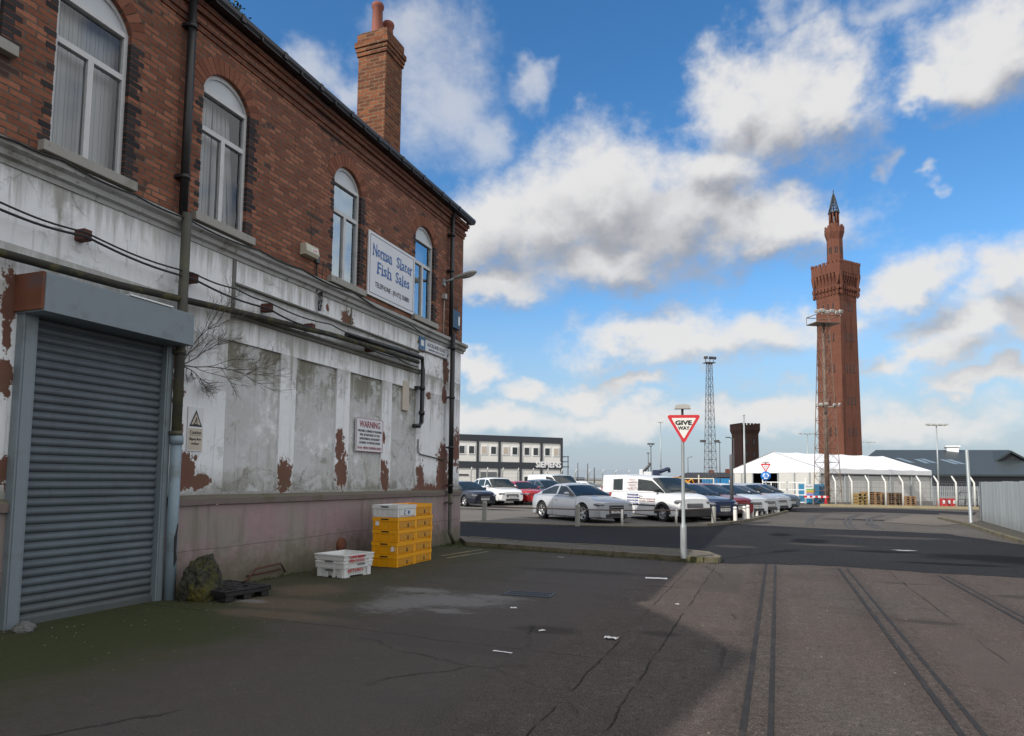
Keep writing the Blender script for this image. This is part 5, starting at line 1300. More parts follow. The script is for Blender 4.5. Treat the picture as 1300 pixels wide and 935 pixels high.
    def kind(i, j):
        a, c2 = pts[i], pts[i+1]; jj = min(j, m-1-j)
        if jj >= 3 and xf+.01 < a+.02 and c2 <= xr1-.02 and jj >= 3: return 'windscreen'
        if jj >= 4 and a >= xr2+.01 and c2 <= xb-.02 and not van: return 'rear_window'
        if jj == 1 and not inpil(a, c2) and a >= xf+.05 and c2 <= S.get('glass_end', xb-.05): return 'side_window'
        return 'cabin'
    for nm, mt in (('cabin', paintm if not S.get('blackroof') else MAT['trim']), ('windscreen', MAT['carglass']), ('side_window', MAT['carglass']), ('rear_window', MAT['carglass'])):
        b = MB(); grid_faces(b, rows, lambda i, j: kind(i, j) == nm)
        if nm == 'cabin':
            pass
        if len(b.b.faces) == 0: b.b.free(); continue
        for v in [v for v in b.b.verts if not v.link_faces]: b.b.verts.remove(v)
        b.build(nm, mt, t, smooth=.6)
    # black window surround line + door seams
    b = MB(); sd = S.get('seams', ())
    for s in sd:
        for sg in (-1, 1):
            w = wid(s); zd = lerp_tab(deck, s); z0 = max(zb(s), cl)+.05
            yy = lambda z: w-.002 if z < .7*zd else w-.035
            b.path([(X(s), sg*(w-.004), z0), (X(s+.01), sg*(w+.0005), .42*zd+.1), (X(s+.01), sg*(w-.003), .68*zd+.04), (X(s), sg*(w-.03), .84*zd), (X(s), sg*(w-.05), zd*.93)], .006, 4)
    if sd: b.build('door_seam', MAT['trim'], t)
    else: b.b.free()
    b = MB()
    for s in S.get('handles', ()):
        for sg in (-1, 1): zd = lerp_tab(deck, s); b.box(X(s)-.09, X(s)+.09, sg*(wid(s)-.02)-.02, sg*(wid(s)-.02)+.02, .8*zd-.018, .8*zd+.018, .006)
    if S.get('handles'): b.build('door_handle', MAT['trim'] if S.get('dark_handles') else paintm, t)
    else: b.b.free()
    b = MB()
    for y0_, y1_ in ((-.55, .05), (.05, .6)): b.path([(X(xf+.02), y0_, lerp_tab(deck, xf)+.03), (X(xf+.1), (y0_+y1_)/2, lerp_tab(deck, xf)+.1), (X(xf+.12), y1_, lerp_tab(deck, xf)+.12)], .009, 4)
    b.build('wiper', MAT['trim'], t)
    b = MB(); b.box(X(xf+.05), X(xf-.04), -W/2+.2, W/2-.2, lerp_tab(deck, xf)+.0, lerp_tab(deck, xf)+.034, .008); b.build('scuttle', MAT['trim'], t)
    # mirrors
    for sg in (-1, 1):
        b = MB(); sx_ = xf+.42; z_ = lerp_tab(deck, sx_)+.06; y_ = wid(sx_)
        b.lathe([(0, -.12), (.06, -.11), (.085, -.04), (.085, .03), (.05, .1), (0, .11)], 10, lambda a, c2, h: (X(sx_)+a*.75, sg*(y_+.06+h*.9*1), z_+.02+c2*.8)); b.box(X(sx_)-.03, X(sx_)+.03, min(sg*(y_-.08), sg*y_), max(sg*(y_-.08), sg*y_), z_-.05, z_-.0)
        b.build('wing_mirror', paintm if mirror_paint else MAT['trim'], t, smooth=.8)
    # nose: grille, intake, lights, plate
    zn = lerp_tab(deck, .0); wn = wid(0)
    g0, g1, gw = S.get('grille', (.56, .80, .55))
    def nose(a, c2, z0, z1, depth_=.03, nm='grille', mt=MAT['trim'], bev=.01):
        b = MB(); b.box(X(.012), X(-.012)+depth_*0+.006, a, c2, z0, z1, bev); return b.build(nm, mt, t)
    gr = nose(-wn*gw, wn*gw, zn*g0, zn*g1)
    b = MB()
    for q in range(3): z_ = zn*(g0+(g1-g0)*(q+.7)/3.4); b.box(X(-.012), X(-.024), -wn*gw*.92, wn*gw*.92, z_-.008, z_+.008)
    b.build('grille_bar', MAT['rim'], gr)
    nose(-wn*.62, wn*.62, cl+.06, cl+.17, nm='air_intake')
    for sg in (-1, 1):
        b = MB(); lw, lh = S.get('lamp', (.34, .13)); zl = zn*S.get('lampz', .86)
        b.lathe([(0, -.02), (.5, -.02), (.5, .03), (.42, .06), (0, .075)], 12, lambda a, c2, h: (a, c2, h))
        M_ = Matrix.Translation((X(.13), sg*(wid(.13)-.12), zl)) @ Matrix.Rotation(sg*R(38), 4, 'Z') @ Matrix.Rotation(R(90), 4, 'Y') @ Matrix.Diagonal((lh*1.15, lw*1.15, 1.7, 1))
        b.xf(M_); b.build('headlight', MAT['lens'], t, smooth=.8)
        b = MB(); b.box(X(.1), X(.02), sg*wn*.72-.09, sg*wn*.72+.09, cl+.08, cl+.16, .01); b.build('fog_light', MAT['trim'], t)
        b = MB(); b.box(X(L-.08), X(L+.012), sg*(wid(L-.03)-.1)-.09, sg*(wid(L-.03)-.1)+.07, lerp_tab(deck, L)*.72, lerp_tab(deck, L)*.95, .01); b.build('tail_light', MAT['redlens'], t)
    b = MB(); zp = cl+.22; b.box(X(-.012), X(-.02), -.26, .26, zp, zp+.11); pl = b.build('number_plate', MAT['plate'], t)
    text(plate, MAT['black'], pl, basis((0, 1, 0), (X(-.021), 0, zp+.055)), .42, .07, .004)
    if lower:
        b = MB(); b.box(X(.10), X(-.03), -wn*1.0, wn*1.0, cl+.02, cl+.33, .03); b.build('bumper', lower, t)
        for q in xw:
            for sg in (-1, 1):
                b = MB(); n_ = 14
                for k in range(n_):
                    a0, a1 = pi*k/n_, pi*(k+1)/n_
                    b.ext([(r_*cos(a), r_*sin(a)) for r_, a in ((Ra-.01, a0), (Ra+.09, a0), (Ra+.09, a1), (Ra-.01, a1))], sg*(W/2-.05), sg*(W/2+.012), lambda v, y: (X(q)+v[0], y, rw+v[1]))
                b.build('arch_trim', lower, t)
    for q in xw:
        for sg in (-1, 1): wheel(rw, .21, S.get('steel', False), t, X(q), sg*(W/2-.115), sg)
    return t
COUPE = dict(L=4.63, W=1.86, H=1.43, wb=2.75, fo=.87, rw=.345, cl=.16, nose=.15, tail=.2, deck=[(0, .76), (.12, .81), (.5, .88), (1.3, .965), (2.0, .975), (3.2, .985), (4.0, 1.0), (4.45, .985), (4.63, .93)], cab=(1.38, 2.2, 3.05, 4.1), roof=[(2.2, 1.385), (2.6, 1.43), (3.05, 1.40)], pillars=[(2.62, 2.72), (3.75, 4.08)], glass_end=3.75, tumble=.66, seams=(1.3, 2.85), handles=(2.6,), grille=(.38, .86, .42), lamp=(.36, .11), lampz=.9)
SUV = dict(L=4.65, W=1.82, H=1.68, wb=2.67, fo=.92, rw=.36, cl=.24, nose=.2, tail=.1, deck=[(0, .82), (.15, .92), (1.15, 1.06), (1.5, 1.08), (3.2, 1.12), (4.65, 1.1)], cab=(1.15, 1.95, 3.7, 4.56), roof=[(1.95, 1.63), (2.6, 1.68), (3.7, 1.62)], pillars=[(2.3, 2.4), (3.3, 3.4)], glass_end=4.2, tumble=.74, seams=(1.25, 2.35, 3.35), handles=(2.15, 3.15), grille=(.6, .84, .55), lamp=(.34, .13))
HATCH = dict(L=4.05, W=1.74, H=1.47, wb=2.5, fo=.82, rw=.31, cl=.17, nose=.18, tail=.12, deck=[(0, .78), (.12, .84), (.55, .91), (1.05, .98), (1.5, .98), (3.2, 1.03), (4.05, 1.0)], cab=(1.0, 1.85, 3.2, 3.98), roof=[(1.85, 1.42), (2.4, 1.47), (3.2, 1.42)], pillars=[(2.2, 2.3), (3.05, 3.15)], glass_end=3.55, tumble=.7, seams=(1.15, 2.25, 3.1), handles=(2.05, 2.95), grille=(.5, .8, .4), lamp=(.36, .14))
ESTATE = dict(L=4.6, W=1.77, H=1.48, wb=2.65, fo=.9, rw=.32, cl=.17, nose=.22, tail=.1, deck=[(0, .76), (.12, .82), (.6, .89), (1.2, .96), (1.6, .96), (3.4, 1.0), (4.6, 1.0)], cab=(1.15, 2.0, 3.95, 4.52), roof=[(2.0, 1.42), (2.6, 1.48), (3.95, 1.44)], pillars=[(2.45, 2.54), (3.4, 3.5)], glass_end=4.25, tumble=.7, seams=(1.3, 2.5, 3.45), handles=(2.3, 3.3), grille=(.5, .82, .45), lamp=(.34, .12))
SALOON = dict(L=4.55, W=1.76, H=1.43, wb=2.65, fo=.88, rw=.32, cl=.17, nose=.22, tail=.14, deck=[(0, .75), (.12, .81), (.6, .88), (1.25, .94), (1.6, .95), (3.4, 1.0), (4.3, 1.01), (4.55, .96)], cab=(1.2, 2.08, 3.25, 4.0), roof=[(2.08, 1.38), (2.6, 1.43), (3.25, 1.38)], pillars=[(2.5, 2.6), (3.4, 3.5)], glass_end=3.8, tumble=.68, seams=(1.3, 2.55, 3.45), handles=(2.35, 3.3), grille=(.5, .82, .45), lamp=(.34, .12))
MPV = dict(L=4.2, W=1.76, H=1.6, wb=2.6, fo=.82, rw=.31, cl=.17, nose=.26, tail=.1, deck=[(0, .74), (.12, .82), (.5, .91), (.95, 1.02), (1.5, 1.04), (4.2, 1.06)], cab=(.85, 1.9, 3.5, 4.12), roof=[(1.9, 1.54), (2.5, 1.6), (3.5, 1.55)], pillars=[(2.3, 2.4), (3.2, 3.3)], glass_end=3.9, tumble=.72, seams=(1.2, 2.35, 3.25), handles=(2.15, 3.05), grille=(.5, .8, .4), lamp=(.38, .16))
SMALLVAN = dict(L=4.3, W=1.8, H=1.77, wb=2.68, fo=.85, rw=.315, cl=.19, nose=.13, tail=.06, van=True, deck=[(0, .90), (.12, .98), (.4, 1.05), (.8, 1.11), (1.5, 1.12), (4.3, 1.12)], cab=(.74, 1.6, 4.1, 4.28), roof=[(1.6, 1.68), (2.2, 1.76), (3.4, 1.77), (4.1, 1.74)], pillars=[(2.42, 3.42), (4.08, 4.3)], glass_end=4.08, tumble=.86, seams=(1.3, 2.46, 3.4), handles=(2.3,), dark_handles=True, steel=True, grille=(.62, .8, .5), lamp=(.32, .17))
VAN = dict(L=4.85, W=1.92, H=1.97, wb=3.1, fo=.85, rw=.33, cl=.2, nose=.2, tail=.05, van=True, deck=[(0, .95), (.12, 1.05), (.4, 1.13), (.75, 1.2), (1.5, 1.2), (4.85, 1.2)], cab=(.7, 1.6, 4.7, 4.83), roof=[(1.6, 1.88), (2.3, 1.97), (4.7, 1.95)], pillars=[(2.3, 4.85)], glass_end=2.3, tumble=.87, seams=(1.25, 2.35, 3.6), handles=(2.2,), dark_handles=True, steel=True, grille=(.55, .8, .55), lamp=(.3, .2))
P_white = paint('white_car_paint', (.70, .71, .72)); P_silver = paint('silver_car_paint', (.44, .46, .49), .3, .3); P_pale = paint('pale_silver_paint', (.46, .49, .52), .45, .3); P_grey = paint('grey_blue_paint', (.13, .165, .21), .5, .3)
P_navy = paint('navy_car_paint', (.010, .014, .028), .3); P_blue = paint('dark_blue_paint', (.012, .028, .085), .35); P_red = paint('red_car_paint', (.42, .012, .018), .2); P_maroon = paint('maroon_car_paint', (.19, .012, .018), .25); P_black = paint('black_car_paint', (.012, .012, .014), .2)
HD = R(-41)
car('silver_coupe', 'silver two door coupe parked behind the knee rail, left of the white lettered van', 'car', (741.6, 663.6), R(-38.5), COUPE, P_silver, plate='FX08 ZNK')
cv = car('lettered_van', 'small white van with coloured lettering and stripes on its side, beside the silver coupe', 'van', (843, 662.7), R(-41), SMALLVAN, P_white, lower=MAT['trim'], mirror_paint=False, plate='FN06 KVO')
# lettering on the van's right side
def vt(s, x, z, w, h, mt, bold=.006): text(s, mt, cv, Matrix.Translation((x, -.905, z)) @ Matrix.Rotation(R(90), 4, 'X'), w, h, bold)
MAT['van_red'] = simple('van_red_lettering', (.3, .05, .03), .5); MAT['van_blue'] = simple('van_blue_stripe', (.03, .045, .22), .5)
for s, x, z, w in (('DIRECT', -.5, 1.62, .42), ('COMMUNICATION', -.5, 1.5, .74), ('SERVICES', -.5, 1.37, .48), ('(GRIMSBY) LTD', -.5, 1.25, .76)):
    pass
b = MB()
for i in range(4): b.box(-.86+.0, -.16, -.912, -.895, .99-i*.12, 1.04-i*.12)
b.build('blue_stripe', MAT['van_blue'], cv)
vt('DIRECT', -.52, 1.0+.62*1-.02, .4, .055, MAT['van_red']); 
for s, z, w in (('COMMUNICATION', 1.49, .7), ('SERVICES', 1.37, .44), ('GRIMSBY LTD', 1.25, .7)): vt(s, -.52, z, w, .055, MAT['van_red'])
for i, s in enumerate(('TELEPHONES', 'NETWORKS', 'CABLING', 'REPAIRS')): text(s, MAT['white'], cv, Matrix.Translation((-.51, -.9135, 1.015-i*.12)) @ Matrix.Rotation(R(90), 4, 'X'), .56, .034, .004)
vt('Direct telephone', .42, .86, .95, .055, MAT['van_red'], .003); vt('01472 358881', .42, .76, .95, .05, MAT['van_red'], .003); vt('Free', .02, .96, .2, .05, MAT['black'])
b = MB(); b.box(-1.9, .9, -.914, -.89, .58, .63, .006); b.build('side_strip', MAT['trim'], cv)
car('white_suv', 'white four by four car half hidden by the corner of the brick building', 'car', (627, 641.5), R(-42), SUV, P_white, plate='YJ64 NRX')
car('navy_saloon', 'dark navy car nose just showing past the brick building corner', 'car', (591, 643.5), R(-36), SALOON, P_navy, plate='FY56 OAB')
car('red_hatchback', 'bright red hatchback between the white four by four and the dark hatchback', 'car', (660, 640.8), R(-41), HATCH, P_red, plate='FL60 TCV')
car('dark_hatchback', 'dark grey blue hatchback between the red car and the tall white van', 'car', None, R(-41), MPV, P_grey, ground=(-13.9, 42.9), plate='KE09 GFS')
car('white_van', 'tall plain white panel van behind the silver coupe', 'van', None, R(-38), VAN, P_white, ground=at(708, 47.5), mirror_paint=False, plate='MW12 LLE')
car('blue_hatchback', 'dark blue hatchback right of the white lettered van, behind the give way post', 'car', (884, 660.8), HD, HATCH, P_blue, plate='FG05 WZU')
st_ = Vector((.70, 2.62)); q0 = Vector(G(884, 660.8))
for i, (nm, lb, S, P_, pl) in enumerate((('maroon_hatchback', 'maroon red hatchback almost hidden behind the dark blue one', HATCH, P_maroon, 'FP03 XEM'), ('white_hatchback', 'pale white hatchback with dark windows, third in the row right of the lettered van', HATCH, paint('off_white_paint', (.58, .62, .65), .1), 'NU11 RKD'),
        ('silver_saloon', 'silver saloon car fourth in the row right of the lettered van', SALOON, P_pale, 'AE54 JHY'), ('silver_estate', 'long silver estate car, fifth in the row, beside the white bollards', ESTATE, P_pale, 'FX57 BUL'), ('steel_blue_estate', 'steel blue estate car, last of the row beside the white bollards', ESTATE, P_grey, 'YF10 CPN'))):
    q = q0+st_*(i+1)+Vector((-.15*(i+1), 0)); car(nm, lb, 'car', None, HD+R((-1)**i*1.2), S, P_, ground=(q.x, q.y), plate=pl)
car('black_hatchback', 'black hatchback seen end on at the back of the car park, before the white marquee', 'car', None, R(-65), HATCH, P_black, ground=at(938, 49), plate='LB59 EGT')
car('white_van', 'white van in the second row, only its roof showing above the lettered van', 'van', None, R(-40), VAN, P_white, ground=at(812, 44), mirror_paint=False, plate='CN13 YDS')
car('white_estate', 'white estate car at the fence, seen between the silver coupe and lettered van', 'car', None, R(-8), ESTATE, P_white, ground=at(758, 61), plate='SD15 FRM')
car('white_hatchback', 'white hatchback parked at the fence to the right of the tall white van', 'car', None, R(-15), HATCH, P_white, ground=at(744, 66), plate='GH62 VTA')
# ------------------------------------------------------------------ far things
def zd(px, py, D): return zat(px, py, D)
RT, FW = Vector((cos(YAW), sin(YAW))), Vector((-sin(YAW), cos(YAW)))
# --- dock tower
MAT['tower_brick'] = None
def tower_mat(name, base, band=.18):
    m, n = newmat(name); p = n.pos(); z = n.xyz(p)[2]
    n1 = n.noise(p, .12, 5, .6); n2 = n.noise(n.v('MULTIPLY', p, (1, 1, 2.2)), 1.3, 5, .7); n3 = n.noise(n.comb(0, 0, z), .35, 4, .6)
    st = n.noise(n.v('MULTIPLY', p, (1, 1, .08)), .8, 4, .6)
    c = n.mix(n2, tuple(x*.68 for x in base), tuple(x*1.28 for x in base)); c = n.mix(n.m('MULTIPLY', n.step(n1, .4, .65), .4), c, tuple(x*.7 for x in base))
    c = n.mix(n.m('MULTIPLY', n.step(n3, .5, .72), .45), c, (base[0]*1.25, base[1]*1.45, base[2]*1.6)); c = n.mix(n.m('MULTIPLY', n.step(st, .5, .66), .65), c, tuple(x*.45 for x in base))
    finish(n, c, .9, 0, n2, .5, .08, .2); return m
MAT['tower_brick'] = tower_mat('tower_red_brick', (.145, .060, .041)); MAT['tower_dark'] = tower_mat('dark_tower_brick', (.027, .014, .012))
DT = 216; tx, ty = at(1067.5, DT); TZ = lambda py: zat(1064, py, DT)
phi = R(29.4); az = atan2(FW.y, FW.x)
t = thing('dock_tower', 'tall slender red brick dock tower with corbelled top and open iron spire', 'tower', (tx, ty, 0), YAW+phi)
def sq(b, h0, h1, z0, z1, n=4, rot=pi/4):
    k = 1/cos(pi/n)
    b.lathe([(h0*k, z0), (h1*k, z1)], n, lambda x, y, z: (x*cos(rot)-y*sin(rot), x*sin(rot)+y*cos(rot), z), smooth=False)
zc0, zc1, zc2 = TZ(385), TZ(352), TZ(337)
HB, HT = 4.55, 4.15
b = MB(); sq(b, HB, HT, 0, zc0); shaft = b.build('shaft', MAT['tower_brick'], t)
b = MB(); sq(b, HT+.05, HT+.1, zc0-.2, zc1); sq(b, HT+.95, HT+1.0, zc1, zc2-.9)
for s in range(4):
    M_ = Matrix.Rotation(s*pi/2, 4, 'Z')
    for i in range(9):
        u = -HT-.75+i*(2*HT+1.5)/8; c2 = MB()
        for w0, y0_, y1_, z0_, z1_ in ((.34, HT-.1, HT+.35, zc0+1.2, zc0+2.6), (.36, HT-.1, HT+.6, zc0+2.6, zc0+4.2), (.38, HT-.1, HT+.9, zc0+4.2, zc1)):
            ux = u*min(1, 1)
            c2.ext([(y0_, z0_), (y1_, z1_-.9), (y1_, z1_+.06), (y0_, z1_+.06)], ux-w0, ux+w0, lambda q, v: (v, q[0], q[1]))
        c2.xf(M_); me = bpy.data.meshes.new('tmp'); c2.b.to_mesh(me); c2.b.free(); b.b.from_mesh(me); bpy.data.meshes.remove(me)
    for i in range(8):
        u = -HT-.75+i*(2*HT+1.5)/7; c2 = MB(); c2.box(u-.42, u+.42, HT+.5, HT+1.01, zc2-.9, zc2-.05+random.uniform(-.12, .12)); c2.xf(M_)
        me = bpy.data.meshes.new('tmp'); c2.b.to_mesh(me); c2.b.free(); b.b.from_mesh(me); bpy.data.meshes.remove(me)
b.build('corbelled_parapet', MAT['tower_brick'], t)
z1, z2, z3 = TZ(305), TZ(297), TZ(289)
b = MB(); sq(b, 2.35, 2.2, zc1, z1+1, 8, pi/8)
for i in range(8):
    a = pi/8*0+i*pi/4
sq(b, 2.25, 2.8, z1, z2, 8, pi/8); sq(b, 2.8, 2.8, z2, z3-.5, 8, pi/8)
for i in range(8):
    a = i*pi/4
    c2 = MB(); c2.box(2.45, 2.82, -.5, .5, z3-.5, z3+.15); c2.xf(Matrix.Rotation(a, 4, 'Z')); me = bpy.data.meshes.new('tmp'); c2.b.to_mesh(me); c2.b.free(); b.b.from_mesh(me); bpy.data.meshes.remove(me)
b.build('upper_turret', MAT['tower_brick'], t)
b = MB()
for i in range(8):
    for dv in (-.28, .28):
        c2 = MB(); c2.box(2.1, 2.33, dv-.16, dv+.16, TZ(324), TZ(316)); c2.xf(Matrix.Rotation(i*pi/4, 4, 'Z')); me = bpy.data.meshes.new('tmp'); c2.b.to_mesh(me); c2.b.free(); b.b.from_mesh(me); bpy.data.meshes.remove(me)
b.build('turret_opening', MAT['black'], t)
z4 = TZ(273)
b = MB(); sq(b, 1.6, 1.45, z2, z4-3, 8, pi/8)
for i in range(8): a = i*pi/4+pi/8; b.tube((1.35*cos(a), 1.35*sin(a), z4-3.2), (1.35*cos(a), 1.35*sin(a), z4+.3), .26, n=6)
b.build('lantern', MAT['tower_brick'], t)
z5 = TZ(243)
b = MB(); b.lathe([(1.5, z4+.1), (1.75, z4+.3), (1.75, z4+.8), (1.4, z4+.8)], 12)
for i in range(12):
    a = 2*pi*i/12; b.path([(1.6*cos(a), 1.6*sin(a), z4+.7), (1.2*cos(a), 1.2*sin(a), z4+2.4), (.5*cos(a), .5*sin(a), z5-2.2), (.1*cos(a), .1*sin(a), z5-1.0)], .13, 4)
for zz_, r_ in ((z4+1.6, 1.4), (z4+2.5, 1.18), (z4+3.5, .92), (z4+4.4, .68)): b.path([(r_*cos(2*pi*i/16), r_*sin(2*pi*i/16), zz_) for i in range(17)], .1, 4)
b.tube((0, 0, z5-2.8), (0, 0, z5+.3), .28, .12, 6); b.build('iron_spire', MAT['pipe_black'], t)
for s, cols in ((0, (-1.75, .0, 1.75)), (1, (-1.75, .0, 1.75)), (2, (-1.75, 0, 1.75)), (3, (-1.75, 0, 1.75))):
    for py in (393, 431, 470, 510, 549):
        for u in cols:
            zc = TZ(py); hw = HB+(HT-HB)*zc/zc0; c2 = MB()
            c2.box(u-.2, u+.2, -hw-.03+.0, -hw+.3, zc-1.15, zc+.95)
            c2.ext([(u-.2, zc+.95), (u+.2, zc+.95), (u, zc+1.3)], -hw-.03, -hw+.3, lambda q, v: (q[0], v, q[1]))
            c2.box(u-.36, u+.36, -hw-.08, -hw+.3, zc-1.4, zc-1.17)
            c2.xf(Matrix.Rotation(s*pi/2, 4, 'Z')); c2.build('window_slit', MAT['black'], t)
# --- dark hydraulic tower
D2 = 195; x2, y2 = at(946.5, D2); Z2 = lambda py: zat(946, py, D2)
t = thing('accumulator_tower', 'short dark brown brick tower with toothed rim behind the left end of the white marquee', 'tower', (x2, y2, 0), YAW+R(12))
b = MB(); sq(b, 2.75, 2.65, 0, Z2(552)); sq(b, 2.65, 3.0, Z2(552), Z2(547)); sq(b, 3.0, 3.0, Z2(547), Z2(541)); b.build('shaft', MAT['tower_dark'], t)
b = MB()
for s in range(4):
    for i in range(6):
        u = -2.7+i*1.08; c2 = MB(); c2.box(u-.3, u+.3, 2.7, 3.02, Z2(541), Z2(538.5)); c2.xf(Matrix.Rotation(s*pi/2, 4, 'Z')); me = bpy.data.meshes.new('tmp'); c2.b.to_mesh(me); c2.b.free(); b.b.from_mesh(me); bpy.data.meshes.remove(me)
b.build('parapet', MAT['tower_dark'], t)
b = MB()
for u in (-1.2, 1.2):
    for z in (Z2(562), Z2(578)): b.box(u-.3, u+.3, -2.78, -2.6, z-.7, z+.7)
b.build('blind_window', MAT['black'], t)
# --- marquee warehouse
MAT['pvc'] = simple('white_pvc_roof', (.76, .77, .79), .45, var=.05, scale=1.5, dirt=(.52, .53, .55), damt=.2)
MAT['cladding'] = simple('pale_grey_cladding', (.52, .515, .485), .6, var=.08, scale=2, dirt=(.28, .27, .24), damt=.25)
DN = 55.5; nx_, ny_ = at(1040, DN)
e1 = (-RT*.47+FW*.88).normalized(); e2 = (RT*.88+FW*.47).normalized()
Wg, Ls = 9.15, 15.2; ze, za_ = zd(1040, 600, DN), zd(984, 574, DN+4.0)
t = thing('marquee_warehouse', 'white roofed industrial marquee with pale grey walls and a dark doorway in its gable', 'marquee', (nx_, ny_, 0))
g = lambda u, v, z: (e1.x*u+e2.x*v, e1.y*u+e2.y*v, z)
b = MB()
b.face([g(0, 0, 0), g(0, Ls, 0), g(0, Ls, ze), g(0, 0, ze)]); b.face([g(Wg, 0, 0), g(Wg, Ls, 0), g(Wg, Ls, ze), g(Wg, 0, ze)]); b.face([g(0, Ls, 0), g(Wg, Ls, 0), g(Wg, Ls, ze), g(0, Ls, ze)])
for u0, u1, z0 in ((0, 4.1, 0), (6.9, Wg, 0)): b.face([g(u0, 0, z0), g(u1, 0, z0), g(u1, 0, ze), g(u0, 0, ze)])
b.build('wall', MAT['cladding'], t)
zt = ze+.38
for v in (0, Ls): b = MB(); b.face([g(-.05, v, ze-.04), g(Wg+.05, v, ze-.04), g(Wg+.05, v, zt-.02), g(Wg/2, v, za_), g(-.05, v, zt-.02)]); b.build('gable_sheet', MAT['pvc'], t)
nb = 5
for k in range(nb):
    v0, v1 = -.06+(Ls+.12)*k/nb, -.06+(Ls+.12)*(k+1)/nb
    b = MB(); n = 6
    for side in (0, 1):
        rows = []
        for i in range(n+1):
            vv = v0+(v1-v0)*i/n; sag = -.07*sin(pi*i/n); row = []
            for u, z in ((-.09, ze-.06), (-.1, zt), (Wg*.25, (zt+za_)/2), (Wg/2, za_+.02)):
                uu = u if side == 0 else Wg-u; row.append(g(uu, vv, z+(sag if z > ze else 0)))
            rows.append(row)
        grid_faces(b, rows)
    b.build('roof_bay', MAT['pvc'], t, smooth=.6)
b = MB()
for k in range(nb+1):
    v = Ls*k/nb
    for u in (-.06, Wg+.06): p = g(u, v, 0); b.box(p[0]-.06, p[0]+.06, p[1]-.06, p[1]+.06, 0, ze)
for u in (.9, 2.4, 4.1, 6.9, 8.2, Wg): p = g(u, -.04, 0); b.box(p[0]-.05, p[0]+.05, p[1]-.05, p[1]+.05, 0, ze)
b.build('frame_post', MAT['steel'], t)
b = MB(); a_, c2 = g(-.075, 0, ze-.12), g(-.075, Ls, ze-.12); b.path([a_, c2], .09, 4); b.build('eaves_shadow_strip', MAT['steel_dark'], t)  # dark strip put in for the shadow under the eaves
b = MB(); b.face([g(.3, .9, .02), g(Wg-.3, .9, .02), g(Wg-.3, .9, ze), g(.3, .9, ze)]) if False else None
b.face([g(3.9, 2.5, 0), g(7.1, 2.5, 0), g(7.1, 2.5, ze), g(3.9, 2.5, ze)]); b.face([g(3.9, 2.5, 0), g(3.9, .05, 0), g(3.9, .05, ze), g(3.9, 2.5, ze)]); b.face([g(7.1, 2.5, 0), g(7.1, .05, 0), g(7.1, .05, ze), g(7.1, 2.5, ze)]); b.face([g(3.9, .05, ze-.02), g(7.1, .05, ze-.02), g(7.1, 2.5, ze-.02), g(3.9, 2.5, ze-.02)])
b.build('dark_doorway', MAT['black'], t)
# --- dark fish market shed
MAT['shed_roof'] = simple('dark_blue_grey_roof', (.040, .052, .058), .45, .2, var=.15, scale=.6, stretch=(1, 1, .3)); MAT['shed_wall'] = simple('charcoal_cladding', (.030, .033, .040), .5, .1, var=.2, scale=.5)
MAT['rooflight'] = simple('roof_light_strip', (.14, .19, .24), .4, var=.1)
DS = 92
t = thing('dark_shed', 'long low dark grey shed with pale roof light strips behind the marquee', 'building', (0, 0, 0))
def pp(px, D, py): p = CAM + ray(px, py)*D; return (p.x, p.y, p.z)
Lr, Rr = pp(1112, DS+9, 571.5), pp(1281, DS+9, 571.5)
Le, Re = pp(1072, DS, 602), pp(1330, DS, 603)
b = MB(); th = .25
Ld = lambda p, d: (p[0], p[1], p[2]-d)
Lb, Rb = pp(1150, DS+18, 600), pp(1290, DS+20, 600)
b.face([Le, Re, Rr, Lr]); b.face([Lr, Rr, Rb, Lb]); b.face([Le, Lr, Lb])
b.face([Le, Re, Ld(Re, th), Ld(Le, th)]); b.build('roof', MAT['shed_roof'], t)
b = MB(); inn = 1.0
A, B = Vector(Ld(Le, .2)), Vector(Ld(Re, .2)); bk = Vector((FW.x, FW.y, 0))*.6
b.face([(*(A+bk).xy, 0), (*(B+bk).xy, 0), (*(B+bk).xy, (B+bk).z), (*(A+bk).xy, (A+bk).z)]); A2, B2 = Vector(Lb), Vector(Rb)
b.face([(*A2.xy, 0), (*B2.xy, 0), (*B2.xy, B2.z), (*A2.xy, A2.z)]); b.face([(*(A+bk).xy, 0), (*A2.xy, 0), (*A2.xy, A2.z), (*(A+bk).xy, (A+bk).z)]); b.build('wall', MAT['shed_wall'], t)
b = MB()
n_s = (Vector(Re)-Vector(Le)).cross(Vector(Lr)-Vector(Le)).normalized()
if n_s.z < 0: n_s = -n_s
def onroof(px, py):
    o = Vector(Le); d = ray(px, py); k = (o-CAM).dot(n_s)/d.dot(n_s); return CAM+d*k
for a0, a1 in (((1139, 582), (1158, 588)), ((1163, 583.5), (1178, 589)), ((1170, 583), (1187, 588.5)), ((1195, 584), (1215, 590)), ((1204, 584), (1224, 590))):
    P0, P1 = onroof(*a0), onroof(*a1); w = Vector((RT.x, RT.y, 0))*.38; u = n_s*.05
    b.face([P0-w+u, P0+w+u, P1+w+u, P1-w+u])
b.build('roof_light', MAT['rooflight'], t)
P0 = Vector(pp(1208, DS+9, 571)); b = MB(); b.box(P0.x-.75, P0.x+.75, P0.y-.75, P0.y+.75, P0.z-.7, P0.z+.35); b.box(P0.x-.95, P0.x+.95, P0.y-.95, P0.y+.95, P0.z+.35, P0.z+.55); b.build('ridge_vent', MAT['pvc'], t)
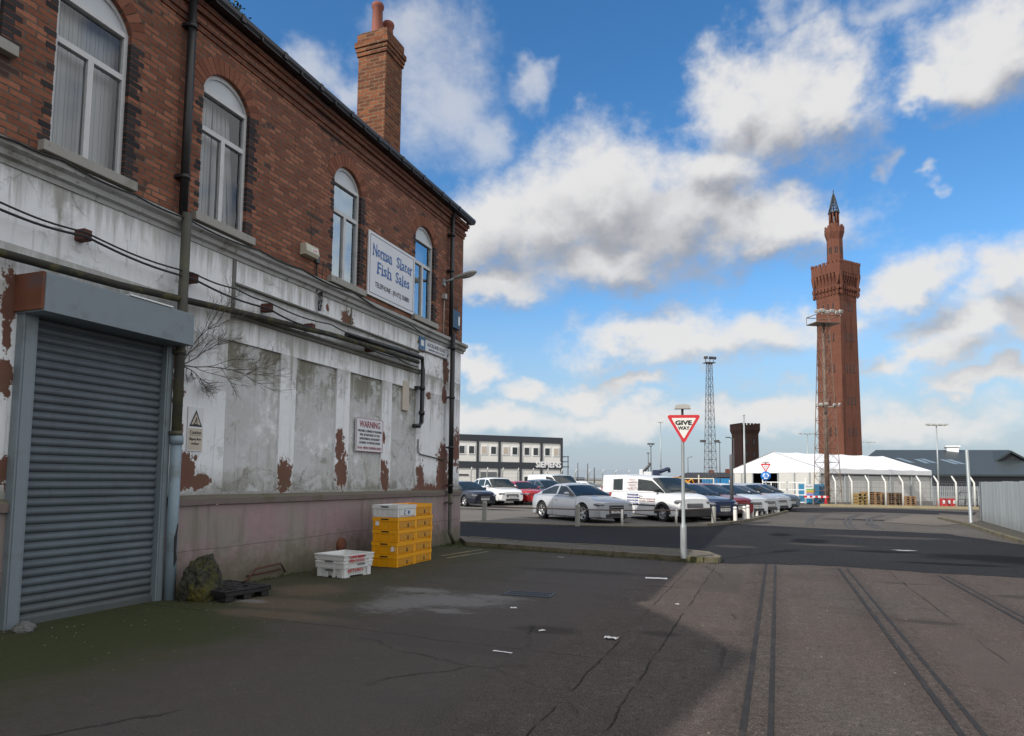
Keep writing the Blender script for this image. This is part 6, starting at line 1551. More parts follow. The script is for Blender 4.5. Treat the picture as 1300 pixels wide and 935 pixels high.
# right hand gable of the next shed
t = thing('gabled_shed', 'dark gabled shed with a brick band, beside the long dark shed', 'building', (0, 0, 0))
D3 = 97; A, Pk, B = Vector(pp(1256, D3, 590)), Vector(pp(1281, D3, 574)), Vector(pp(1325, D3, 597)); bk = Vector((FW.x, FW.y, 0))*14
b = MB(); b.face([(*A.xy, 0), (*B.xy, 0), tuple(B), tuple(Pk), tuple(A)]); b.face([(*B.xy, 0), (*(B+bk).xy, 0), tuple(B+bk), tuple(B)]); b.build('wall', MAT['shed_wall'], t)
b = MB(); up = Vector((0, 0, .2)); fr = Vector((FW.x, FW.y, 0))*-.4
for X0, X1 in ((A-(Pk-A)*.05, Pk), (Pk, B+(B-Pk)*.05)): b.face([tuple(X0+up+fr), tuple(X1+up+fr), tuple(X1+up+bk), tuple(X0+up+bk)]); b.face([tuple(X0+up+fr), tuple(X1+up+fr), tuple(X1-up*.5+fr), tuple(X0-up*.5+fr)])
b.build('roof', MAT['shed_roof'], t)
b = MB(); q0, q1 = Vector(pp(1284, D3-.3, 598.5)), Vector(pp(1330, D3-.3, 598.5)); b.face([tuple(q0), tuple(q1), (q1.x, q1.y, q1.z-1.0), (q0.x, q0.y, q0.z-.6)]); b.build('brick_band', MAT['tower_brick'], t)
# --- modular office
MAT['cabin_wall'] = simple('cream_cabin_panel', (.72, .71, .67), .55, var=.05, scale=1.5); MAT['cabin_frame'] = simple('charcoal_cabin_frame', (.030, .035, .045), .5, var=.15)
pR, pL = Vector(at(713, 74)), Vector(at(583, 69.5)); er = (pR-pL).normalized(); org = pR
t = thing('portable_office', 'two storey block of cream and charcoal office cabins lettered on its middle band', 'building', (org.x, org.y, 0), atan2(er.y, er.x))
mw = (pR-pL).length/130*27.0; zt_ = zat(713, 556.5, 74); sH = zt_/2; nm_ = 9; dp = 6
b = MB(); b.box(-nm_*mw, 0, .05, dp, .05, zt_-.1); b.build('wall', MAT['cabin_wall'], t)
b = MB()
for k in range(nm_+1): x = -k*mw; b.box(x-.13, x+.13, -.03, .2, 0, zt_-.05)
for z0, z1 in ((zt_-.62, zt_), (sH-.34, sH+.34), (0, .22)): b.box(-nm_*mw-.1, .12, -.045, .22, z0, z1); b.box(-.1, .125, .2, dp+.05, z0+.002, z1-.002)
b.box(-nm_*mw-.1, .13, .0, dp+.05, zt_-.03, zt_+.03); b.build('frame', MAT['cabin_frame'], t)
rr = random.Random(5)
for k in range(nm_):
    for f_ in (0, 1):
        if f_ == 0 and k in (2, 4, 5): continue
        for o_ in (.29, .72):
            if f_ == 0 and k == 3: continue
            xc = -(k+1-o_)*mw; z0, z1 = (f_*sH+1.05, f_*sH+2.0)
            b = MB(); b.box(xc-.36, xc+.36, .0, .08, z0, z1, .01); w_ = b.build('window', MAT['white'], t)
            b = MB(); b.box(xc-.27, xc+.27, -.008, .05, z0+.1, z1-.1); b.build('pane', MAT['carglass'] if rr.random() < .82 else MAT['sign_cream'], w_)
b = MB(); b.box(-3.85*mw, -3.12*mw, .0, .08, .2, 2.35); b.build('door', simple('grey_cabin_door', (.12, .13, .135), .5), t)
b = MB(); b.box(-4.9*mw, -4.4*mw, -.01, .06, 1.95, 2.1); b.build('wall_vent', MAT['cabin_frame'], t)
text('SIEMENS', MAT['white'], t, basis((1, 0, 0), (-.05-1.52*1.02, -.06, sH+.12)), 2.95, .62, .045, ext=.02)
b = MB(); 
for x_ in (.35, 1.3): 
    for y_ in (1.0, 3.6): b.tube((x_, y_, 0), (x_, y_, sH+1.2), .05, n=5)
b.box(.2, 1.4, .9, 3.8, sH-.06, sH+.02)
for zz_ in (sH+.55, sH+1.1): b.path([(.2, .95, zz_), (1.35, .95, zz_), (1.35, 3.7, zz_)], .03, 4)
for k in range(12): b.box(.3, 1.3, 3.8+k*.26, 4.06+k*.26, sH-.15-k*.25, sH-.1-k*.25)
b.build('outside_stair', MAT['steel_dark'], t)
# --- boundary fences with cranked white posts
MAT['concrete_white'] = simple('white_concrete_post', (.60, .60, .57), .8, var=.12, scale=6); MAT['wire'] = simple('fence_wire', (.22, .23, .23), .5, .4, var=.1)
def crank_fence(label, P, n, h, lean, sp=.3):
    t = thing('cranked_post_fence', label, 'fence', (P[0][0], P[0][1], 0), 0, 'wire fences with cranked posts'); o = Vector((P[0][0], P[0][1], 0))
    A, B = Vector((*P[0], 0))-o, Vector((*P[1], 0))-o; d = (B-A).normalized(); nrm = Vector((-d.y, d.x, 0))*lean
    for i in range(n):
        q = A.lerp(B, i/(n-1)); b = MB(); b.path([q, q+Vector((0, 0, h)), q+Vector((0, 0, h+.42))+nrm*.42+d*-.12], [.07, .062, .05], 5); b.build('post', MAT['concrete_white'], t)
    b = MB(); L = (B-A).length; k = int(L/sp)
    for i in range(k+1): q = A.lerp(B, i/k); b.tube(q+Vector((0, 0, .05)), q+Vector((0, 0, h-.05)), .006, n=3, caps=False)
    for j in range(6): z = .08+j*(h-.15)/5; b.tube(A+Vector((0, 0, z)), B+Vector((0, 0, z)), .008, n=3, caps=False)
    for j in range(3): z = h+.1+j*.13; w = nrm*(.1+j*.13); b.tube(A+w+Vector((0, 0, z)), B+w+Vector((0, 0, z)), .007, n=3, caps=False)
    b.build('wire_mesh', MAT['wire'], t); return t
crank_fence('wire fence with white cranked concrete posts behind the parked cars, below the office cabins', (at(598, 62), at(797, 70)), 12, zat(700, 601, 64), -1, .35)
crank_fence('wire fence with white cranked concrete posts along the marquee and the dark shed', (at(1060, 46.3), at(1236, 43.6)), 9, zat(1150, 612.5, 45), 1, .22)
# --- white steel gate before the marquee
gp0, gp1 = Vector(at(968, 51.5)), Vector(at(1022, 50.5)); d = (gp1-gp0)
t = thing('steel_gate', 'white steel grid gate closed in front of the marquee gable', 'gate', (gp0.x, gp0.y, 0), atan2(d.y, d.x)); Lg = d.length; hg = zat(990, 612.5, 51)
b = MB()
for z in (.12, hg*.42, hg*.66, hg): b.box(0, Lg, -.03, .03, z-.035, z+.035)
for k in range(6): x = Lg*k/5; b.box(x-.035, x+.035, -.035, .035, .05, hg+(.35 if k in (0, 5) else 0))
b.build('frame', MAT['white'], t)
b = MB(); k = 0
while k*.13 < Lg: b.tube((k*.13, 0, .12), (k*.13, 0, hg), .008, n=3, caps=False); k += 1
b.build('mesh_infill', MAT['wire'], t)
# beige rail fence behind the cars
P0, P1 = Vector(at(800, 78)), Vector(at(906, 72)); d = P1-P0
t = thing('rail_fence', 'beige tubular rail fence behind the cars in front of the yellow digger', 'fence', (P0.x, P0.y, 0), atan2(d.y, d.x)); L = d.length; hh = zat(850, 607.5, 75)
mt = simple('beige_rail_paint', (.5, .48, .40), .6, var=.1)
b = MB()
for z in (hh*.5, hh): b.box(0, L, -.04, .04, z-.05, z+.05)
b.build('rail', mt, t)
for k in range(7): x = L*k/6; b = MB(); b.box(x-.06, x+.06, -.06, .06, 0, hh+(.4 if k == 5 else .05)); b.build('post', mt, t)
# notice box on post by it
x, y = at(822, 76); b = MB(); b.box(-.42, .42, -.08, .08, zat(822, 610, 76), zat(822, 599, 76)); b.box(-.9, -.55, -.1, .1, 0, zat(822, 596, 76)); o = b.build('notice_post', MAT['white']); o.location = (x, y, 0); o.rotation_euler = (0, 0, YAW); tag(o, 'white post with a square notice beside the dark blue crane arm', 'sign post')
# --- lattice masts
def lattice(name, label, x, y, h, wb, wt, n, mat, rz=0, rad=.05, pole=None):
    t = thing(name, label, 'floodlight mast', (x, y, 0), rz); b = MB(); P = lambda k, z: Vector(((wb+(wt-wb)*z/h)/2*(1 if k in (0, 1) else -1), (wb+(wt-wb)*z/h)/2*(1 if k in (0, 3) else -1), z))
    for k in range(4):
        b.tube(P(k, 0), P(k, h), rad, n=5); 
        for i in range(n):
            z0, z1 = h*i/n, h*(i+1)/n; b.tube(P(k, z0), P((k+1) % 4, z1), rad*.45, n=4, caps=False); b.tube(P((k+1) % 4, z0), P(k, z1), rad*.45, n=4, caps=False); b.tube(P(k, z1), P((k+1) % 4, z1), rad*.55, n=4, caps=False)
    b.build('lattice', mat, t)
    if pole: b = MB(); b.tube((0, 0, 0), (0, 0, h), pole, pole*.8, 10); b.build('centre_pole', mat, t)
    return t
def flood(b, x, y, z, a, s=.3):
    M_ = Matrix.Translation((x, y, z)) @ Matrix.Rotation(a, 4, 'Z') @ Matrix.Rotation(R(20), 4, 'X'); c2 = MB(); c2.box(-s, s, -s*.5, s*.4, -s*.7, s*.7, .03); c2.xf(M_); me = bpy.data.meshes.new('tmp'); c2.b.to_mesh(me); c2.b.free(); b.b.from_mesh(me); bpy.data.meshes.remove(me)
DM = 49.4; x, y = at(1050, DM); h = zat(1049, 411, DM)
t = lattice('lattice_floodlight_mast', 'rusty lattice mast with a floodlight platform standing in front of the dock tower', x, y, h, 1.35, .55, 13, MAT['steel_rusty'], YAW+R(10), .028, .14)
b = MB()
for z in (h-.05, h+.5): b.path([(-.95, -.6, z), (.95, -.6, z), (.95, .6, z), (-.95, .6, z), (-.95, -.6, z)], .03, 4)
b.box(-.95, .95, -.6, .6, h-.09, h-.04)
for x_ in (-.95, 0, .95):
    for y_ in (-.6, .6): b.tube((x_, y_, h-.05), (x_, y_, h+.5), .025, n=4)
b.build('platform', MAT['steel_rusty'], t)
for i, x_ in enumerate((-.9, -.5, -.1, .3, .7, 1.0)): b = MB(); flood(b, x_, -.62, h+.72+.08*(i % 2), R(-20+8*i), .17); b.tube((x_, -.6, h+.5), (x_, -.6, h+.72), .02, n=4); b.build('floodlight', MAT['lamp_grey'], t)
zm = zat(1049, 515, DM)
for i, x_ in enumerate((-.75, -.3, .35, .75)): b = MB(); flood(b, x_, -.55, zm+.05*(i % 2), R(-30+20*i), .13); b.tube((x_, -.5, zm-.1), (0, 0, zm-.15), .025, n=4); b.build('floodlight', MAT['lamp_grey'], t)
DL = 105; x, y = at(902, DL); h = zat(898, 461, DL)
t = lattice('lattice_floodlight_mast', 'grey lattice floodlight mast rising behind the parked cars, left of the dark brick tower', x, y, h, 1.5, .62, 16, MAT['steel_dark'], YAW+R(15), .045)
for i, x_ in enumerate((-.75, .1, .75)): b = MB(); flood(b, x_, -.3, h+.75, R(-35+30*i), .3); b.tube((x_*.8, 0, h), (x_, -.2, h+.7), .05, n=4); b.build('floodlight', MAT['steel_dark'], t)
b = MB(); b.box(-.8, .8, -.6, .6, h-.05, h+.05); zq = zat(898, 562, DL); b.box(-1.6, -.9, -.3, .3, zq, zq+.35); b.box(.5, 1.1, -.9, -.3, zq, zq+.35); b.build('platform', MAT['steel_dark'], t)
# --- lamp columns
def column(label, px, D, top, heads='T', r=.09, w=1.6, name='lamp_column', mat='steel', cat='street lamp', lean=0):
    x, y = at(px, D); h = zat(px, top, D); t = thing(name, label, cat, (x, y, 0), YAW, 'tall lighting columns on the docks'); b = MB(); b.tube((0, 0, 0), (lean, 0, h), r, r*.6, 8); b.build('pole', MAT[mat], t)
    b = MB()
    if heads == 'T':
        b.box(-w/2, w/2, -.04, .04, h-.03, h+.03)
        for i in range(4): x_ = -w/2+w*i/3; b.box(x_-w*.09, x_+w*.09, -.25, .15, h+.02, h+.16)
    elif heads == 'one': b.box(-w/2, w/2, -.15, .15, h, h+.14)
    elif heads == 'V':
        for s in (-1, 1): b.tube((0, 0, h-.3), (s*w/2, 0, h+.2), .05, n=5); b.box(s*w/2-.25, s*w/2+.25, -.2, .2, h+.15, h+.4)
    elif heads == 'arm': b.tube((0, 0, h-.05), (w, 0, h+.12), .04, n=5); b.box(w-.35, w+.25, -.12, .12, h+.08, h+.2)
    elif heads == 'none': b.tube((0, 0, h-.05), (0, 0, h+.02), r*.8, n=6)
    b.build('lamp_head', MAT['lamp_grey'] if mat == 'steel' else MAT[mat], t); return t
column('tall grey column with a wide row of lamps in front of the long dark shed', 1191, 68, 540.5, 'T', .09, 1.8)
column('grey column with a wide lamp bar rising left of the dock tower behind the marquee', 1026, 118, 551.5, 'T', .11, 2.5)
column('far thin column with a lamp bar just right of the foot of the dock tower', 1104, 170, 562, 'T', .12, 2.8)
column('tall thin column with one flat lamp head, left of the give way sign', 839, 120, 537, 'one', .12, 1.0)
column('column with a pair of angled lamps left of the give way sign, above the crane', 826.5, 112, 566, 'V', .11, .6, mat='steel_dark')
column('short dark column close beside the pair of angled lamps', 823, 118, 576, 'one', .1, .5, mat='steel_dark')
column('thin column between the lattice mast and the dark brick tower', 914, 125, 562.5, 'one', .11, .5, mat='steel_dark')
column('very thin far column between the give way post and the lattice mast', 873.5, 170, 581, 'arm', .12, .9, mat='steel_dark')
column('pale grey lamp post standing close against the left end of the marquee', 945.5, 47, 527, 'none', .09)
column('thin dark pole beside the dark brick tower with a small lamp arm', 932, 90, 557, 'arm', .07, -.7, mat='steel_dark')
for px, D, top, lb in ((733.5, 190, 588, 'far mast on the skyline right of the office cabins'), (746, 150, 589, 'far ship mast like post behind the fence, above the silver coupe'), (754.5, 140, 594, 'short far post behind the fence, right of the ship mast like post')): column(lb, px, D, top, 'none', .16, mat='steel_dark', name='far_mast', cat='mast')
# --- houses on the skyline
DH = 240
def pq(px, py, D=DH): return Vector(pp(px, D, py))
t = thing('far_house', 'low brick house with a dark slate roof and chimney behind the car park', 'house', (0, 0, 0))
a, c2 = pq(867, 606), pq(936, 606); bk = Vector((FW.x, FW.y, 0))*8; rg0, rg1 = pq(872, 600.2, DH+4), pq(940, 600.2, DH+4)
b = MB(); b.face([tuple(a), tuple(c2), tuple(rg1), tuple(rg0)]); b.face([tuple(rg0), tuple(rg1), tuple(c2+bk), tuple(a+bk)]); b.build('roof', simple('far_slate', (.028, .03, .036), .7, var=.2, scale=.5), t)
b = MB(); b.face([(*a.xy, 0), (*c2.xy, 0), tuple(c2), tuple(a)]); b.face([(*a.xy, 0), (*(a+bk).xy, 0), tuple(a+bk), tuple(rg0), tuple(a)]); b.face([(*c2.xy, 0), (*(c2+bk).xy, 0), tuple(c2+bk), tuple(rg1), tuple(c2)]); b.build('wall', MAT['tower_dark'], t)
for px in (924, 903): q = pq(px, 600, DH+4); b = MB(); b.box(q.x-.9, q.x+.9, q.y-.5, q.y+.5, q.z-1, q.z+(1.2 if px == 924 else .8)); b.build('chimney', MAT['tower_brick'], t)
q0, q1 = pq(868, 606.5, DH-1), pq(874, 601, DH+3)
rr = random.Random(21)
for i, (px0, px1, top, D, lb) in enumerate(((700, 742, 605.5, 260, 'far low grey shed on the skyline behind the tall white van'), (742, 780, 607, 300, 'far pale low shed on the skyline above the silver coupe'), (776, 830, 604.5, 250, 'far brown grey quay shed behind the white notice post'), (825, 872, 606.5, 320, 'far low shed on the skyline left of the slate roofed house'))):
    a, c2 = at(px0, D), at(px1, D); h = zat((px0+px1)/2, top, D); t = thing('quay_shed', lb, 'building', (a[0], a[1], 0), atan2(c2[1]-a[1], c2[0]-a[0])); L = math.hypot(c2[0]-a[0], c2[1]-a[1])
    b = MB(); b.box(0, L, 0, 9, 0, h*.7); b.build('wall', simple('quay_shed_wall', [(.2, .21, .22), (.36, .36, .34), (.16, .14, .12), (.2, .2, .2)][i], .7, var=.15, scale=.4), t)
    b = MB(); b.ext([(-.4, h*.7), (9.4, h*.7), (4.5, h)], -.3, L+.3, lambda q, s: (s, q[0], q[1])); b.build('roof', simple('quay_shed_roof', [(.1, .11, .12), (.22, .22, .22), (.1, .08, .07), (.08, .085, .09)][i], .7, var=.15, scale=.4), t)
# --- container, digger, crane
D = 150; a = at(895, D); c2 = at(931, D); t = thing('blue_container', 'bright blue shipping container behind the silver cars', 'container', (a[0], a[1], 0), atan2(c2[1]-a[1], c2[0]-a[0])); L = math.hypot(c2[0]-a[0], c2[1]-a[1]); h = zat(912, 607.5, D)
b = MB(); k = 24; ys = [(.0 if i % 2 else .07) for i in range(k+1)]
for i in range(k): b.face([(L*i/k, ys[i], .1), (L*(i+1)/k, ys[i+1], .1), (L*(i+1)/k, ys[i+1], h-.1), (L*i/k, ys[i], h-.1)])
b.box(0, L, .08, 2.5, .1, h); b.build('shell', simple('blue_container_paint', (.015, .19, .42), .5, var=.15), t)
b = MB(); b.box(L*.84, L*.92, -.02, .0, h*.6, h*.85); b.build('white_mark', MAT['white'], t)
D = 84; x, y = at(862, D); t = thing('yellow_digger', 'orange yellow digger parked behind the beige rail fence', 'digger', (x, y, 0), YAW)
ym = simple('digger_yellow', (.62, .27, .012), .5, var=.2)
b = MB(); b.box(-.9, .5, -.8, .8, .9, 1.75, .12); b.ext([(.2, 1.0), (1.15, 1.0), (1.2, 1.45), (.75, 1.75), (.3, 1.7)], -.6, .6, lambda q, s: (q[0], s, q[1])); b.build('body', ym, t)
b = MB(); b.box(-.75, .0, -.65, .3, 1.75, 2.05, .05); b.build('cab', MAT['carglass'], t)
b = MB(); b.box(-.8, .05, -.7, .35, 2.05, 2.13, .02); b.build('cab_roof', ym, t)
b = MB(); b.path([(.9, -.2, 1.4), (1.5, -.2, 1.9), (1.9, -.2, 1.1)], .1, 6); b.build('arm', ym, t)
for s in (-1, 1):
    b = MB(); b.ext([(1.0*cos(a), .45+.42*sin(a)) for a in [2*pi*i/16 for i in range(16)]], s*.55-.25, s*.55+.25, lambda q, v: (q[0]*1.1, v, q[1])); b.build('track', MAT['trim'], t)
D = 92; x, y = at(834, D); t = thing('dock_crane', 'dark blue folding crane arm on a low truck base behind the fence', 'crane', (x, y, 0), YAW); Z = lambda py: zat(834, py, D); U = lambda px: (px-834)/867*D
cm = simple('crane_blue', (.018, .028, .07), .5, var=.2)
b = MB(); b.box(U(828), U(842), -.9, .9, .5, Z(606), .05); b.build('base', MAT['steel_dark'], t)
b = MB(); b.box(U(829), U(837), -.5, .5, Z(607), Z(597), .05); b.path([(U(833), 0, Z(600)), (U(841), 0, Z(598)), (U(847), 0, Z(595.5)), (U(850), 0, Z(596))], .28, 6); b.path([(U(849.5), 0, Z(595.5)), (U(849.5), 0, Z(600))], .2, 6); b.build('arm', cm, t)
b = MB(); b.path([(U(817), .3, Z(600)), (U(824), .3, Z(592)), (U(826), .3, Z(588))], .2, 6); b.build('jib', MAT['steel_dark'], t)
for s in (-2.0, -.6, .8): 
    b = MB(); b.lathe([(0, -1.0), (.5, -1.0), (.5, -.6), (0, -.6)], 14, lambda p, q, h_: (s+p, h_, .5+q)); b.build('wheel', MAT['tyre'], t)
# --- clutter by the marquee
x, y = at(1031, 50.8); t = thing('blue_cabin', 'bright blue steel cabin standing by the foot of the lattice mast', 'cabin', (x, y, 0), YAW+R(10)); h = zat(1035, 615, 50)
b = MB(); b.box(-.1, 1.05, 0, 1.6, .05, h, .02); b.build('shell', simple('bright_blue_steel', (.02, .2, .38), .5, var=.2), t)
b = MB(); b.box(.55, 1.0, -.01, .02, .15, h-.15); b.build('door', simple('dark_blue_mesh_door', (.02, .05, .1), .6, var=.3), t)
x, y = at(1027, 50); t = thing('safety_notice_board', 'white board with coloured safety bands beside the blue cabin', 'sign', (x, y, 0), YAW); h0, h1 = zat(1027, 633, 50), zat(1027, 615, 50)
b = MB(); b.box(-.36, .32, -.02, .02, h0, h1); b.build('board', MAT['white'], t)
for i, (cc, f0, f1) in enumerate((((.1, .4, .1), .58, .66), ((.55, .42, .02), .44, .56), ((.5, .1, .08), .36, .42), ((.2, .25, .6), .1, .34))):
    b = MB(); b.box(-.24, .3, -.026, -.02, h0+(h1-h0)*f0, h0+(h1-h0)*f1); b.build('coloured_band', simple('notice_band', cc, .5, var=.1), t)
text('SITE SAFETY', MAT['sign_dark'], t, basis((1, 0, 0), (-.02, -.024, h0+(h1-h0)*.82)), .5, .1, .004)
b = MB(); 
for x_ in (-.3, .28): b.box(x_-.03, x_+.03, .02, .08, 0, h1)
b.build('post', MAT['steel'], t)
x, y = at(1040, 47.2); t = thing('striped_barrier', 'red and white striped barrier pole on a stand in front of the marquee', 'barrier', (x, y, 0), YAW); h = zat(1040, 631, 47.2)
b = MB(); n = 9; W = 1.35
for i in range(n): b.box(-W*.8+i*W*1.25/n, -W*.8+(i+1)*W*1.25/n, -.03, .03, h-.07, h+.07, mi=i % 2)
b.build('pole', [MAT['sign_red'], MAT['white']], t)
b = MB(); b.box(.38, .46, -.05, .05, 0, h-.07); b.box(.25, .6, -.25, .25, 0, .06); b.path([(.3, 0, .05), (.42, 0, h-.05)], .03, 4); b.build('stand', MAT['sign_red'], t)
wd = simple('pallet_wood', (.30, .17, .08), .85, var=.35, scale=6); wd2 = simple('old_pallet_wood', (.17, .105, .055), .85, var=.4, scale=6)
def pallets(name, label, px, D, w, h, mat, n, cat='pallets'):
    x, y = at(px, D); t = thing(name, label, cat, (x, y, 0), YAW+R(random.uniform(-12, 12)), 'stacks of pallets by the marquee')
    for i in range(n):
        z = i*h/n; b = MB(); k = h/n
        for q in range(6): u = -w/2+w*(q+.5)/6; b.box(u-w*.06, u+w*.06, -.5, .5, z+k*.78, z+k*.98)
        for q in (-.46, 0, .46): b.box(-w/2, w/2, q-.04, q+.04, z+.0, z+k*.16)
        for q in (-.44, 0, .44): b.box(q*w-.06, q*w+.06, -.5, .5, z+k*.16, z+k*.78)
        b.build('pallet', mat, t)
    return t
pallets('pallet_stack', 'ochre low pallet stack just right of the lattice mast', 1090, 47.8, .75, zat(1090, 626.5, 47.8), simple('ochre_wood', (.3, .2, .06), .8, var=.4, scale=5), 4)
pallets('pallet_stack', 'tall stack of reddish wooden pallets by the marquee wall', 1105, 47.8, 1.0, zat(1105, 624.5, 47.8), wd, 8)
pallets('pallet_stack', 'wide darker pallet stack under the middle of the marquee wall', 1131, 47.6, 1.15, zat(1131, 626, 47.6), wd2, 7)
pallets('pallet_stack', 'low brown pallet stack at the right of the three by the marquee', 1149, 47.4, .8, zat(1149, 630, 47.4), wd, 5)
x, y = at(1201, 46); t = thing('red_barrier', 'red plastic road barrier behind the fence before the long dark shed', 'barrier', (x, y, 0), YAW); h = zat(1201, 633, 46)
b = MB(); b.ext([(-.6, 0.05), (.6, 0.05), (.57, h*.4), (.55, h), (-.55, h), (-.57, h*.4)], -.2, .2, lambda q, s: (q[0], s, q[1])); b.build('shell', simple('red_plastic', (.42, .03, .03), .5, var=.2), t)
b = MB()
for s in (-1, 1): b.box(s*.45-.15, s*.45+.15, -.28, .28, 0, .08)
for s in (-.35, 0, .35): b.box(s-.07, s+.07, -.215, -.2, h*.45, h*.8)
b.build('foot', MAT['white'], t)
x, y = at(1226, 45.5); t = thing('metal_rack', 'grey tubular metal rack beyond the fence beside the red barrier', 'rack', (x, y, 0), YAW); h = zat(1226, 623.5, 45.5)
b = MB()
for y_ in (-.35, .35): b.path([(-.4, y_, 0), (-.25, y_, h*.9), (-.1, y_, h), (.45, y_, h), (.45, y_, 0)], .03, 5); b.path([(-.35, y_, h*.5), (.45, y_, h*.5)], .025, 5); b.path([(-.35, y_, h*.05), (.45, y_, h*.5)], .02, 5); b.path([(.1, y_, 0), (.1, y_, h*.5)], .02, 5)
for p_ in ((-.25, h*.9), (.45, h), (.45, .2)): b.path([(p_[0], -.35, p_[1]), (p_[0], .35, p_[1])], .025, 5)
b.build('frame', MAT['steel_dark'], t)
t = thing('palisade_fence', 'grey steel palisade fence running behind the red barrier to the sheet fence', 'fence', (*at(1183, 50), 0), YAW+R(2)); L = 4.6; h = zat(1210, 617.5, 50)
b = MB(); k = int(L/.14)
for i in range(k): b.box(i*.14, i*.14+.08, -.015, .015, .05, h)
b.build('pales', MAT['galv'], t); b = MB(); b.box(0, L, .02, .06, .4, .46); b.box(0, L, .02, .06, h-.4, h-.34); b.build('rail', MAT['steel'], t)
# low kerb wall under the far fence
b = MB(); a, c2 = Vector(at(1040, 46)), Vector(at(1240, 43.2)); dr = (c2-a).normalized(); nr = Vector((-dr.y, dr.x))*.12; b.prism([tuple(a-nr), tuple(c2-nr), tuple(c2+nr), tuple(a+nr)], -.02, .16); tag(b.build('fence_footing', simple('stained_kerb_wall', (.27, .23, .14), .9, var=.3, scale=2)), kind='structure')
# ------------------------------------------------------------------ sky, clouds, sun
SKY_SAT, SKY_STR, EXPO = 1.3, .13, 0.42
CLOUD_LIT, CLOUD_DARK = (4.6, 4.56, 4.52), (2.05, 2.1, 2.28)
HAZE_AMT, HAZE_COL = .9, (2.15, 2.6, 3.2)
EL = R(35); TR = Vector((cos(R(62)), sin(R(62)), 0))   # the way the light travels over the ground
sd = bpy.data.lights.new('sun', 'SUN'); sun = bpy.data.objects.new('sun', sd); C.objects.link(sun)
sd.energy = 3.1; sd.angle = R(.5); sd.color = (1, .945, .86)
sun.rotation_euler = Vector((TR.x*cos(EL), TR.y*cos(EL), -sin(EL))).to_track_quat('-Z', 'Y').to_euler(); sun.location = (-20, -30, 40)
w = bpy.data.worlds.new('World'); SC.world = w; w.use_nodes = True; w.node_tree.nodes.clear(); n = NT(w.node_tree)
out = n.node('ShaderNodeOutputWorld'); bg = n.node('ShaderNodeBackground'); n.l.new(bg.outputs[0], out.inputs[0])
sky = n.node('ShaderNodeTexSky', sky_type='NISHITA'); sky.sun_disc = False; sky.sun_elevation = EL; sky.sun_rotation = atan2(-TR.x, -TR.y); sky.air_density = 1.0; sky.dust_density = .6; sky.ozone_density = 2.2
hsv = n.node('ShaderNodeHueSaturation'); n.put(hsv.inputs['Saturation'], SKY_SAT); n.put(hsv.inputs['Value'], 1.0); n.l.new(sky.outputs[0], hsv.inputs['Color'])
d = n.v('NORMALIZE', n.node('ShaderNodeTexCoord').outputs['Generated']); xyz = n.xyz(d)
azm = n.m('ARCTAN2', xyz[0], xyz[1]); elv = n.m('ARCSINE', xyz[2])
def dirang(px, py): v = ray(px, py).normalized(); return atan2(v.x, v.y), math.asin(v.z)
# clouds: (px, py, half width, rise above centre, drop below centre) as seen from the yard
CL = [(985, 140, 112, 90, 85), (925, 105, 62, 48, 65), (1055, 120, 48, 52, 62), (900, 215, 80, 50, 70), (770, 235, 135, 82, 95), (690, 265, 100, 70, 85), (850, 280, 125, 75, 80), (950, 295, 130, 58, 48), (620, 290, 80, 70, 70), (1010, 285, 62, 42, 38), (760, 330, 130, 60, 48),
      (640, 370, 66, 38, 28), (870, 437, 135, 42, 38), (780, 440, 62, 34, 28), (970, 425, 85, 38, 40), (1060, 418, 55, 26, 30), (1240, 70, 98, 75, 52), (1290, 20, 90, 60, 80), (1170, 100, 52, 30, 24), (1135, 362, 58, 44, 38), (1260, 350, 80, 52, 64), (1300, 330, 50, 50, 60), (1220, 420, 95, 42, 38), (1290, 410, 60, 42, 42), (1180, 458, 70, 22, 20),
      (600, 468, 38, 20, 15), (675, 497, 48, 15, 13), (820, 492, 42, 15, 13), (750, 502, 64, 18, 14), (1240, 490, 60, 18, 14), (1120, 470, 45, 16, 14), (640, 535, 120, 24, 22), (790, 530, 130, 22, 22), (980, 520, 130, 24, 24), (1160, 535, 150, 28, 26)]
CT = [(560, 110, 80, 110, 95), (610, 150, 48, 55, 70), (520, 50, 60, 60, 70), (390, 105, 60, 40, 50), (440, 130, 40, 30, 40), (1112, 208, 16, 24, 20), (1180, 217, 24, 12, 9), (690, 85, 30, 34, 38), (1000, 40, 34, 34, 26), (1130, 20, 70, 30, 30)]
def cloudfield(p3, lst):
    """distance-like field: below 1 is cloud"""
    acc = None
    for (px, py, rx, up, dn) in lst:
        a, e = dirang(px, py); a1, _ = dirang(px+rx, py); _, e1 = dirang(px, py-up); _, e2 = dirang(px, py+dn)
        sx, su, sl = 1/max(.01, abs(a1-a)), 1/max(.006, e1-e), 1/max(.006, e-e2)
        q = n.v('MULTIPLY_ADD', p3, (sx, su, sl), (-a*sx, -e*su, e*sl)); q = n.v('MAXIMUM', q, (-99, 0, 0)); ln = n.v('LENGTH', q)
        if acc is None: acc = ln
        else:
            mm = n.node('ShaderNodeMath', operation='SMOOTH_MIN'); n.put(mm.inputs[0], acc); n.put(mm.inputs[1], ln); mm.inputs[2].default_value = .35; acc = mm.outputs[0]
    return acc
c3 = n.comb(azm, n.m('MULTIPLY', elv, 1.25), 0)
w1 = n.noise(c3, 5, 2, .55, out='Color'); w2 = n.noise(c3, 19, 3, .6, out='Color')
wv = n.v('ADD', n.v('MULTIPLY', n.v('SUBTRACT', w1, (.5, .5, .5)), (.16, .12, 0)), n.v('MULTIPLY', n.v('SUBTRACT', w2, (.5, .5, .5)), (.085, .065, 0)))
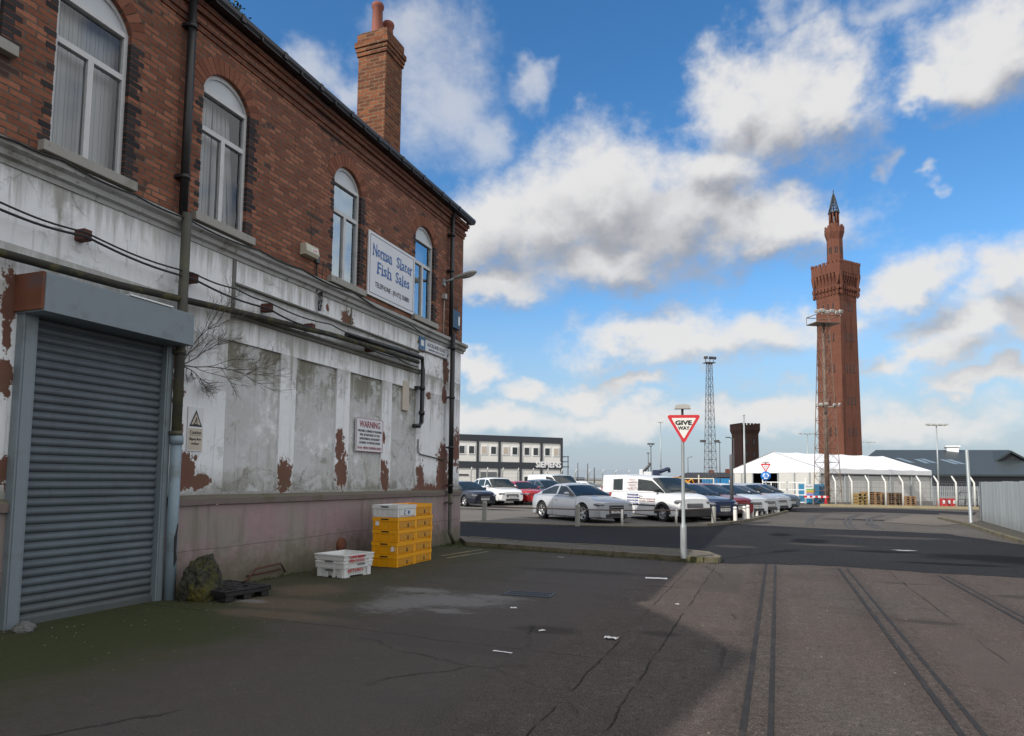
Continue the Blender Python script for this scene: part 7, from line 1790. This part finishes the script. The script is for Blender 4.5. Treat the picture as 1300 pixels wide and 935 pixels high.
wx = n.xyz(wv); ea = n.m('ADD', elv, wx[1]); aa = n.m('ADD', azm, wx[0])
fb = n.noise(c3, 24, 7, .66); fm = n.noise(c3, 8, 3, .55)
f0 = cloudfield(n.comb(aa, ea, n.m('MULTIPLY', ea, -1)), CL)
ea1 = n.m('ADD', ea, .05); f1 = cloudfield(n.comb(n.m('ADD', aa, -.02), ea1, n.m('MULTIPLY', ea1, -1)), CL[:25])
# unseen cloud added overhead and behind the camera to brighten and whiten the shade
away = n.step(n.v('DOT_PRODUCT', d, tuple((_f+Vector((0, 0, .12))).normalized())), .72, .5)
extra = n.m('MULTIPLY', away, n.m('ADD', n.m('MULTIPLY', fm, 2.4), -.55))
soft = n.m('MULTIPLY', n.m('SUBTRACT', fm, .5), .9)
D0 = n.m('ADD', n.m('ADD', n.m('SUBTRACT', 1.1, f0), soft), n.m('MULTIPLY', n.m('SUBTRACT', fb, .5), 1.05))
ft = cloudfield(n.comb(aa, ea, n.m('MULTIPLY', ea, -1)), CT)
Dt = n.m('ADD', n.m('ADD', n.m('SUBTRACT', 1.0, ft), n.m('MULTIPLY', soft, 1.3)), n.m('MULTIPLY', n.m('SUBTRACT', fb, .5), 1.0))
thinc = n.m('MULTIPLY', n.step(Dt, -.35, .95), .62)
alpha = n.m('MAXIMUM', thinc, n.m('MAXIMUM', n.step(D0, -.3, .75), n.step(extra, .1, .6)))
thick = n.m('SUBTRACT', 1.0, f1)                      # cloud standing above this line of sight: we look at a shaded base
S0 = n.m('ADD', n.m('ADD', n.m('MULTIPLY', n.m('SUBTRACT', f0, f1), .75), n.m('MULTIPLY', thick, .55)), n.m('ADD', n.m('MULTIPLY', soft, .5), n.m('MULTIPLY', n.m('SUBTRACT', fb, .5), -.4)))
shade = n.step(S0, -.42, 1.05)
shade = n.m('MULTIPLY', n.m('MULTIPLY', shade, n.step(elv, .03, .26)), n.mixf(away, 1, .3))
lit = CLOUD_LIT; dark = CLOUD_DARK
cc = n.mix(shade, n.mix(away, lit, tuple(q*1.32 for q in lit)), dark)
# pale milky air low down
low = n.step(elv, .3, .0)
skyc = n.mix(n.m('MULTIPLY', low, HAZE_AMT), hsv.outputs[0], HAZE_COL)
fc = n.m('MULTIPLY', alpha, n.mixf(n.step(elv, .1, .0), .97, .6))
fc = n.m('MULTIPLY', fc, n.step(elv, .0, .03))
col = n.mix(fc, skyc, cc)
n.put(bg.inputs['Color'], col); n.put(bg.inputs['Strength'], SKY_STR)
w.cycles.sampling_method = 'MANUAL'; w.cycles.sample_map_resolution = 512
vs = SC.view_settings; SC.display_settings.display_device = 'sRGB'; vs.view_transform = 'Standard'; vs.look = 'None'; vs.exposure = EXPO; vs.gamma = 1; vs.use_curve_mapping = False
SC.cycles.use_denoising = True; SC.cycles.max_bounces = 6; SC.cycles.transparent_max_bounces = 8; SC.cycles.caustics_reflective = False; SC.cycles.caustics_refractive = False; SC.cycles.sample_clamp_indirect = 4
